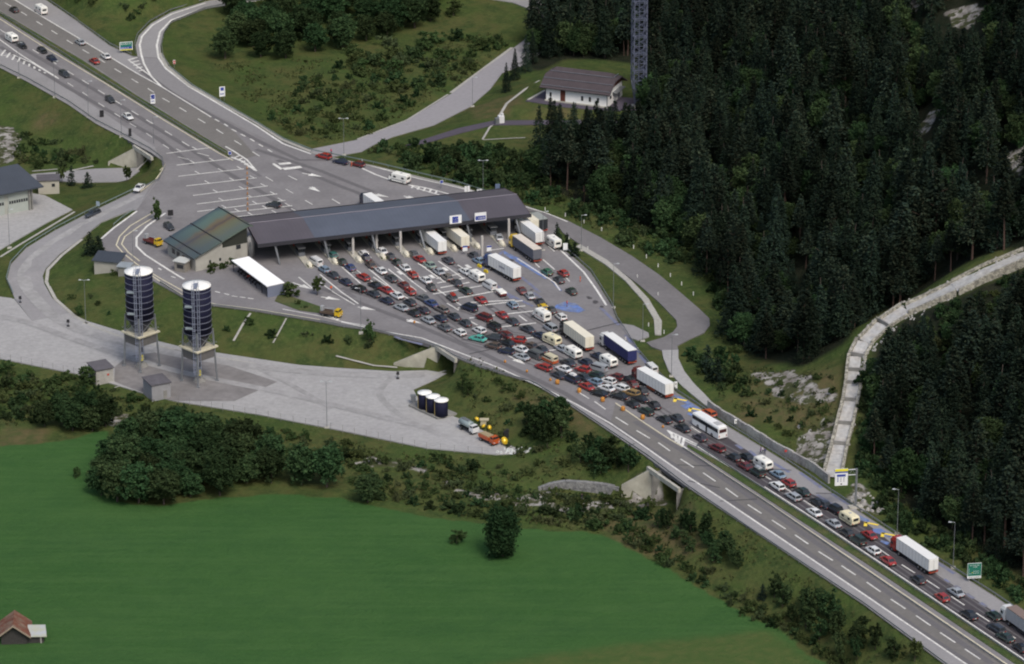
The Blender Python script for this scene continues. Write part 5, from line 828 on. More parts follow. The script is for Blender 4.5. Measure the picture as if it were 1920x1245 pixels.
# side profiles: L, W, belt height, roof height, (base rear, roof rear, roof front, base front), hood/boot height
KIND = dict(sedan=(4.4, 1.70, .86, 1.38, (-1.62, -1.05, .22, .95), 'saloon'), hatch=(3.9, 1.64, .88, 1.42, (-1.82, -1.45, .20, .88), 'hatchback'), estate=(4.5, 1.70, .88, 1.42, (-2.14, -1.85, .25, .98), 'estate car'),
            mpv=(4.5, 1.80, 1.02, 1.72, (-2.16, -1.95, .65, 1.45), 'people carrier'), suv=(4.4, 1.80, 1.05, 1.78, (-2.08, -1.95, .35, .85), 'off-roader'))
def car_proto(kind):
    L_, W_, bz, rz_, (br, rr, rf, bf), _ = KIND[kind]; r = empty('car', (0, 0, 0)); hl = L_/2; hw = W_/2; b_ = MB()
    def sec(x, zb, zt, w_): return [(x, -w_*.86, zb), (x, -w_, zb+.14), (x, -w_, zt-.14), (x, -w_*.88, zt), (x, w_*.88, zt), (x, w_, zt-.14), (x, w_, zb+.14), (x, w_*.86, zb)]
    deck = bz-.02 if kind in ('sedan',) else bz
    st_ = [(-hl, .38, deck-.16, hw*.84), (-hl+.12, .24, deck-.03, hw*.94), (-hl+.5, .22, deck, hw), (br, .20, bz, hw), (0, .2, bz, hw), (bf, .2, bz-.02, hw), (hl-.55, .22, bz-.12, hw*.97), (hl-.14, .24, bz-.22, hw*.90), (hl, .36, bz-.34, hw*.78)]
    b_.loft([sec(*s) for s in sorted(st_)]); gw_, rw_ = hw*.90, hw*.72
    base = [(br, -gw_), (bf, -gw_), (bf, gw_), (br, gw_)]; roof = [(rr, -rw_), (rf, -rw_), (rf, rw_), (rr, rw_)]
    b_.loft([[(x-.02*(1 if x < 0 else -1), y*1.02, rz_-.05) for x, y in roof], [(x, y, rz_) for x, y in roof], [(x*.9, y*.85, rz_+.035) for x, y in roof]])
    for (x0, y0), (x1, y1) in zip(base, roof): b_.bar((x0, y0, bz-.03), (x1, y1*1.01, rz_-.01), .055, n=4)
    mx = (br+bf)/2; mr = (rr+rf)/2
    for s in (-1, 1): b_.bar((mx, s*gw_, bz-.03), (mr+.05, s*rw_*1.01, rz_-.01), .05, n=4)
    body = b_.build('body', paint('slate'), r)
    B = [(x, y, bz-.01) for x, y in base]; T = [(x, y, rz_-.02) for x, y in roof]
    for nm, (i, j) in (('rear_window', (3, 0)), ('windscreen', (1, 2)), ('side_window', (0, 1)), ('side_window', (2, 3))):
        b_ = MB(); b_.add([B[i], B[j], T[j], T[i]], [(0, 1, 2, 3)]); c = (sum((Vector(p) for p in (B[i], B[j], T[j], T[i])), Vector()))/4
        b_.v = [tuple(Vector(p)*1.0) for p in b_.v]; b_.add([(p[0]*.93+c.x*.07*.2, p[1]*.9, p[2]-.01) for p in (B[i], B[j], T[j], T[i])], [(3, 2, 1, 0)]); b_.build(nm, GLS, r)
    for sx in (-hl+.75, hl-.78):
        for sy in (-1, 1): b_ = MB(); b_.bar((sx, sy*(hw-.2), .30), (sx, sy*(hw+.01), .30), .30, 0, 12); b_.bar((sx, sy*(hw+.01), .30), (sx, sy*(hw+.025), .30), .17, 1, 8); b_.build('wheel', [RUB, RIM], r)
    for sy in (-1, 1): b_ = MB(); b_.box((-hl+.01, sy*hw*.60, deck-.28), (.08, .34, .17)); b_.build('tail_light', TAIL, r); b_ = MB(); b_.box((hl-.03, sy*hw*.56, bz-.44), (.08, .32, .15)); b_.build('headlight', HEAD, r)
    for s, z in ((-1, .42), (1, .38)): b_ = MB(); b_.box((s*(hl-.0), 0, z), (.16, W_*.82, .17)); b_.build('bumper', TRIM, r)
    b_ = MB(); b_.box((-hl-.045, 0, .58), (.03, .5, .12)); b_.build('number_plate', PLATE, r)
    kids_of(r); return r
PROTO = {}
VEH = []      # (root, phrase, pos, heading) for the labels
def recolor(r, m, part='body'):
    for ch in r.children:
        if ch.name.split('.')[0] == part: ch.material_slots[0].link = 'OBJECT'; ch.material_slots[0].material = m
GUIDE = [[(596, 497), (650, 530), (720, 562), (800, 600), (870, 640), (949, 661), (1019, 690), (1099, 727), (1161, 745), (1245, 788), (1344, 842), (1420, 888), (1487, 933), (1563, 983), (1665, 1053), (1766, 1122), (1885, 1197), (2000, 1280)],
 [(640, 491), (680, 519), (744, 554), (826, 597), (872, 606+20), (924, 638), (976, 659), (1057, 692), (1115, 716), (1200, 748)], [(680, 477), (714, 507), (752, 535), (780, 555), (828, 580), (872, 606), (924, 633), (971, 640), (1014, 655), (1093, 692), (1180, 717), (1227, 759), (1280, 795), (1400, 860), (1505, 925), (1600, 985), (1720, 1060), (1860, 1155), (1960, 1222)],
 [(715, 471), (744, 492), (774, 515), (809, 538), (850, 575), (907, 596), (960, 625), (1012, 632), (1053, 655)], [(774, 476), (806, 497), (823, 509), (858, 538), (873, 545), (941, 590), (988, 617), (1060, 650)], [(840, 488), (872, 509), (918, 536), (961, 572), (1032, 615), (1120, 667)], [(935, 445), (978, 544-20), (1012, 560), (1033, 581), (1051, 596), (1120, 640)],
 [(990, 478), (1025, 503), (1071, 535), (1150, 590)]]
ls = MB()
for g in GUIDE[:6]:
    for o_ in (-.75, .75): ls.strip([P(*p) for p in g], .5, z=.047, off=o_)
tag(ls.build('lane_wear', mat('lane_wear', (.118, .112, .115), .85, n1=.2, s1=.6)), kind='structure')
os_ = MB(); sr2 = random.Random(4)
for k in range(60):
    g = sr2.choice(GUIDE); i = sr2.randrange(len(g)-1); f = sr2.random(); c = P(g[i][0]+(g[i+1][0]-g[i][0])*f, g[i][1]+(g[i+1][1]-g[i][1])*f); r_ = sr2.uniform(.3, .9)
    os_.add([(c.x+math.cos(t)*r_*sr2.uniform(.6, 1.2), c.y+math.sin(t)*r_*sr2.uniform(.8, 1.8), .0605+.0001*k) for t in np.linspace(0, 2*math.pi, 9)[:-1]], [tuple(range(8))])
tag(os_.build('oil_stains', mat('oil_stain', (.075, .07, .072), .6)), kind='structure')
TOPG = [(-100, -10), (26, 60), (130, 125), (240, 195), (330, 250), (480, 340), (560, 395)]
def heading(px, py):
    if py < 340 and px < 560: d = P(*TOPG[4])-P(*TOPG[2]); return ang(-d)
    best = None
    for g in GUIDE:
        for a, c in zip(g[:-1], g[1:]):
            dx, dy = c[0]-a[0], c[1]-a[1]; t = max(0, min(1, ((px-a[0])*dx+(py-a[1])*dy)/(dx*dx+dy*dy))); q = math.hypot(px-a[0]-t*dx, py-a[1]-t*dy)
            if best is None or q < best[0]: best = (q, a, c)
    return ang(P(*best[1])-P(*best[2]))
def car(px, py, c, kind, hd=None, z=0, flip=False, extra=None, lab=None, grp='cars queueing for the toll booths'):
    if kind not in PROTO: r = PROTO[kind] = car_proto(kind)
    else: r = copy_tree(PROTO[kind])
    h_ = heading(px, py) if hd is None else hd
    h_ += random.uniform(-.035, .035)
    if flip: h_ += math.pi
    p = P(px, py, z+.65); r.location = (p.x, p.y, z+(.09 if z == 0 else .03)); r.rotation_euler.z = h_; r.scale = (1.09,)*3; recolor(r, paint(c)); nm = f"{NAME.get(c, c)} {KIND[kind][5]}"
    if extra:
        m_, nm2 = extra; b_ = MB(); b_.box((-.4, 0, KIND[kind][3]+.22), (1.7, 1.0, .34), taper=.85); b_.build('roof_box', paint(m_), r); nm += nm2
    tag(r, lab, 'car', grp); VEH.append([r, nm, Vector((p.x, p.y, 0)), h_, lab]); return r
# --- trucks, coach, caravans, vans: x forward, origin under the rear
def wheels(parent, xs, w_, r_=.5, dbl=False):
    for x in xs:
        for s in (-1, 1): b_ = MB(); b_.bar((x, s*(w_/2-.34), r_), (x, s*w_/2, r_), r_, 0, 12); b_.bar((x, s*w_/2, r_), (x, s*(w_/2+.03), r_), r_*.5, 1, 8); b_.build('wheel', [RUB, RIM], parent)
def place(r, ref, p, h_, back, nm, lab, grp=None, cat='lorry'):
    d = Vector((math.cos(h_), math.sin(h_), 0)); p = Vector((p.x, p.y, 0))+d*back; r.location = (p.x, p.y, .09); r.rotation_euler.z = h_; tag(r, lab, cat, grp); VEH.append([r, nm, p+d*2, h_, lab])
def tv(v, z): a = P(1000+v[0]*.2, 500+v[1]*.2, z)-P(1000, 500, z); return ang(a)
BODYW = mat('trailer_white', (.74, .74, .71), .45, n1=.03, s1=.8, n2=.04, s2=3, world=False); BODYC = mat('trailer_cream', (.72, .68, .55), .5, n1=.05, s1=.8, world=False); TARPG = mat('grey_tarpaulin', (.115, .12, .14), .7, n1=.12, s1=1.2, world=False); TARPB = mat('navy_tarpaulin', (.028, .032, .11), .55, n1=.1, s1=1.2, world=False); ORED = mat('underride_red', (.30, .06, .03), .6)
def lorry(rear, vec, z, L_, body, cabc, lab, nm, side=None, rearm=None, front=False, chas=None, doors=True, cabw=True, marks=False):
    h_ = tv(vec, z); p = P(*rear, z); r = empty('lorry', (0, 0, 0)); W_ = 2.5
    b_ = MB(); b_.box((L_/2, 0, 3.93), (L_, W_, .14)); b_.build('trailer_roof', body, r)
    b_ = MB(); b_.box((L_/2, 0, 2.53), (L_-.06, W_-.04, 2.66)); sd = b_.build('trailer_box', side or body, r)
    if doors:
        for s in (-1, 1): b_ = MB(); b_.box((-.0, s*W_*.245, 2.5), (.1, W_*.45, 2.5)); b_.box((-.07, s*.12, 2.5), (.05, .05, 2.4)); b_.build('rear_door', rearm or side or body, r)
    b_ = MB(); nrib = int(L_/1.3)
    for k in range(nrib+1):
        for s in (-1, 1): b_.box((.1+k*(L_-.2)/nrib, s*W_/2, 2.55), (.07, .05, 2.6))
    b_.build('side_ribs', mat('rib_grey', (.4, .4, .4), .5) if side is None else side, r)
    b_ = MB(); b_.box((L_/2, 0, 1.05), (L_, W_*.7, .28)); b_.build('chassis', chas or CHAS, r); b_ = MB(); b_.box((.05, 0, .72), (.2, 2.3, .25)); b_.build('underride_bar', ORED, r)
    for s in (-1, 1): b_ = MB(); b_.box((-.08, s*.95, .95), (.08, .5, .22)); b_.build('tail_light', TAIL, r)
    b_ = MB(); b_.box((L_*.52, -.0, .75), (L_*.28, W_*.94, .55)); b_.build('side_locker', chas or CHAS, r)
    wheels(r, (1.6, 2.9, 4.2), W_, .52); x = L_+.45
    cm_ = paint(cabc); b_ = MB(); b_.loft([[(x, -1.22, .55), (x, 1.22, .55), (x, 1.22, 3.0), (x, -1.22, 3.0)], [(x+1.9, -1.22, .5), (x+1.9, 1.22, .5), (x+1.9, 1.22, 2.9), (x+1.9, -1.22, 2.9)], [(x+2.15, -1.15, .5), (x+2.15, 1.15, .5), (x+2.0, 1.1, 2.7), (x+2.0, -1.1, 2.7)]]); b_.box((x+.9, 0, 3.25), (1.6, 2.2, .55), taper=.8); b_.build('cab', cm_, r)
    b_ = MB(); b_.box((x+2.09, 0, 2.1), (.1, 2.0, .8)); b_.build('windscreen', GLS, r)
    for s in (-1, 1): b_ = MB(); b_.box((x+1.3, s*1.225, 2.1), (.9, .04, .65)); b_.build('side_window', GLS, r); b_ = MB(); b_.box((x+2.15, s*.85, .85), (.08, .35, .2)); b_.build('headlight', HEAD, r)
    b_ = MB(); b_.box((x-.6, 0, .8), (3.4, 1.0, .4)); b_.build('tractor_frame', chas or CHAS, r); wheels(r, (x-1.6, x+1.2), W_, .52)
    if marks:
        b_ = MB()
        for k in range(6): b_.box((L_*.36+k*.42, -W_/2-.02 if False else W_/2+.03, 2.6), (.28, .02, .5))
        b_.build('side_lettering', mat('letter_grey', (.22, .22, .28), .6), r)
    place(r, 0, p, h_, -(L_+.0) if front else 0, nm, lab, 'articulated lorries'); return r
lorry((829.5, 453), (-140, -110), 4, 12, BODYW, 'white', 'white box lorry with violet-tinged doors, leftmost of the two half under the canopy', 'white box lorry')
lorry((872.5, 444), (-120, -90), 4, 12, BODYC, 'white', 'cream box lorry with ribbed doors behind the low blue-topped lane sign', 'cream box lorry', chas=None)
lorry((969.6, 502.5), (-295, -160), 4, 12.2, BODYW, 'blue', 'long white lorry with a blue cab and grey lettering at the plaza middle', 'white lorry with blue cab', marks=True)
lorry((1008, 467.5), (-240, -170), 4, 12.4, mat('faded_tarp_top', (.62, .56, .48), .6, n1=.1, s1=1), 'yellow', 'grey curtain-sided lorry with a yellow cab and faded roof', 'grey lorry with yellow cab', side=TARPG, doors=False)
lorry((1012, 436), (-150, -115), 4, 11, BODYW, 'white', 'white ribbed lorry between the yellow-cabbed lorry and the motorhome', 'white ribbed lorry')
lorry((1003, 414), (-150, -115), 3.9, 9, BODYC, 'white', 'lorry mostly hidden by the canopy corner, only its pale rear roof showing', 'pale lorry at the canopy corner')
lorry((1019, 414), (-150, -115), 3.6, 6, mat('grey_green_top', (.28, .30, .28), .7, n1=.1, s1=1), 'slate', 'dark lorry with a grey-green roof, furthest right at the canopy corner', 'dark grey-roofed lorry', side=mat('dark_lorry_side', (.03, .035, .04), .5), doors=False)
lorry((1105.7, 632.3), (-260, -185), 4, 12, BODYC, 'black', 'cream box lorry with vertical door seams and rusty underride', 'cream lorry with dark cab')
lorry((1186, 657), (-255, -180), 4, 13, BODYW, 'white', 'navy blue tarpaulin lorry with a white roof and white cab', 'navy tarpaulin lorry', side=TARPB, doors=False)
lorry((1255.4, 719.6), (-295, -165), 4, 12.4, BODYW, 'maroon', 'white ribbed lorry with a dark red cab beside the guardrail, plaza mouth', 'white lorry with dark red cab', chas=mat('rusty_chassis', (.25, .07, .03), .7))
lorry((1751, 1048), (-270, -180), 4, 13.2, BODYW, 'red', 'white lorry with a bright red cab at the tail of the queue', 'white lorry with bright red cab')
lorry((1960, 1182), (-224, -160), 4, 13.2, mat('brown_tarp_top', (.2, .15, .13), .7, n1=.1, s1=1), 'white', 'silver-sided lorry with a white cab leaving the right frame edge', 'silver lorry with white cab', side=mat('silver_side', (.42, .44, .46), .4, .3, world=False), doors=False)
lorry((728, 389), (-145, -95), 4, 13, BODYW, 'navy', 'white lorry driving off behind the canopy roof', 'white lorry beyond the canopy')
lorry((1214, 692), (-295, -165), 3.6, 6, BODYW, 'white', 'white box van hidden behind the dark-red-cabbed lorry', 'white box van') if False else None
def caravan(px, py, m_, lab, nm='white caravan', L_=5.2, motor=False, hd=None, z=0, flip=False, group='caravans in the queue', stripe='grey'):
    h_ = heading(px, py) if hd is None else hd; h_ += math.pi if flip else 0
    r = empty('motorhome' if motor else 'caravan', (0, 0, 0)); W_ = 2.15; zt = 2.75 if motor else 2.5; hl = L_/2; b_ = MB()
    def sec(x, z0, z1, w_=W_/2): return [(x, -w_, z0), (x, -w_, z1-.25), (x, -w_+.2, z1), (x, w_-.2, z1), (x, w_, z1-.25), (x, w_, z0)]
    if motor: lp = [sec(-hl, .45, zt-.1), sec(-hl+.15, .4, zt), sec(hl-1.5, .4, zt), sec(hl-.7, 1.9 if False else .4, zt-.05), sec(hl-.35, .45, zt-.35)]
    else: lp = [sec(-hl, .75, zt-.35), sec(-hl+.25, .4, zt-.05), sec(-hl+1, .4, zt), sec(hl-1, .4, zt), sec(hl-.2, .4, zt-.3), sec(hl, .8, zt-.8)]
    b_.loft(lp); b_.build('body', m_, r)
    b_ = MB(); b_.box((-hl-.02, 0, 1.75), (.08, 1.35, .6)); b_.build('rear_window', GLS, r)
    for s in (-1, 1):
        for x in (-hl+1.3, hl-1.5): b_ = MB(); b_.box((x, s*(W_/2+.005), 1.7), (.9, .05, .55)); b_.build('side_window', GLS, r)
        b_ = MB(); b_.box((0, s*(W_/2+.006), .95), (L_*.86, .04, .14)); b_.build('side_stripe', paint(stripe), r); b_ = MB(); b_.box((-hl-.02, s*.85, .8), (.08, .2, .22)); b_.build('tail_light', TAIL, r)
    b_ = MB(); b_.box((-.3, 0, zt+.05), (.6, .6, .12)); b_.build('roof_vent', mat('vent_grey', (.4, .4, .4), .5), r); b_ = MB(); b_.box((-hl-.02, 0, .52), (.2, 1.9, .2)); b_.build('bumper', TRIM, r)
    if motor:
        b_ = MB(); b_.box((hl+.1, 0, .95), (1.2, 1.9, 1.0), taper=.85); b_.build('cab', m_, r); b_ = MB(); b_.box((hl+.05, 0, 1.7), (.6, 1.75, .5), taper=.8); b_.build('windscreen', GLS, r); wheels(r, (-hl+1.2, hl-.1), W_, .34)
    else: b_ = MB(); b_.bar((hl, .5, .45), (hl+1.2, 0, .45), .05); b_.bar((hl, -.5, .45), (hl+1.2, 0, .45), .05); b_.build('drawbar', STEEL, r); wheels(r, (-.1,), W_, .33)
    p = P(px, py, z+1.3); r.location = (p.x, p.y, z+.09); r.rotation_euler.z = h_; tag(r, lab, 'motorhome' if motor else 'caravan', None if motor else group); VEH.append([r, nm, Vector((p.x, p.y, 0)), h_, lab]); return r
CARW = mat('caravan_white', (.76, .75, .69), .45, n1=.04, s1=.8, world=False); CARC = mat('caravan_cream', (.70, .64, .44), .45, n1=.04, s1=.8, world=False)
caravan(894, 517, CARW, 'white caravan towed by a white car in the queue, behind the canopy middle', stripe='brown'); caravan(1035, 636, CARC, 'cream caravan towed left of the cream lorry', nm='cream caravan', stripe='brown'); caravan(1075, 660, CARW, 'white caravan standing just below the rear of the cream lorry', stripe='green'); caravan(1141, 676, CARW, 'white caravan just left of the navy tarpaulin lorry rear')
caravan(1431, 868, CARW, 'white caravan in the queue below the coach'); caravan(1592.5, 971, CARC, 'yellowish cream caravan in front of the yellow shoulder arrows', nm='yellowish cream caravan', stripe='brown'); caravan(22, 70, CARW, 'white caravan at the upper left frame edge', hd=None, flip=False, group='caravans in the queue')
caravan(1038, 454, CARW, 'white motorhome beside the ribbed white lorry at the right canopy end', nm='white motorhome', motor=True, L_=5.4); caravan(77, 18, CARW, 'white motorhome on the upper carriageway near the top left corner', nm='motorhome', motor=True, flip=False, L_=5.2, stripe='red'); caravan(751, 334, CARW, 'white motorhome beyond the canopy at the exit lane', nm='motorhome', motor=True, L_=5.6, hd=ang(P(700, 325)-P(760, 340)))
caravan(1017, 591, CARW, 'white motorhome left of the cream lorry, beside the yellow car', nm='white motorhome', motor=True, L_=5.2, stripe='red')
def van(px, py, c, lab, z=0, hd=None, L_=4.9, H_=2.1, flip=False, c2=None):
    h_ = (heading(px, py) if hd is None else hd)+(math.pi if flip else 0); r = empty('van', (0, 0, 0)); hl = L_/2; w_ = .88; b_ = MB()
    def sec(x, z0, z1, k=1): return [(x, -w_*k, z0), (x, -w_*k, z1*.6), (x, -w_*.86*k, z1), (x, w_*.86*k, z1), (x, w_*k, z1*.6), (x, w_*k, z0)]
    b_.loft([sec(-hl, .3, H_-.05), sec(-hl+.2, .25, H_), sec(hl-1.3, .25, H_), sec(hl-.5, .25, 1.25), sec(hl, .35, .9, .92)]); b_.build('body', paint(c), r)
    b_ = MB(); b_.box((-hl-.01, 0, H_*.76), (.06, 1.2, .5)); b_.build('rear_window', GLS, r); b_ = MB(); b_.add([(hl-1.28, -.7, H_-.06), (hl-1.28, .7, H_-.06), (hl-.55, .75, 1.30), (hl-.55, -.75, 1.30)], [(0, 1, 2, 3)]); b_.v = [(x+.04, y, z_+.04) for x, y, z_ in b_.v]; b_.build('windscreen', GLS, r)
    for s in (-1, 1): b_ = MB(); b_.box((.1, s*.86, H_*.72), (L_*.66, .07, .42)); b_.build('side_window', GLS, r); b_ = MB(); b_.box((-hl-.01, s*.72, .95), (.06, .14, .4)); b_.build('tail_light', TAIL, r); b_ = MB(); b_.box((hl, s*.6, .7), (.06, .25, .18)); b_.build('headlight', HEAD, r)
    if c2: b_ = MB(); b_.box((0, 0, .62), (L_+.02, 1.80, .6)); b_.build('lower_panel', paint(c2), r)
    wheels(r, (-hl+.9, hl-.9), 1.74, .32); p = P(px, py, z+1.0); r.location = (p.x, p.y, z+.09); r.rotation_euler.z = h_; tag(r, lab, 'van'); VEH.append([r, NAME.get(c, c)+' van', Vector((p.x, p.y, 0)), h_, lab]); return r
van(592, 490, 'white', 'white van coming out from under the canopy in the leftmost queue'); van(918, 534, 'white', 'white van towing a covered trailer beside the long blue-cabbed lorry'); van(1003, 664, 'grey', 'grey-green van between the cream camper and a light saloon'); van(1031, 672, 'cream', 'cream camper van with an orange lower body in the left queues', c2='orange', L_=4.6); van(1122, 688, 'silver', 'silver van behind the red cars, below the leftmost caravan row', H_=1.9)
van(1221, 690, 'white', 'white van half hidden behind the dark-red-cabbed lorry')
tr = empty('covered_trailer', (0, 0, 0)); b_ = MB(); b_.box((0, 0, .75), (3.2, 1.7, .7)); b_.build('tub', paint('maroon'), tr); b_ = MB(); b_.box((0, 0, 1.22), (3.4, 1.85, .3), taper=.9); b_.build('cover', CARW, tr); wheels(tr, (0,), 1.9, .3); b_ = MB(); b_.bar((1.6, 0, .45), (2.8, 0, .45), .05); b_.build('drawbar', STEEL, tr); p = P(940, 549, .8); tr.location = (p.x, p.y, .09); tr.rotation_euler.z = heading(940, 549); tag(tr, 'dark red trailer with a white cover towed by the white van', 'trailer'); VEH.append([tr, 'covered trailer', Vector((p.x, p.y, 0)), heading(940, 549), 'x'])
# coach
co = empty('coach', (0, 0, 0)); h_ = tv((-250, -145), 3.3); L_ = 11.4; b_ = MB()
def sec(x, z0, z1, k=1): return [(x, -1.24*k, z0), (x, -1.24*k, z1-.3), (x, -1.05*k, z1), (x, 1.05*k, z1), (x, 1.24*k, z1-.3), (x, 1.24*k, z0)]
b_.loft([sec(0, .45, 3.2), sec(.2, .35, 3.35), sec(L_-.4, .35, 3.35), sec(L_, .45, 3.1, .95)]); b_.build('body', mat('coach_white', (.76, .76, .74), .3, n1=.02, s1=1, world=False), co)
for s in (-1, 1): b_ = MB(); b_.box((L_/2, s*1.235, 2.3), (L_-.5, .06, .95)); b_.build('side_window', GLS, co); b_ = MB(); b_.box((-.02, s*1.0, 1.0), (.06, .2, .5)); b_.build('tail_light', TAIL, co)
b_ = MB(); b_.box((-.01, 0, 2.25), (.1, 2.0, .85)); b_.build('rear_window', mat('tinted_red_glass', (.06, .02, .02), .1), co); b_ = MB(); b_.box((L_-.02, 0, 2.1), (.1, 2.1, 1.3)); b_.build('windscreen', GLS, co); b_ = MB(); b_.box((L_*.45, 1.25, 1.2), (.7, .06, 1.5)); b_.build('side_door', GLS, co); b_ = MB(); b_.box((2.2, 0, 3.42), (2.0, 1.4, .16)); b_.build('air_conditioner', mat('vent_grey', (.4, .4, .4), .5), co); wheels(co, (2.8, L_-2.6), 2.5, .5)
p = P(1355.5, 801, 3.3); co.location = (p.x, p.y, .09); co.rotation_euler.z = h_; tag(co, 'white coach with a dark window band beside the retaining wall', 'coach'); VEH.append([co, 'white coach', Vector((p.x, p.y, 0))+Vector((math.cos(h_), math.sin(h_), 0))*2, h_, 'x'])
# --- cars, listed roughly queue by queue: (px, py, colour, kind)
S, Hh, E_, M, X = 'sedan', 'hatch', 'estate', 'mpv', 'suv'
CARS = [(607.4, 505, 'lightblue', Hh), (624.2, 515.5, 'slate', S), (647.5, 528.3, 'navy', S), (672.4, 541.2, 'black', E_), (699.7, 550.8, 'slate', S), (724.6, 563.7, 'navy', S), (751.9, 576.5, 'silver', S), (775.2, 587, 'black', Hh), (802.5, 599.8, 'silver', S), (833, 613.7, 'grey', S), (862, 623, 'white', Hh),
 (896, 634.7, 'turquoise', S), (924.2, 648.3, 'brown', Hh), (949, 658.8, 'navy', Hh), (978, 669.2, 'silver', S), (1019, 688.5, 'red', E_), (1046.3, 703, 'slate', S), (1099.3, 724.6, 'red', S), (1124, 737.5, 'black', S), (1161, 743, 'black', S), (1185, 757.4, 'black', Hh), (1210.8, 771, 'darkgreen', E_), (1245.3, 786.3, 'black', S), (1279.4, 802.2, 'black', S),
 (623.4, 478.5, 'teal', Hh), (640.3, 491.4, 'darkgreen', Hh), (656.4, 501.8, 'blue', Hh), (680.4, 519.5, 'red', E_), (703, 534.8, 'black', S), (723.8, 543.6, 'red', S), (743.9, 554, 'white', S), (768, 566.9, 'slate', Hh), (792.9, 581.3, 'purple', S), (825.8, 596.6, 'navy', S), (850.7, 593.4, 'slate', S), (872, 605.8, 'slate', Hh), (898.5, 619.4, 'white', Hh),
 (924.2, 633, 'slate', E_), (952.3, 643.5, 'black', S), (976.4, 654.7, 'white', S), (681.2, 476.1, 'white', Hh), (686, 483.4, 'navy', Hh), (694.9, 496.2, 'brown', S), (714.2, 507.5, 'white', S), (733.4, 521.9, 'slate', E_), (756.7, 534.8, 'maroon', Hh), (768.8, 546.8, 'red', Hh), (792.9, 558.8, 'grey', S), (808.1, 568.5, 'blue', S), (827.4, 579.7, 'dust', E_),
 (715, 470.5, 'white', S), (731, 481, 'slate', Hh), (743.9, 492.2, 'darkgreen', Hh), (759.1, 501.8, 'white', S), (773.6, 515.5, 'red', Hh), (797.7, 525.1, 'white', S), (808.9, 538.8, 'slate', Hh), (774.4, 476.1, 'grey', Hh), (786.4, 485.8, 'red', S), (805.7, 497, 'palegreen', S), (822.6, 509, 'silver', S), (840.2, 488, 'slate', S), (856, 530, 'slate', S), (887.5, 478.7, 'slate', Hh),
 (873, 545.3, 'darkgreen', E_), (901.3, 562.2, 'red', S), (879.6, 577.5, 'navy', M), (960.7, 571.8, 'lightblue', Hh), (940.6, 590.3, 'red', S), (907, 595.6, 'maroon', M), (925.8, 613, 'black', X), (960.4, 602.6, 'slate', S), (988.5, 617, 'slate', S), (947.5, 627.4, 'maroon', E_), (970.8, 637.9, 'red', Hh), (872.4, 509.2, 'white', S), (978, 544.5, 'maroon', S), (993, 554.2, 'silver', S),
 (1012, 566.2, 'black', S), (1033, 581.5, 'slate', Hh), (1051.5, 594.3, 'white', Hh), (1025, 510, 'green', Hh), (1055.5, 512.4, 'red', Hh), (1047.4, 524.5, 'slate', Hh), (1071, 546, 'darkgreen', Hh), (935, 445, 'silver', S), (898, 489, 'lightblue', S), (1032, 615.3, 'silver', M), (994.9, 648.3, 'brown', S), (1014.2, 654.7, 'slate', S), (1012, 629, 'navy', S), (1052.7, 653.1, 'silver', S),
 (1120.2, 667.6, 'navy', S), (1064.8, 679.7, 'slate', S), (1056.7, 691.7, 'white', S), (1097.7, 678.8, 'navy', Hh), (1092.9, 692.5, 'red', Hh), (1092, 706.9, 'slate', S), (1117, 703, 'darkgreen', S), (1115.4, 715.8, 'lightblue', Hh), (1140.2, 714.2, 'white', Hh), (1137, 727.8, 'white', S), (1154.6, 706.8, 'maroon', Hh), (1163.4, 726.9, 'white', E_), (1180.3, 711, 'black', S), (1186, 720.5, 'maroon', Hh), (1183.5, 736.5, 'gold', E_),
 (1204.4, 732.5, 'black', S), (1199.6, 747.7, 'black', S), (1226.9, 759, 'black', S), (1268.6, 783.1, 'slate', S), (1312, 820.3, 'purple', Hh), (1344.2, 839.6, 'maroon', E_), (1374.8, 857.2, 'black', Hh), (1399, 857, 'black', S), (1396.4, 873.3, 'maroon', S), (1457, 911, 'white', E_), (1458.3, 889.4, 'lightblue', S), (1478.3, 905.4, 'red', Hh), (1504, 921.5, 'darkgreen', S), (1487, 931, 'silver', E_),
 (1532.3, 942, 'black', S), (1544.4, 945.5, 'slate', S), (1526.7, 960.4, 'white', S), (1562.9, 981.2, 'silver', S), (1587, 998, 'black', Hh), (1608.6, 1013.4, 'darkgreen', X), (1629.5, 1003, 'red', S), (1636.7, 1031.8, 'white', Hh), (1664.8, 1051, 'red', S), (1721.4, 1086.6, 'black', Hh), (1765.7, 1120, 'red', Hh), (1792.2, 1110.2, 'silver', S), (1816.9, 1152.6, 'black', S), (1863, 1154.5, 'darkgreen', Hh),
 (1868, 1178, 'slate', E_), (1884.8, 1195, 'darkgreen', S), (1913.3, 1214.6, 'black', Hh)]
for c_ in CARS: car(*c_)
car(1072, 711, 'navy', M, extra=('white', ' with a white roof box')); car(848, 558, 'grey', S, extra=('red', ' with red roof luggage')); car(1419.7, 886, 'darkgreen', X, extra=('silver', ' with pale roof load')); car(1564, 955, 'black', X); car(838, 519.5, 'dust', E_)
car(1018, 576.5, 'yellow', Hh)
car(1328.5, 774.5, 'orange', E_, lab='bright orange car mostly hidden behind the white coach')
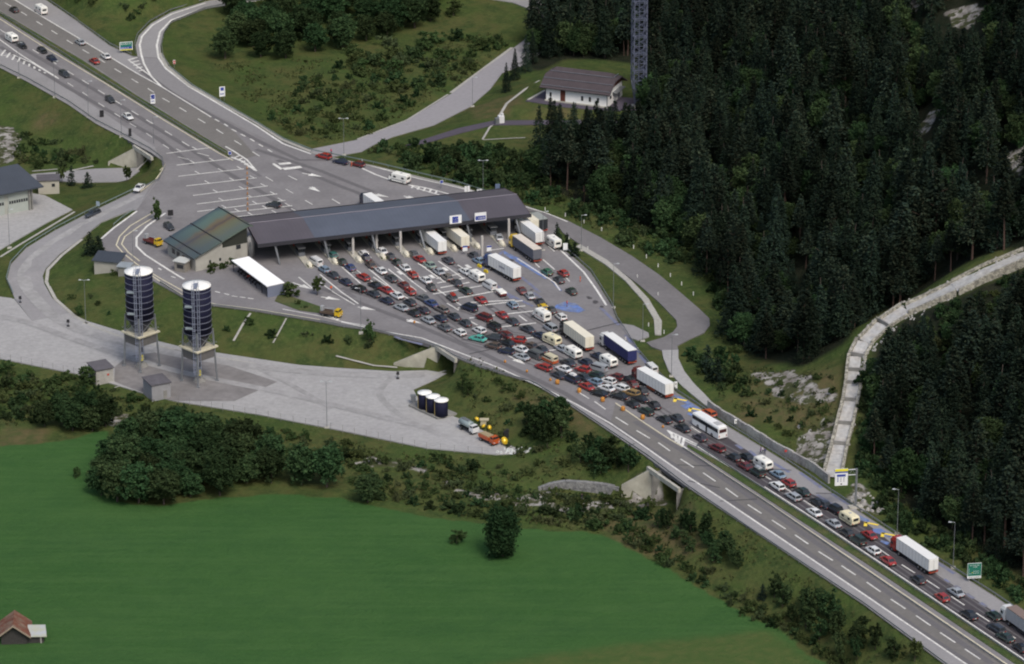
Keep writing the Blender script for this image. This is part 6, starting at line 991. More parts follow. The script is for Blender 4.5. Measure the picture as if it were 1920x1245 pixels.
# --- moving traffic and parked vehicles elsewhere
ht = heading(200, 150); og = 'cars on the open motorway beyond the toll plaza'
for px, py, c, k, fl, lab in ((26, 18.5, 'black', Hh, 1, 'black hatchback on the upper carriageway at the top left corner'), (150, 79, 'silver', S, 1, 'silver saloon alone on the upper carriageway above the red saloon'), (198, 105.5, 'white', S, 1, 'white saloon next to a red saloon near the slip road nose'), (177, 114.5, 'red', S, 1, 'red saloon next to a white saloon near the slip road nose'),
    (41, 85, 'black', S, 0, 'black saloon close in front of the white caravan at upper left'), (79, 94, 'black', S, 0, 'black saloon just ahead of the dark blue saloon on the lower carriageway'), (97.5, 109.5, 'navy', S, 0, 'dark blue saloon behind a black saloon on the lower carriageway'), (121, 139, 'slate', E_, 0, 'dark grey estate car in the middle lane of the lower carriageway'), (206.5, 187, 'slate', Hh, 0, 'dark grey hatchback left of the median sign'), (240, 218.5, 'white', S, 0, 'pale saloon above the dark narrow sign')):
    car(px, py, c, k, hd=ht, flip=bool(fl) is False, lab=lab, grp=og)
car(513, 384, 'slate', Hh, hd=ht+.5, lab='lone dark grey hatchback on the parallel white lines left of the canopy', grp=og)
car(261, 352, 'white', S, hd=ang(P(300, 325)-P(240, 370))+math.pi, z=-.1, lab='white saloon at the top of the ramp', grp=None); car(174, 400, 'slate', E_, hd=ang(P(159, 425, -2)-P(240, 385, -.5)), z=-1.75, lab='dark grey estate car going down the ramp past the garage lawn', grp=None)
car(607, 293, 'red', E_, hd=ang(P(590, 288)-P(640, 300)), lab='red estate car pulled over first by the guardrail beyond the canopy', grp=None); car(639, 303, 'navy', S, hd=ang(P(590, 288)-P(640, 300)), lab='dark blue saloon pulled over between two red vehicles beyond the canopy', grp=None); car(671, 308, 'maroon', Hh, hd=ang(P(590, 288)-P(640, 300)), lab='dark red hatchback with an orange-clad person beside it beyond the canopy', grp=None)
car(317, 425, 'slate', Hh, hd=R(-60), lab='grey hatchback parked on the forecourt beside the office roof', grp=None)
def works(px, py, z, hd, cab, bed, lab, kind):
    r = empty('works_lorry', P(px, py, z+.8), hd, lab, 'lorry'); r.location.z = z+.06; b_ = MB(); b_.box((2.1, 0, 1.15), (1.5, 1.95, 1.1)); b_.box((1.95, 0, 1.95), (1.2, 1.85, .6), taper=.86); b_.build('cab', paint(cab), r); b_ = MB(); b_.box((2.57, 0, 1.95), (.1, 1.6, .5)); b_.build('windscreen', GLS, r)
    for s in (-1, 1): b_ = MB(); b_.box((2.05, s*.93, 1.95), (.8, .06, .42)); b_.build('side_window', GLS, r); b_ = MB(); b_.box((2.88, s*.7, .95), (.06, .3, .18)); b_.build('headlight', HEAD, r)
    b_ = MB(); b_.box((-.2, 0, .75), (5.6, 1.5, .3)); b_.build('chassis', CHAS, r); wheels(r, (-1.9, 1.9), 2.1, .42); b_ = MB()
    if kind == 'flat': b_.box((-.9, 0, 1.0), (4.0, 2.1, .25)); b_.box((-.9, -1.02, 1.25), (4.0, .06, .3)); b_.box((-.9, 1.02, 1.25), (4.0, .06, .3)); b_.build('bed', paint(bed), r); b_ = MB(); b_.bar((.7, 0, 1.1), (.7, 0, 2.4), .12); b_.bar((.7, 0, 2.3), (-1.8, 0, 1.9), .1); b_.box((-2.5, 0, 1.9), (.7, 1.0, 1.2)); b_.build('crane', mat('crane_grey', (.32, .33, .34), .6), r)
    if kind == 'tank': b_.loft([[(x, 1.05*math.cos(t)*k, 1.9+.85*math.sin(t)*k) for t in np.linspace(0, 2*math.pi, 13)[:-1]] for x, k in ((-3.0, .7), (-2.8, 1), (.9, 1), (1.1, .7))], smooth=True); b_.build('tank', mat('tanker_grey', (.26, .31, .31), .45, .2), r); b_ = MB(); b_.box((-1, 0, 2.8), (2.6, .8, .15)); b_.build('walkway', STEEL, r)
    if kind == 'tip': b_.box((-.9, 0, 1.3), (3.8, 2.1, .8), taper=1.04); b_.box((-.9, 0, 1.75), (3.4, 1.8, .3), mi=1); b_.build('tipper_body', [paint(bed), mat('sand_load', (.30, .24, .14), .9)], r)
    kids_of(r); return r
works(621, 588, 0, ang(P(640, 592)-P(604, 586)), 'yellow', 'brown', 'yellow-cabbed flatbed lorry with a small crane on the lane below the shelter', 'flat')
works(287, 454, 0, R(-42), 'yellow', 'maroon', 'yellow recovery lorry parked on the forecourt left of the office', 'flat')
works(879, 803, -6, ang(P(895, 812, -6)-P(865, 797, -6)), 'white', 'grey', 'grey tanker lorry with a white cab parked below the white-lidded tanks', 'tank'); works(917, 824, -6, ang(P(930, 830, -6)-P(905, 818, -6)), 'orange', 'orange', 'orange-red tipper lorry in front of the grey tanker', 'tip')
YM = paint('yellow')
for px, py, s_, lab in ((895, 791, .7, 'small yellow cement mixer behind the grey tanker'), (906, 803, .6, 'yellow cement mixer between tanker and orange lorry, left one'), (918, 806, .65, 'yellow cement mixer just behind the orange lorry cab'), (946, 834, 1.05, 'large yellow mixer drum in front of the orange lorry')):
    m_ = empty('cement_mixer', P(px, py, -6), random.random()*3, lab, 'cement mixer', 'yellow mixers in the works corner'); b_ = MB(); b_.loft([[(x*s_, r_*s_*math.cos(t), (1.0+r_*math.sin(t)+x*.4)*s_) for t in np.linspace(0, 2*math.pi, 11)[:-1]] for x, r_ in ((-.7, .35), (-.3, .75), (.3, .75), (.8, .4))], smooth=True); b_.build('drum', YM, m_); b_ = MB()
    for a_ in (-.5, .5): b_.bar((a_*s_, -.6*s_, 0), (0, 0, 1.0*s_), .07); b_.bar((a_*s_, .6*s_, 0), (0, 0, 1.0*s_), .07)
    b_.build('stand', CHAS, m_)
b_ = MB(); b_.box((0, 0, .7), (2.0, 1.3, 1.4), taper=.8); b_.box((0, 0, 1.5), (2.2, 1.5, .12)); o = b_.build('site_generator', mat('beige_metal', (.42, .38, .26), .6), loc=P(908, 797, -6)); tag(o, 'beige site generator behind the grey tanker cab', 'generator')
b_ = MB(); b_.box((0, 0, .8), (1.3, 1.2, 1.6), taper=.9); b_.box((.3, 0, 1.8), (.8, .9, .5)); o = b_.build('waste_container', BLACK, loc=P(949, 820, -6)); tag(o, 'black waste container beside the orange lorry nose', 'container')
b_ = MB()
for k in range(22): x, y = random.gauss(0, 1.5), random.gauss(0, .8); s_ = random.uniform(.35, .9); b_.box((x, y, s_*.3), (s_*1.4, s_, s_*.7), rz=random.random()*3, taper=.5)
o = b_.build('bag_heap', mat('pale_sacks', (.50, .52, .50), .7, n1=.15, s1=2), loc=P(963, 846, -6)); tag(o, 'heap of pale sacks and rubble at the pointed end of the yard', 'rubble', kind='stuff')
for px, py, z in ((128, 612, -6), (38, 568, -5.9), (746, 710, -6)):
    o = MB(); o.bar((0, 0, 0), (0, 0, 1.2), .07); o.box((0, 0, 1.5), (.8, .3, .8), taper=.8); o.box((0, 0, .1), (.7, .7, .25)); o = o.build('site_lamp', BLACK, loc=P(px, py, z)); tag(o, {128: 'black post-mounted box on the yard below the ramp bank', 38: 'black post-mounted box where the ramp meets the yard', 746: 'black post-mounted box on the yard left of the white-lidded tanks'}[px], 'bollard')
# barrels and barriers
ORC = mat('orange_plastic', (.46, .20, .04), .6); BAR = None
for k, (px, py) in enumerate(((1045, 720), (1086, 736), (1130, 753), (1168, 770), (1205, 786), (1032, 714), (988, 698), (947, 680), (1243, 802), (777, 606))):
    sc_ = .78 if k < 5 else .42
    if BAR is None:
        BAR = empty('barrel', (0, 0, 0)); b_ = MB(); b_.loft([[(r_*math.cos(t), r_*math.sin(t), z) for t in np.linspace(0, 2*math.pi, 13)[:-1]] for r_, z in ((.62, 0), (.68, .3), (.68, 1.0), (.55, 1.3), (.2, 1.42))], smooth=True); b_.build('drum', ORC, BAR); kids_of(BAR); o = BAR
    else: o = copy_tree(BAR)
    o.location = P(px, py)+Vector((0, 0, .08)); o.scale = (sc_,)*3; tag(o, 'orange barrel in the line beside the near carriageway' if k < 5 else 'small faded orange marker in the line beside the near carriageway', 'barrel', 'orange barrels dividing the carriageways' if k < 5 else 'small orange markers')
BR0 = None
for k in range(9):
    y = 318+k*9.6; px = 463.3+k*.15
    if BR0 is None:
        BR0 = empty('barrier_post', (0, 0, 0)); b_ = MB(); b_.box((0, 0, .12), (.9, .9, .2)); b_.build('base', mat('barrier_grey', (.25, .2, .16), .8), BR0); b_ = MB(); b_.bar((0, 0, .2), (0, 0, 1.1), .22, n=8, r2=.14); b_.build('cone', ORC, BR0); kids_of(BR0); o = BR0
    else: o = copy_tree(BR0)
    o.location = P(px, y)+Vector((0, 0, .09)); o.scale = (.75,)*3; tag(o, 'orange cone in the column across the parallel white lines', 'traffic cone', 'orange cones across the white lines')
# people
def person(p, rz, top, legs, lab, skin=(.35, .2, .14), hair=(.04, .025, .02), stride=.12):
    r = empty('person', p, rz, lab, 'person')
    J = {'pel': (0, 0, .95), 'spine': (0, 0, 1.2), 'chest': (0, 0, 1.40), 'neck': (0, 0, 1.52), 'head': (.01, 0, 1.64), 'crown': (0, 0, 1.74)}
    for s, nm in ((1, 'l'), (-1, 'r')): J.update({nm+'hip': (0, s*.10, .90), nm+'kn': (stride*s*.5+.03, s*.11, .49), nm+'an': (stride*s, s*.11, .08), nm+'toe': (stride*s+.17, s*.12, .04), nm+'sh': (0, s*.19, 1.43), nm+'el': (-.03, s*.25, 1.16), nm+'wr': (.07, s*.26, .92), nm+'ha': (.10, s*.25, .84)})
    ed = [('pel', 'spine'), ('spine', 'chest'), ('chest', 'neck'), ('neck', 'head'), ('head', 'crown')]
    for n in 'lr': ed += [('pel', n+'hip'), (n+'hip', n+'kn'), (n+'kn', n+'an'), (n+'an', n+'toe'), ('chest', n+'sh'), (n+'sh', n+'el'), (n+'el', n+'wr'), (n+'wr', n+'ha')]
    rad = {'pel': .15, 'spine': .14, 'chest': .16, 'neck': .06, 'head': .105, 'crown': .08, 'hip': .10, 'kn': .065, 'an': .045, 'toe': .04, 'sh': .07, 'el': .048, 'wr': .035, 'ha': .035}
    ks = list(J); me = bpy.data.meshes.new('body'); me.from_pydata([J[k] for k in ks], [(ks.index(a), ks.index(b)) for a, b in ed], []); o = bpy.data.objects.new('body', me); col.objects.link(o)
    o.modifiers.new('skin', 'SKIN'); sk = me.skin_vertices[0].data
    for i, k in enumerate(ks): q = rad.get(k, rad.get(k[1:], .05)); sk[i].radius = (q, q)
    sk[0].use_root = True; o.modifiers.new('sub', 'SUBSURF').levels = 1; dg = bpy.context.evaluated_depsgraph_get(); m2 = bpy.data.meshes.new_from_object(o.evaluated_get(dg)); bpy.data.objects.remove(o)
    for c_, nm in ((skin, 'skin'), (top, 'jacket'), (legs, 'trousers'), ((.02, .02, .02), 'shoes'), (hair, 'hair')): m2.materials.append(mat(f'{nm}_{int(c_[0]*999)}_{int(c_[1]*999)}', c_, .8))
    for f in m2.polygons:
        c = f.center; f.use_smooth = True; f.material_index = 4 if c.z > 1.66 or (c.z > 1.58 and c.x < -.02) else 0 if (c.z > 1.50 or (abs(c.y) > .19 and c.z < .94 and c.z > .78)) else 1 if c.z > .93 else 2 if c.z > .1 else 3
    m2.name = 'body'; o = bpy.data.objects.new('body', m2); col.objects.link(o); o.parent = r; return r
OR_, DK, GR = (.75, .13, .03), (.03, .03, .05), (.15, .15, .17)
person(P(1088, 529)+Vector((0, 0, .08)), R(200), OR_, OR_, 'person in full orange work clothes standing right of the queueing cars'); person(P(621, 547)+Vector((0, 0, .08)), R(120), OR_, GR, 'person in an orange top beside the lone tree on the plaza'); person(P(659, 313)+Vector((0, 0, .08)), R(20), OR_, OR_, 'person in orange standing left of the dark red hatchback')
person(P(679, 308)+Vector((0, 0, .08)), R(200), (.5, .5, .5), DK, 'person in a pale top standing right of the dark red hatchback'); person(P(1426, 852)+Vector((0, 0, .08)), R(160), (.12, .02, .14), DK, 'person in a purple top beside the caravan below the coach'); person(P(1430, 850)+Vector((0, 0, .08)), R(-20), (.55, .5, .6), DK, 'person in a pale top beside the purple-topped person'); person(P(1434, 853)+Vector((0, 0, .08)), R(90), (.05, .06, .12), DK, 'person in dark blue at the caravan edge below the coach')
person(G(1091, 938), R(100), (.02, .02, .025), (.12, .12, .13), 'dark-clothed person standing on the field path below the stone wall')
person(P(1063, 575)+Vector((0, 0, .08)), R(30), (.65, .12, .10), (.2, .1, .1), 'person in red on the blue painted patch'); person(P(621, 290)+Vector((0, 0, .08)), R(60), (.5, .06, .12), DK, 'person in pink-red behind the pulled-over red estate car'); person(P(292, 440)+Vector((0, 0, .08)), R(-50), (.5, .1, .05), DK, 'person in red beside the recovery lorry') if False else None
# ---- labels for the queue, from each vehicle's neighbours
def near(i, fwd, lat=1.9, mx=11):
    r, nm, p, h_, _ = VEH[i]; d = Vector((math.cos(h_), math.sin(h_), 0)); n = Vector((-d.y, d.x, 0)); best = None
    for j, v in enumerate(VEH):
        if j == i: continue
        q = v[2]-p; a, b = q.dot(d)*fwd, q.dot(n)
        if 2 < a < mx and abs(b) < lat and (best is None or a < best[0]): best = (a, j)
    return VEH[best[1]][1] if best else None
def beside(i, s, mx=7):
    r, nm, p, h_, _ = VEH[i]; d = Vector((math.cos(h_), math.sin(h_), 0)); n = Vector((-d.y, d.x, 0)); best = None
    for j, v in enumerate(VEH):
        q = v[2]-p; b = q.dot(n)*s
        if j != i and 1.2 < b < mx and abs(q.dot(d)) < 3.2 and (best is None or b < best[0]): best = (b, j)
    return VEH[best[1]][1] if best else None
used = set(); pend = [i for i, v in enumerate(VEH) if v[4] is None]
def zone(p):
    x, y = proj(p.x, p.y, 0)
    return 'near the canopy' if y < 500 else 'in the upper plaza' if y < 560 else 'in the middle plaza' if y < 620 else 'in the lower plaza' if y < 690 else 'at the plaza mouth' if y < 775 else 'by the coach' if y < 900 else 'near the price sign' if y < 1030 else 'at the lower right'
for i in pend:
    r, nm, p, h_, _ = VEH[i]; f, b, l, rt = near(i, 1), near(i, -1), beside(i, 1), beside(i, -1); z_ = zone(p); cand = []
    if f and b: cand.append(f'{nm} between the {f} ahead and the {b} behind')
    if f: cand.append(f'{nm} behind the {f} {z_}')
    if b: cand.append(f'{nm} ahead of the {b} {z_}')
    if l: cand.append(f'{nm} right of the {l} {z_}')
    if rt: cand.append(f'{nm} left of the {rt} {z_}')
    if l and f: cand.append(f'{nm} behind the {f} and right of the {l}')
    cand.append(f'{nm} {z_}'); cand.append(f'lone {nm} {z_}'); cand.append(f'another {nm} {z_}')
    for c_ in cand:
        if len(c_.split()) <= 16 and len(c_.split()) >= 4 and c_ not in used: break
    used.add(c_); r['label'] = c_; VEH[i][4] = c_

# ================================================================== vegetation
def leafmat(name, rgb, c2, rnd=.22, s=1.0):
    return mat(name, rgb, 1.0, 0, .03, n1=.35, s1=.45*s, n2=.25, s2=1.7*s, c2=c2, rnd=rnd)
SPRUCE = leafmat('spruce_needles', (.012, .022, .0165), (.019, .029, .0165), .5); PINE = leafmat('pine_needles', (.014, .025, .019), (.026, .033, .019), .55); LEAFD = leafmat('dark_leaves', (.022, .043, .018), (.034, .055, .022), .45); LEAFM = leafmat('mid_leaves', (.037, .060, .021), (.050, .070, .026)); LEAFP = leafmat('pale_leaves', (.046, .062, .028), (.058, .072, .032)); BARK = mat('grey_bark', (.07, .055, .045), .9, n1=.2, s1=2); PBARK = mat('reddish_bark', (.075, .048, .038), .9, n1=.25, s1=1)
def quads(C, U, V):
    n = len(C); v = np.stack([C-U-V, C+U-V, C+U+V, C-U+V], 1).reshape(-1, 3); me = bpy.data.meshes.new('crown'); me.vertices.add(4*n); me.vertices.foreach_set('co', v.astype(np.float32).ravel()); me.loops.add(4*n); me.loops.foreach_set('vertex_index', np.arange(4*n, dtype=np.int32)); me.polygons.add(n)
    me.polygons.foreach_set('loop_start', np.arange(0, 4*n, 4, dtype=np.int32)); me.polygons.foreach_set('loop_total', np.full(n, 4, dtype=np.int32)); me.update(); return me
def rdir(n): v = rng.normal(size=(n, 3)); return v/np.linalg.norm(v, axis=1)[:, None]
def conifer(h, r, z0, n, seed, droop=.3, q=.36, gap=.0):
    """whorls of drooping boughs built of many small needle sprays"""
    g = np.random.default_rng(seed); nb = int(h*3.4); C = []; U = []; V = []
    for k in range(nb):
        t = (k+g.random())/nb; z = z0+(h-z0)*t; rr = r*((1-t)**.85)*(.65+.5*g.random())+.25; a0 = g.random()*6.28
        for j in range(int(3+g.random()*3)):
            if g.random() < gap: continue
            a = a0+j*2.0+g.normal()*.4; m = max(3, int(n*rr/(r*nb*3))); s = np.sqrt(g.random(m))*rr; jit = g.normal(size=(m, 3))*.34*(.5+s[:, None]/r)
            C.append(np.stack([np.cos(a)*s, np.sin(a)*s, z-droop*s+.12*s*s/r*0], 1)+jit); d = np.array([np.cos(a), np.sin(a), -droop]); d /= np.linalg.norm(d); o = g.normal(size=(m, 3))*.45
            u = (d+o); u /= np.linalg.norm(u, axis=1)[:, None]; w_ = np.cross(u, g.normal(size=(m, 3))*.5+np.array([0, 0, 1.])); w_ /= np.linalg.norm(w_, axis=1)[:, None]+1e-6; sz = q*(.6+.8*g.random((m, 1)))
            U.append(u*sz); V.append(w_*sz*.55)
    return quads(np.concatenate(C), np.concatenate(U), np.concatenate(V))
def broad(lobes, n, seed, q=.3, shell=.55):
    """leaf clumps in the outer part of several uneven lobes: (x,y,z,rx,ry,rz)"""
    g = np.random.default_rng(seed); C = []; vol = np.array([l[3]*l[4]*l[5] for l in lobes])**.66; vol /= vol.sum()
    for l, w_ in zip(lobes, vol):
        m = int(n*w_); cl = max(6, m//34); d = g.normal(size=(cl, 3)); d /= np.linalg.norm(d, axis=1)[:, None]; rr = shell+(1-shell)*g.random((cl, 1))**.6; cc = d*rr*(1+.12*g.normal(size=(cl, 1)))
        i = g.integers(0, cl, m); p = cc[i]+g.normal(size=(m, 3))*.13; C.append(p*np.array(l[3:6])+np.array(l[:3]))
    C = np.concatenate(C); C = C[C[:, 2] > .05]; m = len(C); u = g.normal(size=(m, 3)); u /= np.linalg.norm(u, axis=1)[:, None]; v = np.cross(u, g.normal(size=(m, 3))); v /= np.linalg.norm(v, axis=1)[:, None]+1e-6; s = q*(.5+.9*g.random((m, 1))); return quads(C, u*s, v*s*.8)
def trunk_mesh(h, r0, limbs=0, seed=0, z1=None):
    g = random.Random(seed); b_ = MB(); n = 5; pts = [Vector((g.uniform(-.1, .1)*k, g.uniform(-.1, .1)*k, h*k/n-(.6 if k == 0 else 0))) for k in range(n+1)]
    for k in range(n): b_.bar(pts[k], pts[k+1], r0*(1-k/n*.8), n=6, r2=r0*(1-(k+1)/n*.8))
    for k in range(limbs): t = g.uniform(.35, .9); p = pts[int(t*n)]; a = g.random()*6.28; L_ = h*.28*(1.2-t); b_.bar(p, p+Vector((math.cos(a)*L_, math.sin(a)*L_, L_*.7)), r0*.35, n=4, r2=r0*.1)
    o = b_.build('trunk', BARK); me = o.data; bpy.data.objects.remove(o); return me
KT = {}
def kindtree(key, crown, cm_, trunk=None, tm_=BARK):
    crown.materials.append(cm_); 
    if trunk: trunk.materials.clear(); trunk.materials.append(tm_)
    KT.setdefault(key, []).append((crown, trunk))
for s in range(4): kindtree('spruce', conifer(17+s*1.6, 3.3+.4*s, 2.0, 5200, 10+s, droop=.15+.1*s, q=.23), SPRUCE, trunk_mesh(19, .3, 0, s))
for s in range(4): kindtree('pine', conifer(19+s*.6, 3.0+.3*s, 9.0-s, 2800, 30+s, droop=-.05, q=.30, gap=.22), PINE, trunk_mesh(18.5, .26, 3, s), PBARK)
for s in range(2): kindtree('young_spruce', conifer(7+s, 2.0, .3, 700, 50+s, q=.26), SPRUCE, trunk_mesh(6.5, .14, 0, s))
for s in range(5):
    g = random.Random(s); lb = [(g.uniform(-1.6, 1.6), g.uniform(-1.6, 1.6), g.uniform(4.0, 8.6), g.uniform(1.7, 2.5), g.uniform(1.7, 2.5), g.uniform(1.7, 2.6)) for _ in range(7)]+[(0, 0, 5.8, 2.8, 2.8, 3.8)]; kindtree('leafy', broad(lb, 6500, 70+s, q=.19, shell=.6), LEAFD, trunk_mesh(7.5, .24, 5, s))
for s in range(3):
    g = random.Random(20+s); lb = [(g.uniform(-.9, .9), g.uniform(-.9, .9), g.uniform(1.5, 4.6), g.uniform(.9, 1.5), g.uniform(.9, 1.5), g.uniform(1.0, 1.7)) for _ in range(6)]; kindtree('small_tree', broad(lb, 2000, 90+s, q=.15), LEAFM, trunk_mesh(4, .12, 3, s))
for s in range(4):
    g = random.Random(40+s); lb = [(g.uniform(-1.2, 1.2), g.uniform(-.9, .9), g.uniform(.5, 1.1), g.uniform(.7, 1.3), g.uniform(.7, 1.3), g.uniform(.7, 1.3)) for _ in range(5)]; kindtree('shrub', broad(lb, 1100, 110+s, q=.13), (LEAFM, LEAFD, LEAFP, LEAFM)[s])
SHR = []
kindtree('oval', broad([(0, 0, 6.2, 3.4, 3.4, 5.4), (1.2, .4, 4.0, 2.6, 2.6, 2.8), (-1.0, -.3, 7.5, 2.4, 2.4, 3.0), (.3, -.8, 9.2, 1.9, 1.9, 2.4), (-.8, -.9, 3.4, 2.4, 2.4, 2.2)], 11000, 201, q=.19, shell=.7), LEAFD, trunk_mesh(7, .28, 4, 5))
def plant(key, p, sc=1.0, sxy=None, lab=None, cat='tree', grp=None, name=None, var=None, cm_=None):
    if key == 'shrub' and grp and name == 'bush': SHR.append((tuple(p), sc, sxy, lab, cat, grp, random.randrange(4) if cm_ is None else 1, cm_)); return None
    crown, trunk = KT[key][random.randrange(len(KT[key])) if var is None else var % len(KT[key])]; sx = sc if sxy is None else sxy
    if trunk is None: r = bpy.data.objects.new(name or key, crown); col.objects.link(r)
    else:
        r = bpy.data.objects.new(name or key, None); col.objects.link(r); r.empty_display_size = .5
        for nm, m_ in (('crown', crown), ('trunk', trunk)): o = bpy.data.objects.new(nm, m_); col.objects.link(o); o.parent = r
        if cm_: o = r.children[0]; o.material_slots[0].link = 'OBJECT'; o.material_slots[0].material = cm_
    if trunk is None and cm_: r.material_slots[0].link = 'OBJECT'; r.material_slots[0].material = cm_
    r.location = p; r.rotation_euler = (random.uniform(-.03, .03), random.uniform(-.03, .03), random.random()*6.28); r.scale = (sx, sx, sc); return tag(r, lab, cat, grp)
# ---- the conifer forest on the valley side
pts = []; fx0, fx1, fy0, fy1 = 0, 330, 780, 1420
occ = {}
def free(x, y, d):
    i, j = int(x//d), int(y//d)
    for a in (-1, 0, 1):
        for c in (-1, 0, 1):
            for q in occ.get((i+a, j+c), ()):
                if (q[0]-x)**2+(q[1]-y)**2 < d*d: return False
    occ.setdefault((i, j), []).append((x, y)); return True
CLX = [G(x, y) for x, y, _ in cl]
KNOLL = GW([(1395, 690), (1500, 690), (1600, 655), (1600, 700), (1575, 800), (1560, 860), (1500, 850), (1400, 790), (1330, 745), (1340, 700)])
def inp(x, y, poly):
    c = False; n = len(poly)
    for k in range(n):
        a, b = poly[k], poly[(k+1) % n]
        if (a.y > y) != (b.y > y) and x < (b.x-a.x)*(y-a.y)/(b.y-a.y)+a.x: c = not c
    return c
def vfun(x, y): return 2*float(vnoise(np.array([x]), np.array([y]), 22, 77)[0])
FZs = [(p.x, p.y) for p in FORESTX]
rr_ = random.Random(3)
KEEP = [(x+w_*.3, y+8, 26) for x, y, w_ in cl[4:]]+[(1635, 640, 20), (1678, 608, 24), (1720, 585, 24), (1765, 565, 26), (1820, 540, 30), (1875, 512, 30), (1900, 500, 25), (1030, 192, 25), (1070, 196, 30), (1120, 200, 30), (1165, 190, 28), (1197, 196, 18), (1810, 50, 35), (1745, 235, 28), (1730, 262, 20), (1905, 330, 22), (1708, 8, 15)]
for _ in range(26000):
    x, y = rr_.uniform(fx0, fx1), rr_.uniform(fy0, fy1)
    if not inp(x, y, FORESTX): continue
    dch = min((math.hypot(x-q.x, y-q.y) for q in CLX)); z = hz(x, y); u, v = proj(x, y, z)
    if dch < 6.5 or u < 900 or u > 2150 or v > 1420 or v < -160: continue
    if inp(x, y, KNOLL): continue
    if min(polyd for polyd in [abs((x-a.x)*(b.y-a.y)-(y-a.y)*(b.x-a.x))/max(1, math.hypot(b.x-a.x, b.y-a.y)) if min(a.y, b.y)-3 < y < max(a.y, b.y)+3 else 99 for a, b in zip(CLX[:-1], CLX[1:])]) < 5.0: continue
    # keep the house, its drive and the mast clear
    if 975 < u < 1212 and 108 < v < 260: continue
    if (min(abs(u-1810)+abs(v-45), 999) < 75 and v < 90) or (1700 < u < 1775 and 195 < v < 300 and rr_.random() < .8) or (u > 1885 and 285 < v < 345): continue
    cap = 99
    for cx_, cy_, cw_ in KEEP:
        if abs(u-cx_) < cw_ and v > cy_:
            cap = min(cap, (v-cy_-6)/(.93*F/(y*ct+(CH-z)*st)))
    if cap < 3.5: continue
    if cap < 20 and rr_.random() < .06: cap = 99
    if free(x, y, 4.1+2.2*max(0, vfun(x, y))): pts.append((x, y, z, u, v, min(1.12, cap/19)))
pts.sort(key=lambda p: math.hypot(p[0], p[1]-0)+abs(0))
vis = [p for p in pts if -10 < p[3] < 1935 and -60 < p[4] < 1330]
indiv = set(id(p) for p in vis[:300]); rest = [p for p in pts if id(p) not in indiv]
def fzone(u, v):
    return 'on the dark slope right of the torrent channel' if u > 1590 and v > 520 else 'at the wood edge along the bypass bend' if u < 1480 and v > 330 else 'on the dark slope behind the channel' if u > 1480 else 'in the wood beside the white house'
for k, p in enumerate(vis[:300]):
    q_ = rr_.random(); key = 'pine' if q_ < .40 else 'spruce' if q_ < .78 else 'leafy'; sc_ = min(p[5], rr_.uniform(.5, 1.05)); plant(key, (p[0], p[1], p[2]-.2), sc_*(1.15 if key == 'leafy' else 1), sc_*rr_.uniform(.95, 1.35), lab={'pine': 'tall bare-trunked pine standing ', 'spruce': 'dense pointed spruce standing ', 'leafy': 'round-crowned broadleaf tree standing '}[key]+fzone(p[3], p[4]), grp={'pine': 'pines ', 'spruce': 'spruces ', 'leafy': 'broadleaf trees '}[key]+fzone(p[3], p[4]), name={'pine': 'pine_tree', 'spruce': 'spruce_tree', 'leafy': 'leafy_tree'}[key])
# the rest of the wood: one object, trees instanced on points from the meshes above
pm = bpy.data.meshes.new('forest'); pm.from_pydata([(p[0], p[1], p[2]-.2) for p in rest], [], []); at3 = pm.attributes.new('sc', 'FLOAT', 'POINT'); at3.data.foreach_set('value', [min(p[5], rr_.uniform(.5, 1.12)) for p in rest]); fo = bpy.data.objects.new('forest', pm); col.objects.link(fo); tag(fo, 'dark conifer wood covering the upper valley side', 'forest', kind='stuff')
ng = bpy.data.node_groups.new('forest_instances', 'GeometryNodeTree'); ng.interface.new_socket('Geometry', in_out='INPUT', socket_type='NodeSocketGeometry'); ng.interface.new_socket('Geometry', in_out='OUTPUT', socket_type='NodeSocketGeometry')
N = ng.nodes; L = ng.links; gi, go = N.new('NodeGroupInput'), N.new('NodeGroupOutput'); ip = N.new('GeometryNodeInstanceOnPoints'); jn = N.new('GeometryNodeJoinGeometry'); L.new(gi.outputs[0], ip.inputs['Points']); ip.inputs['Pick Instance'].default_value = True
byk = {}
for o in list(col.objects):
    if o.type == 'MESH' and o.name.startswith('crown') and o.parent and o.parent.name.startswith(('pine_tree', 'spruce_tree', 'leafy_tree')): byk.setdefault(o.data.name, o)
for o in byk.values():
    tr_ = [c for c in o.parent.children if c.name.startswith('trunk')][0]; j2 = N.new('GeometryNodeJoinGeometry'); inner = []
    for c in (o, tr_):
        oi = N.new('GeometryNodeObjectInfo'); oi.inputs['Object'].default_value = c; L.new(oi.outputs['Geometry'], j2.inputs[0])
    g2 = N.new('GeometryNodeGeometryToInstance'); L.new(j2.outputs[0], g2.inputs[0]); L.new(g2.outputs[0], jn.inputs[0])
L.new(jn.outputs[0], ip.inputs['Instance']); ri = N.new('FunctionNodeRandomValue'); ri.data_type = 'INT'; ri.inputs[4].default_value = 0; ri.inputs[5].default_value = max(0, len(byk)-1); L.new(ri.outputs[2], ip.inputs['Instance Index'])
rv = N.new('FunctionNodeRandomValue'); rv.data_type = 'FLOAT_VECTOR'; rv.inputs[0].default_value = (-.03, -.03, 0); rv.inputs[1].default_value = (.03, .03, 6.28); L.new(rv.outputs[0], ip.inputs['Rotation']); rs = N.new('GeometryNodeInputNamedAttribute'); rs.data_type = 'FLOAT'; rs.inputs[0].default_value = 'sc'; L.new(rs.outputs[0], ip.inputs['Scale']); L.new(ip.outputs[0], go.inputs[0])
md = fo.modifiers.new('instances', 'NODES'); md.node_group = ng
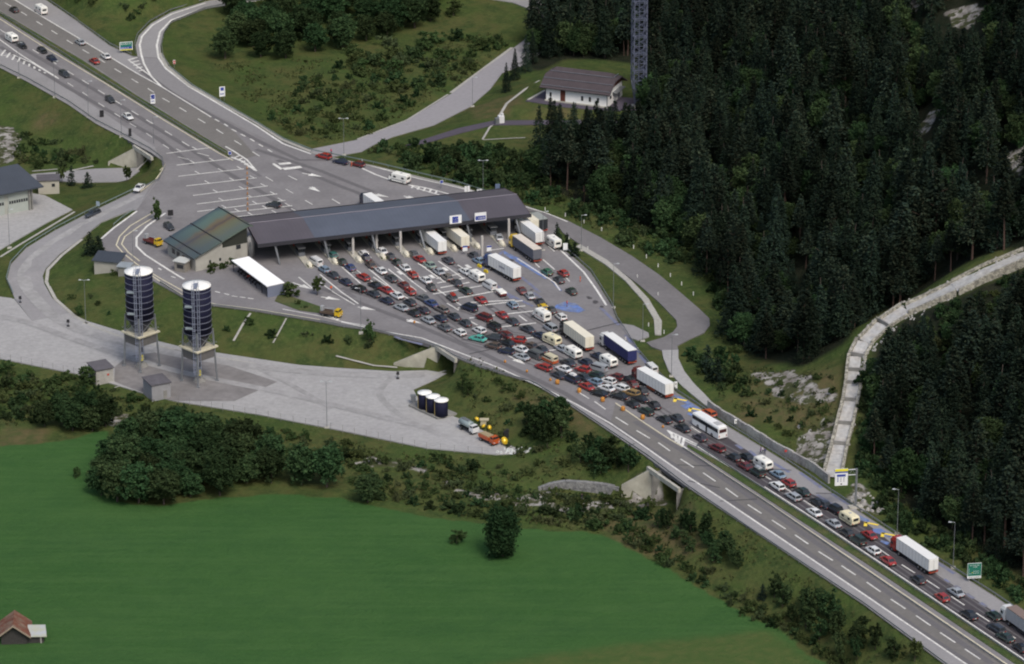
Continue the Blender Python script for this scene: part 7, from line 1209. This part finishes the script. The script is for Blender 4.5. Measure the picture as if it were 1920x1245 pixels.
# ---- single trees and groves: base pixel, height scale
def scatter(poly, n, dmin, seed):
    g = random.Random(seed); wp = GW(poly); xs = [p.x for p in wp]; ys = [p.y for p in wp]; out = []
    for _ in range(n*60):
        x, y = g.uniform(min(xs), max(xs)), g.uniform(min(ys), max(ys))
        if inp(x, y, wp) and all((x-q[0])**2+(y-q[1])**2 > dmin*dmin for q in out): out.append((x, y))
        if len(out) >= n: break
    return [(x, y, hz(x, y)-.15) for x, y in out]
def grove(poly, n, dmin, seed, key, s0, s1, lab, grp, name, cat='tree', cm_=None, wide=1.0):
    g = random.Random(seed+99)
    for p in scatter(poly, n, dmin, seed): s = g.uniform(s0, s1); plant(key, p, s, s*wide*g.uniform(.9, 1.15), lab, cat, grp, name, cm_=cm_)
grove([(175, 935), (190, 885), (240, 862), (400, 870), (500, 880), (600, 905), (640, 925), (620, 930), (580, 918), (480, 918), (420, 935), (300, 948), (200, 940)], 30, 5.0, 1, 'leafy', .6, 1.1, 'dark leafy tree in the grove at the top of the green field', 'trees of the field-edge grove', 'leafy_tree', wide=1.2)
grove([(230, 860), (300, 840), (420, 850), (480, 870), (300, 872)], 9, 5.0, 2, 'leafy', 1.0, 1.25, 'tallest dark leafy tree at the back of the field-edge grove', 'tall trees at the back of the grove', 'leafy_tree', wide=1.1)
grove([(415, 118), (440, 95), (520, 115), (620, 100), (700, 85), (800, 55), (830, 20), (850, -25), (500, -60), (430, 20)], 52, 6.6, 3, 'leafy', .7, 1.25, 'dark leafy tree in the wood inside the slip road loop', 'trees of the wood inside the slip road loop', 'leafy_tree', wide=1.15, cm_=LEAFD)
grove([(150, -5), (300, 10), (330, -10), (300, -60), (140, -60)], 12, 5.0, 4, 'leafy', .5, .8, 'leafy tree at the top frame edge left of the slip road', 'trees left of the slip road', 'leafy_tree')
grove([(80, 800), (120, 792), (200, 790), (205, 800), (150, 815), (100, 806)], 8, 3.5, 5, 'leafy', .65, .9, 'dark bushy tree beside the pale path left of the grove', 'bushy trees left of the grove', 'leafy_tree', wide=1.1)
for px, py, h_, w_, key, lab in ((690, 942, .72, .95, 'leafy', 'rounded dark tree at the right end of the field-edge grove'), (942, 1043, .98, 1.02, 'oval', 'lone dense round tree on the edge of the green field'), (595, 555, .95, .9, 'small_tree', 'small round tree on the kerbed island between lanes'), (694, 640, 1.0, .9, 'small_tree', 'small leafy tree on the bank below the plaza arrows'), (170, 475, .85, .9, 'young_spruce', 'dark pointed conifer left of the lawn kiosk'), (185, 474, .6, .95, 'young_spruce', 'short dark conifer touching the lawn kiosk'),
  (294, 415, 1.15, .85, 'small_tree', 'slim leafy tree behind the dark square sign on the forecourt'), (116, 345, .95, .7, 'small_tree', 'leafy tree right of the beige garage hut'), (134, 348, .75, .65, 'young_spruce', 'pointed tree second from the beige hut'), (165, 352, .65, .8, 'young_spruce', 'dark conifer in the middle of the garage lawn'), (238, 340, .8, .75, 'small_tree', 'dark leafy tree at the foot of the ramp wall'), (1062, 470, .7, .7, 'young_spruce', 'dark conifer at the right canopy end beside the white plate'), (1045, 450, .7, .6, 'young_spruce', 'conifer behind the motorhome at the right canopy end'), (1078, 480, .5, .7, 'young_spruce', 'low conifer where the footpath begins'),
  (162, 724, 1.0, 1.2, 'small_tree', 'leafy tree leaning against the left grey hut'), (545, 556, .75, 1.1, 'small_tree', 'dark bush at the open end of the white-roofed shelter'), (150, 592, .6, .6, 'small_tree', 'small tree on the bank left of the first silo'), (850, 30, .95, 1.4, 'small_tree', 'round bushy tree alone right of the loop wood'), (1715, 1240, .9, .9, 'small_tree', 'small tree below the motorway at the bottom edge'), (1325, 700, .95, .9, 'young_spruce', 'dark conifer at the left edge of the grassy knoll'), (1345, 716, .9, 1.1, 'young_spruce', 'broad dark conifer below the first one on the knoll'), (856, 1019, .62, 1.05, 'small_tree', 'small dark bush on the field left of the lone tree'), (143, 895, .5, .5, 'small_tree', 'tiny bush left of the field-edge grove'), (1430, 1122, .5, .5, 'young_spruce', 'small pointed conifer on the motorway bank')):
    plant(key, G(px, py)-Vector((0, 0, .15)), h_, w_, lab, 'tree', None, {'oval': 'leafy_tree', 'leafy': 'leafy_tree', 'small_tree': 'leafy_tree', 'young_spruce': 'spruce_tree'}[key])
for px, py, s, lab in ((398, 510, 1.25, 'bright green bush left of the office gable wall'), (423, 505, 1.1, 'bright green bush in the middle of the office gable wall'), (440, 498, 1.0, 'bright green bush at the corner of the shelter roof'), (560, 572, .7, 'low bush on the kerbed island'), (572, 578, .6, 'low bush at the right of the kerbed island'), (213, 516, .7, 'dark bush in front of the smaller lawn kiosk')): plant('shrub', G(px, py)-Vector((0, 0, .1)), s, s*.8, lab, 'bush', None, 'bush', cm_=LEAFM if 'bright' in lab else None)
# pines in front of the house and at the wood's left tip
for px, py, s in ((1040, 290, .74), (1062, 305, .5), (1112, 275, .42), (1125, 300, .58), (1150, 292, .52), (1180, 300, .85), (1205, 320, .95), (1232, 335, .95), (1018, 330, .55), (1000, 120, .6), (985, 135, .55), (965, 150, .5), (1010, 100, .75), (1028, 85, .85), (950, 172, .45), (1310, 385, 1.0), (1296, 440, .75), (1262, 300, .95), (1325, 520, .9), (1350, 545, .8), (1385, 585, .8), (1365, 560, .9), (1085, 262, .22), (1235, 430, .4), (1180, 400, .4)):
    plant('pine' if px > 1100 and random.random() < .6 else 'spruce', G(px, py)-Vector((0, 0, .2)), s, s*.85, 'dark conifer of the loose fringe below and left of the white house' if px < 1240 else 'dark conifer at the wood edge above the bypass road', 'tree', 'conifers fringing the house' if px < 1240 else 'conifers above the bypass', 'conifer_tree')
SG = 0
def shrubs(poly, n, dmin, seed, s0, s1, lab, grp, key='shrub', cm_=None, name='bush', cat='bush', wide=1.0): grove(poly, n, dmin, seed, key, s0, s1, lab, grp, name, cat, cm_, wide)
shrubs([(500, 225), (560, 150), (700, 110), (840, 90), (940, 60), (950, 90), (860, 150), (780, 205), (700, 245), (600, 262), (540, 250)], 130, 3.2, 11, .55, 1.25, 'dark bush scattered over the meadow inside the slip road loop', 'bushes of the loop meadow', wide=1.25)
shrubs([(640, 95), (860, 70), (930, 100), (800, 175), (640, 170)], 22, 6, 12, 1.2, 1.9, 'large dark bush on the meadow below the loop wood', 'large bushes of the loop meadow', wide=1.2)
shrubs([(700, 285), (800, 280), (900, 275), (1010, 290), (1020, 350), (1120, 400), (1230, 440), (1290, 500), (1200, 470), (1060, 400), (980, 375), (880, 350), (780, 318)], 90, 3.0, 13, .8, 1.7, 'dark bush in the thicket between guardrail and conifer wood', 'bushes of the thicket behind the canopy', cm_=LEAFD, wide=1.1)
grove([(780, 300), (1000, 300), (1030, 355), (940, 362), (850, 335)], 24, 4.2, 14, 'small_tree', .7, 1.3, 'small leafy tree in the thicket behind the canopy', 'small trees of the thicket behind the canopy', 'leafy_tree', cm_=LEAFD)
shrubs([(0, 690), (150, 712), (240, 745), (330, 775), (480, 800), (620, 828), (800, 862), (980, 872), (1000, 900), (820, 905), (640, 880), (480, 855), (240, 790), (0, 760)], 105, 3.0, 15, .45, 1.2, 'green bush on the rough strip between yard and field', 'bushes below the yard', wide=1.2)
shrubs([(0, 700), (60, 705), (130, 730), (200, 780), (120, 790), (40, 790), (0, 785)], 34, 2.6, 16, .6, 1.3, 'bush in the thicket below the yard at the left frame edge', 'bushes at the left frame edge', wide=1.1)
shrubs([(1005, 930), (1080, 930), (1150, 936), (1150, 942), (1000, 938)], 12, 2.0, 43, .5, .8, 'low bush growing against the foot of the grey stone wall', 'bushes against the stone wall')
shrubs([(640, 895), (800, 905), (1000, 920), (1130, 935), (1230, 955), (1200, 990), (1000, 985), (830, 965), (700, 935)], 80, 2.6, 17, .6, 1.3, 'bush along the path at the foot of the stone wall', 'bushes along the field path', wide=1.2)
shrubs([(1150, 1000), (1250, 1060), (1450, 1180), (1560, 1250), (1600, 1250), (1480, 1170), (1270, 1040), (1170, 985)], 80, 1.8, 18, .6, 1.1, 'bush in the hedge line along the right edge of the green field', 'hedge bushes beside the field')
shrubs([(850, 715), (900, 700), (1000, 740), (1120, 830), (1190, 870), (1100, 900), (1000, 870), (900, 790)], 30, 4.5, 19, .6, 1.1, 'bush on the grass bank below the queue', 'bushes on the bank below the queue')
grove([(980, 800), (1050, 790), (1060, 840), (1000, 845)], 7, 3, 20, 'small_tree', .9, 1.4, 'dark leafy tree on the bank right of the parked works lorries', 'trees on the bank right of the works lorries', 'leafy_tree', cm_=LEAFD); grove([(1070, 855), (1120, 850), (1180, 885), (1100, 890)], 8, 3, 21, 'small_tree', .8, 1.2, 'dark leafy tree above the grey stone wall', 'trees above the stone wall', 'leafy_tree', cm_=LEAFD)
grove([(865, 730), (885, 735), (880, 750), (862, 748)], 2, 2, 22, 'small_tree', .7, .9, 'small tree on the bank right of the white-lidded tanks', 'small trees near the tanks', 'leafy_tree')
grove([(1230, 985), (1300, 990), (1400, 1060), (1380, 1080), (1260, 1020)], 14, 3.2, 23, 'small_tree', .6, 1.1, 'bushy young tree on the bank right of the lower underpass', 'young trees on the lower bank', 'leafy_tree', cm_=LEAFD)
grove([(1440, 1110), (1540, 1150), (1680, 1235), (1600, 1250), (1480, 1165)], 20, 3.4, 24, 'small_tree', .8, 1.3, 'dark leafy tree between motorway and field at the bottom edge', 'trees below the motorway at the bottom edge', 'leafy_tree', cm_=LEAFD)
shrubs([(1640, 880), (1700, 950), (1800, 1015), (1920, 1090), (1920, 1130), (1790, 1050), (1680, 985), (1650, 950)], 60, 2.6, 25, .7, 1.5, 'dark bush at the foot of the wooded slope beside the shoulder', 'bushes at the foot of the slope', cm_=LEAFD)
shrubs([(1400, 720), (1560, 700), (1590, 740), (1560, 800), (1480, 820), (1400, 780)], 26, 3.5, 26, .4, .9, 'low bush on the grassy knoll above the panel wall', 'bushes of the knoll')
shrubs([(1290, 665), (1380, 660), (1400, 740), (1330, 730)], 22, 2.6, 27, .8, 1.5, 'dark bush at the left foot of the grassy knoll', 'bushes left of the knoll', cm_=LEAFD)
shrubs([(1340, 470), (1240, 400), (1120, 360), (1100, 390), (1240, 450), (1310, 520), (1370, 600), (1400, 620)], 60, 2.8, 28, .8, 1.6, 'dark bush in the undergrowth at the foot of the conifer wood', 'bushes at the foot of the conifer wood', cm_=LEAFD)
shrubs([(50, 250), (130, 280), (200, 300), (190, 312), (60, 315), (20, 300)], 30, 2.6, 29, .6, 1.2, 'bush in the hollow above the garage', 'bushes above the garage', cm_=LEAFD)
shrubs([(420, 600), (560, 622), (700, 650), (720, 660), (540, 640), (420, 628)], 8, 5, 30, .5, 1.1, 'dark bush on the grass bank above the yard', 'bushes on the bank above the yard', cm_=LEAFD)
shrubs([(120, 545), (200, 545), (240, 600), (160, 590)], 4, 4, 31, .4, .7, 'small bush on the bank left of the silos', 'bushes left of the silos')
shrubs([(150, 10), (250, 40), (280, 20), (320, -20), (120, -30)], 20, 3, 32, .6, 1.2, 'bush on the grass above the upper carriageway', 'bushes above the upper carriageway', cm_=LEAFD)
shrubs([(1628, 700), (1700, 880), (1680, 940), (1630, 905), (1608, 880), (1618, 780)], 44, 2.4, 41, .8, 1.6, 'dark bush between the torrent channel and the conifer slope', 'bushes right of the torrent channel', cm_=LEAFD)
shrubs([(1630, 700), (1640, 668), (1700, 625), (1830, 562), (1925, 520), (1925, 580), (1800, 640), (1700, 720), (1650, 780)], 60, 3.0, 42, .8, 1.7, 'dark bush on the slope just below the upper torrent channel', 'bushes below the upper channel', cm_=LEAFD)
# low rough herbage over the unmown ground: one uncountable cover
def cover(name, polys, dens, lab, m_, seed, size=.22):
    g = np.random.default_rng(seed); C = []
    for poly in polys:
        wp = GW(poly); xs = [p.x for p in wp]; ys = [p.y for p in wp]; n = int((max(xs)-min(xs))*(max(ys)-min(ys))*dens); x = g.uniform(min(xs), max(xs), n); y = g.uniform(min(ys), max(ys), n); ok = inpoly(x, y, wp) & (vnoise(x, y, 6, seed)+vnoise(x, y, 2.3, seed+1) > -.05); x, y = x[ok], y[ok]
        C.append(np.stack([x, y, np.array([hz(a, b) for a, b in zip(x, y)])+.12+g.random(len(x))*.35], 1))
    C = np.concatenate(C); m = len(C); u = g.normal(size=(m, 3)); u /= np.linalg.norm(u, axis=1)[:, None]; v = np.cross(u, g.normal(size=(m, 3))); v /= np.linalg.norm(v, axis=1)[:, None]; s = size*(.5+g.random((m, 1))); me = quads(C, u*s, v*s); me.materials.append(m_); o = bpy.data.objects.new(name, me); col.objects.link(o); tag(o, lab, 'ground cover', kind='stuff')
cover('rough_herbage', [[(500, 225), (400, 120), (640, 110), (940, 60), (950, 90), (860, 160), (700, 252), (600, 268), (540, 252)], [(0, 692), (240, 740), (480, 800), (800, 850), (1000, 870), (1200, 940), (1130, 1000), (800, 965), (480, 850), (240, 800), (0, 800)], [(850, 690), (1000, 725), (1190, 855), (1180, 880), (1000, 880), (880, 780)],
  [(1240, 960), (1300, 930), (1750, 1245), (1560, 1245), (1250, 1050), (1150, 990)], [(700, 290), (1000, 290), (1290, 500), (1200, 470), (1000, 380)], [(1300, 660), (1560, 690), (1570, 800), (1480, 830), (1350, 750)]], 1.3, 'knee-high rough grass and herbs over the unmown banks and meadows', leafmat('herbage', (.044, .058, .022), (.066, .070, .028), rnd=0), 5)

# the 300 bushes that show largest are things of their own, the smaller rest one uncountable cover
SHR.sort(key=lambda q: -q[1]/math.hypot(q[0][1], CH))
for (p, sc, sxy, lab, cat, grp, vr, cm_) in SHR[:290]: plant('shrub', Vector(p), sc, sxy, lab, cat, grp, 'bush_', vr, cm_)
first = {}
for o in list(col.objects):
    if o.name.startswith('bush_'): first.setdefault(o.data.name, o); o.name = 'bush'
rest = SHR[290:]; pm = bpy.data.meshes.new('scrub'); pm.from_pydata([q[0] for q in rest], [], []); at2 = pm.attributes.new('sc', 'FLOAT', 'POINT'); at2.data.foreach_set('value', [q[1] for q in rest]); so = bpy.data.objects.new('scrub', pm); col.objects.link(so); tag(so, 'low scrub of small bushes over banks and meadows', 'scrub', kind='stuff')
ng = bpy.data.node_groups.new('scrub_instances', 'GeometryNodeTree'); ng.interface.new_socket('Geometry', in_out='INPUT', socket_type='NodeSocketGeometry'); ng.interface.new_socket('Geometry', in_out='OUTPUT', socket_type='NodeSocketGeometry')
N = ng.nodes; L = ng.links; gi, go = N.new('NodeGroupInput'), N.new('NodeGroupOutput'); ip = N.new('GeometryNodeInstanceOnPoints'); jn = N.new('GeometryNodeJoinGeometry'); L.new(gi.outputs[0], ip.inputs['Points']); ip.inputs['Pick Instance'].default_value = True
for o in first.values():
    oi = N.new('GeometryNodeObjectInfo'); oi.inputs['Object'].default_value = o; g2 = N.new('GeometryNodeGeometryToInstance'); L.new(oi.outputs['Geometry'], g2.inputs[0]); L.new(g2.outputs[0], jn.inputs[0])
L.new(jn.outputs[0], ip.inputs['Instance']); ri = N.new('FunctionNodeRandomValue'); ri.data_type = 'INT'; ri.inputs[4].default_value = 0; ri.inputs[5].default_value = max(0, len(first)-1); L.new(ri.outputs[2], ip.inputs['Instance Index'])
rv = N.new('FunctionNodeRandomValue'); rv.data_type = 'FLOAT_VECTOR'; rv.inputs[0].default_value = (0, 0, 0); rv.inputs[1].default_value = (.05, .05, 6.28); L.new(rv.outputs[0], ip.inputs['Rotation']); na = N.new('GeometryNodeInputNamedAttribute'); na.data_type = 'FLOAT'; na.inputs[0].default_value = 'sc'; L.new(na.outputs[0], ip.inputs['Scale']); L.new(ip.outputs[0], go.inputs[0])
md = so.modifiers.new('instances', 'NODES'); md.node_group = ng
# ---- pieces of parts go one level deeper
RULES = {'lorry': {'windscreen': 'cab', 'side_window': 'cab', 'headlight': 'cab', 'rear_door': 'trailer_box', 'side_ribs': 'trailer_box', 'side_lettering': 'trailer_box', 'underride_bar': 'chassis', 'tail_light': 'chassis', 'side_locker': 'chassis'},
 'works_lorry': {'windscreen': 'cab', 'side_window': 'cab', 'headlight': 'cab', 'walkway': 'tank'}, 'silo': {'hoop': 'barrel', 'roof_walkway': 'lid', 'skirt_panel': 'platform'}, 'white_house': {'snow_guard': 'roof', 'porch_roof': 'wall'}, 'office_building': {'roof_seam': 'roof', 'ridge_cap': 'roof', 'gutter': 'roof'},
 'toll_island': {'planter': 'kerb'}, 'field_barn': {'barge_board': 'roof'}, 'coach': {'air_conditioner': 'body'}, 'motorhome': {'windscreen': 'cab'}, 'overhead_sign': {'lettering': 'board'}, 'lane_sign': {'lettering': 'board'}, 'direction_sign': {'lettering': 'board'}, 'road_sign': {'lettering': 'board'}, 'parking_shelter': {}}
for o in list(col.objects):
    b0 = o.name.split('.')[0]
    if o.parent is None and b0 in RULES:
        ch = {}
        for c in o.children: ch.setdefault(c.name.split('.')[0], c)
        for c in list(o.children):
            t_ = RULES[b0].get(c.name.split('.')[0])
            if t_ and t_ in ch: c.parent = ch[t_]
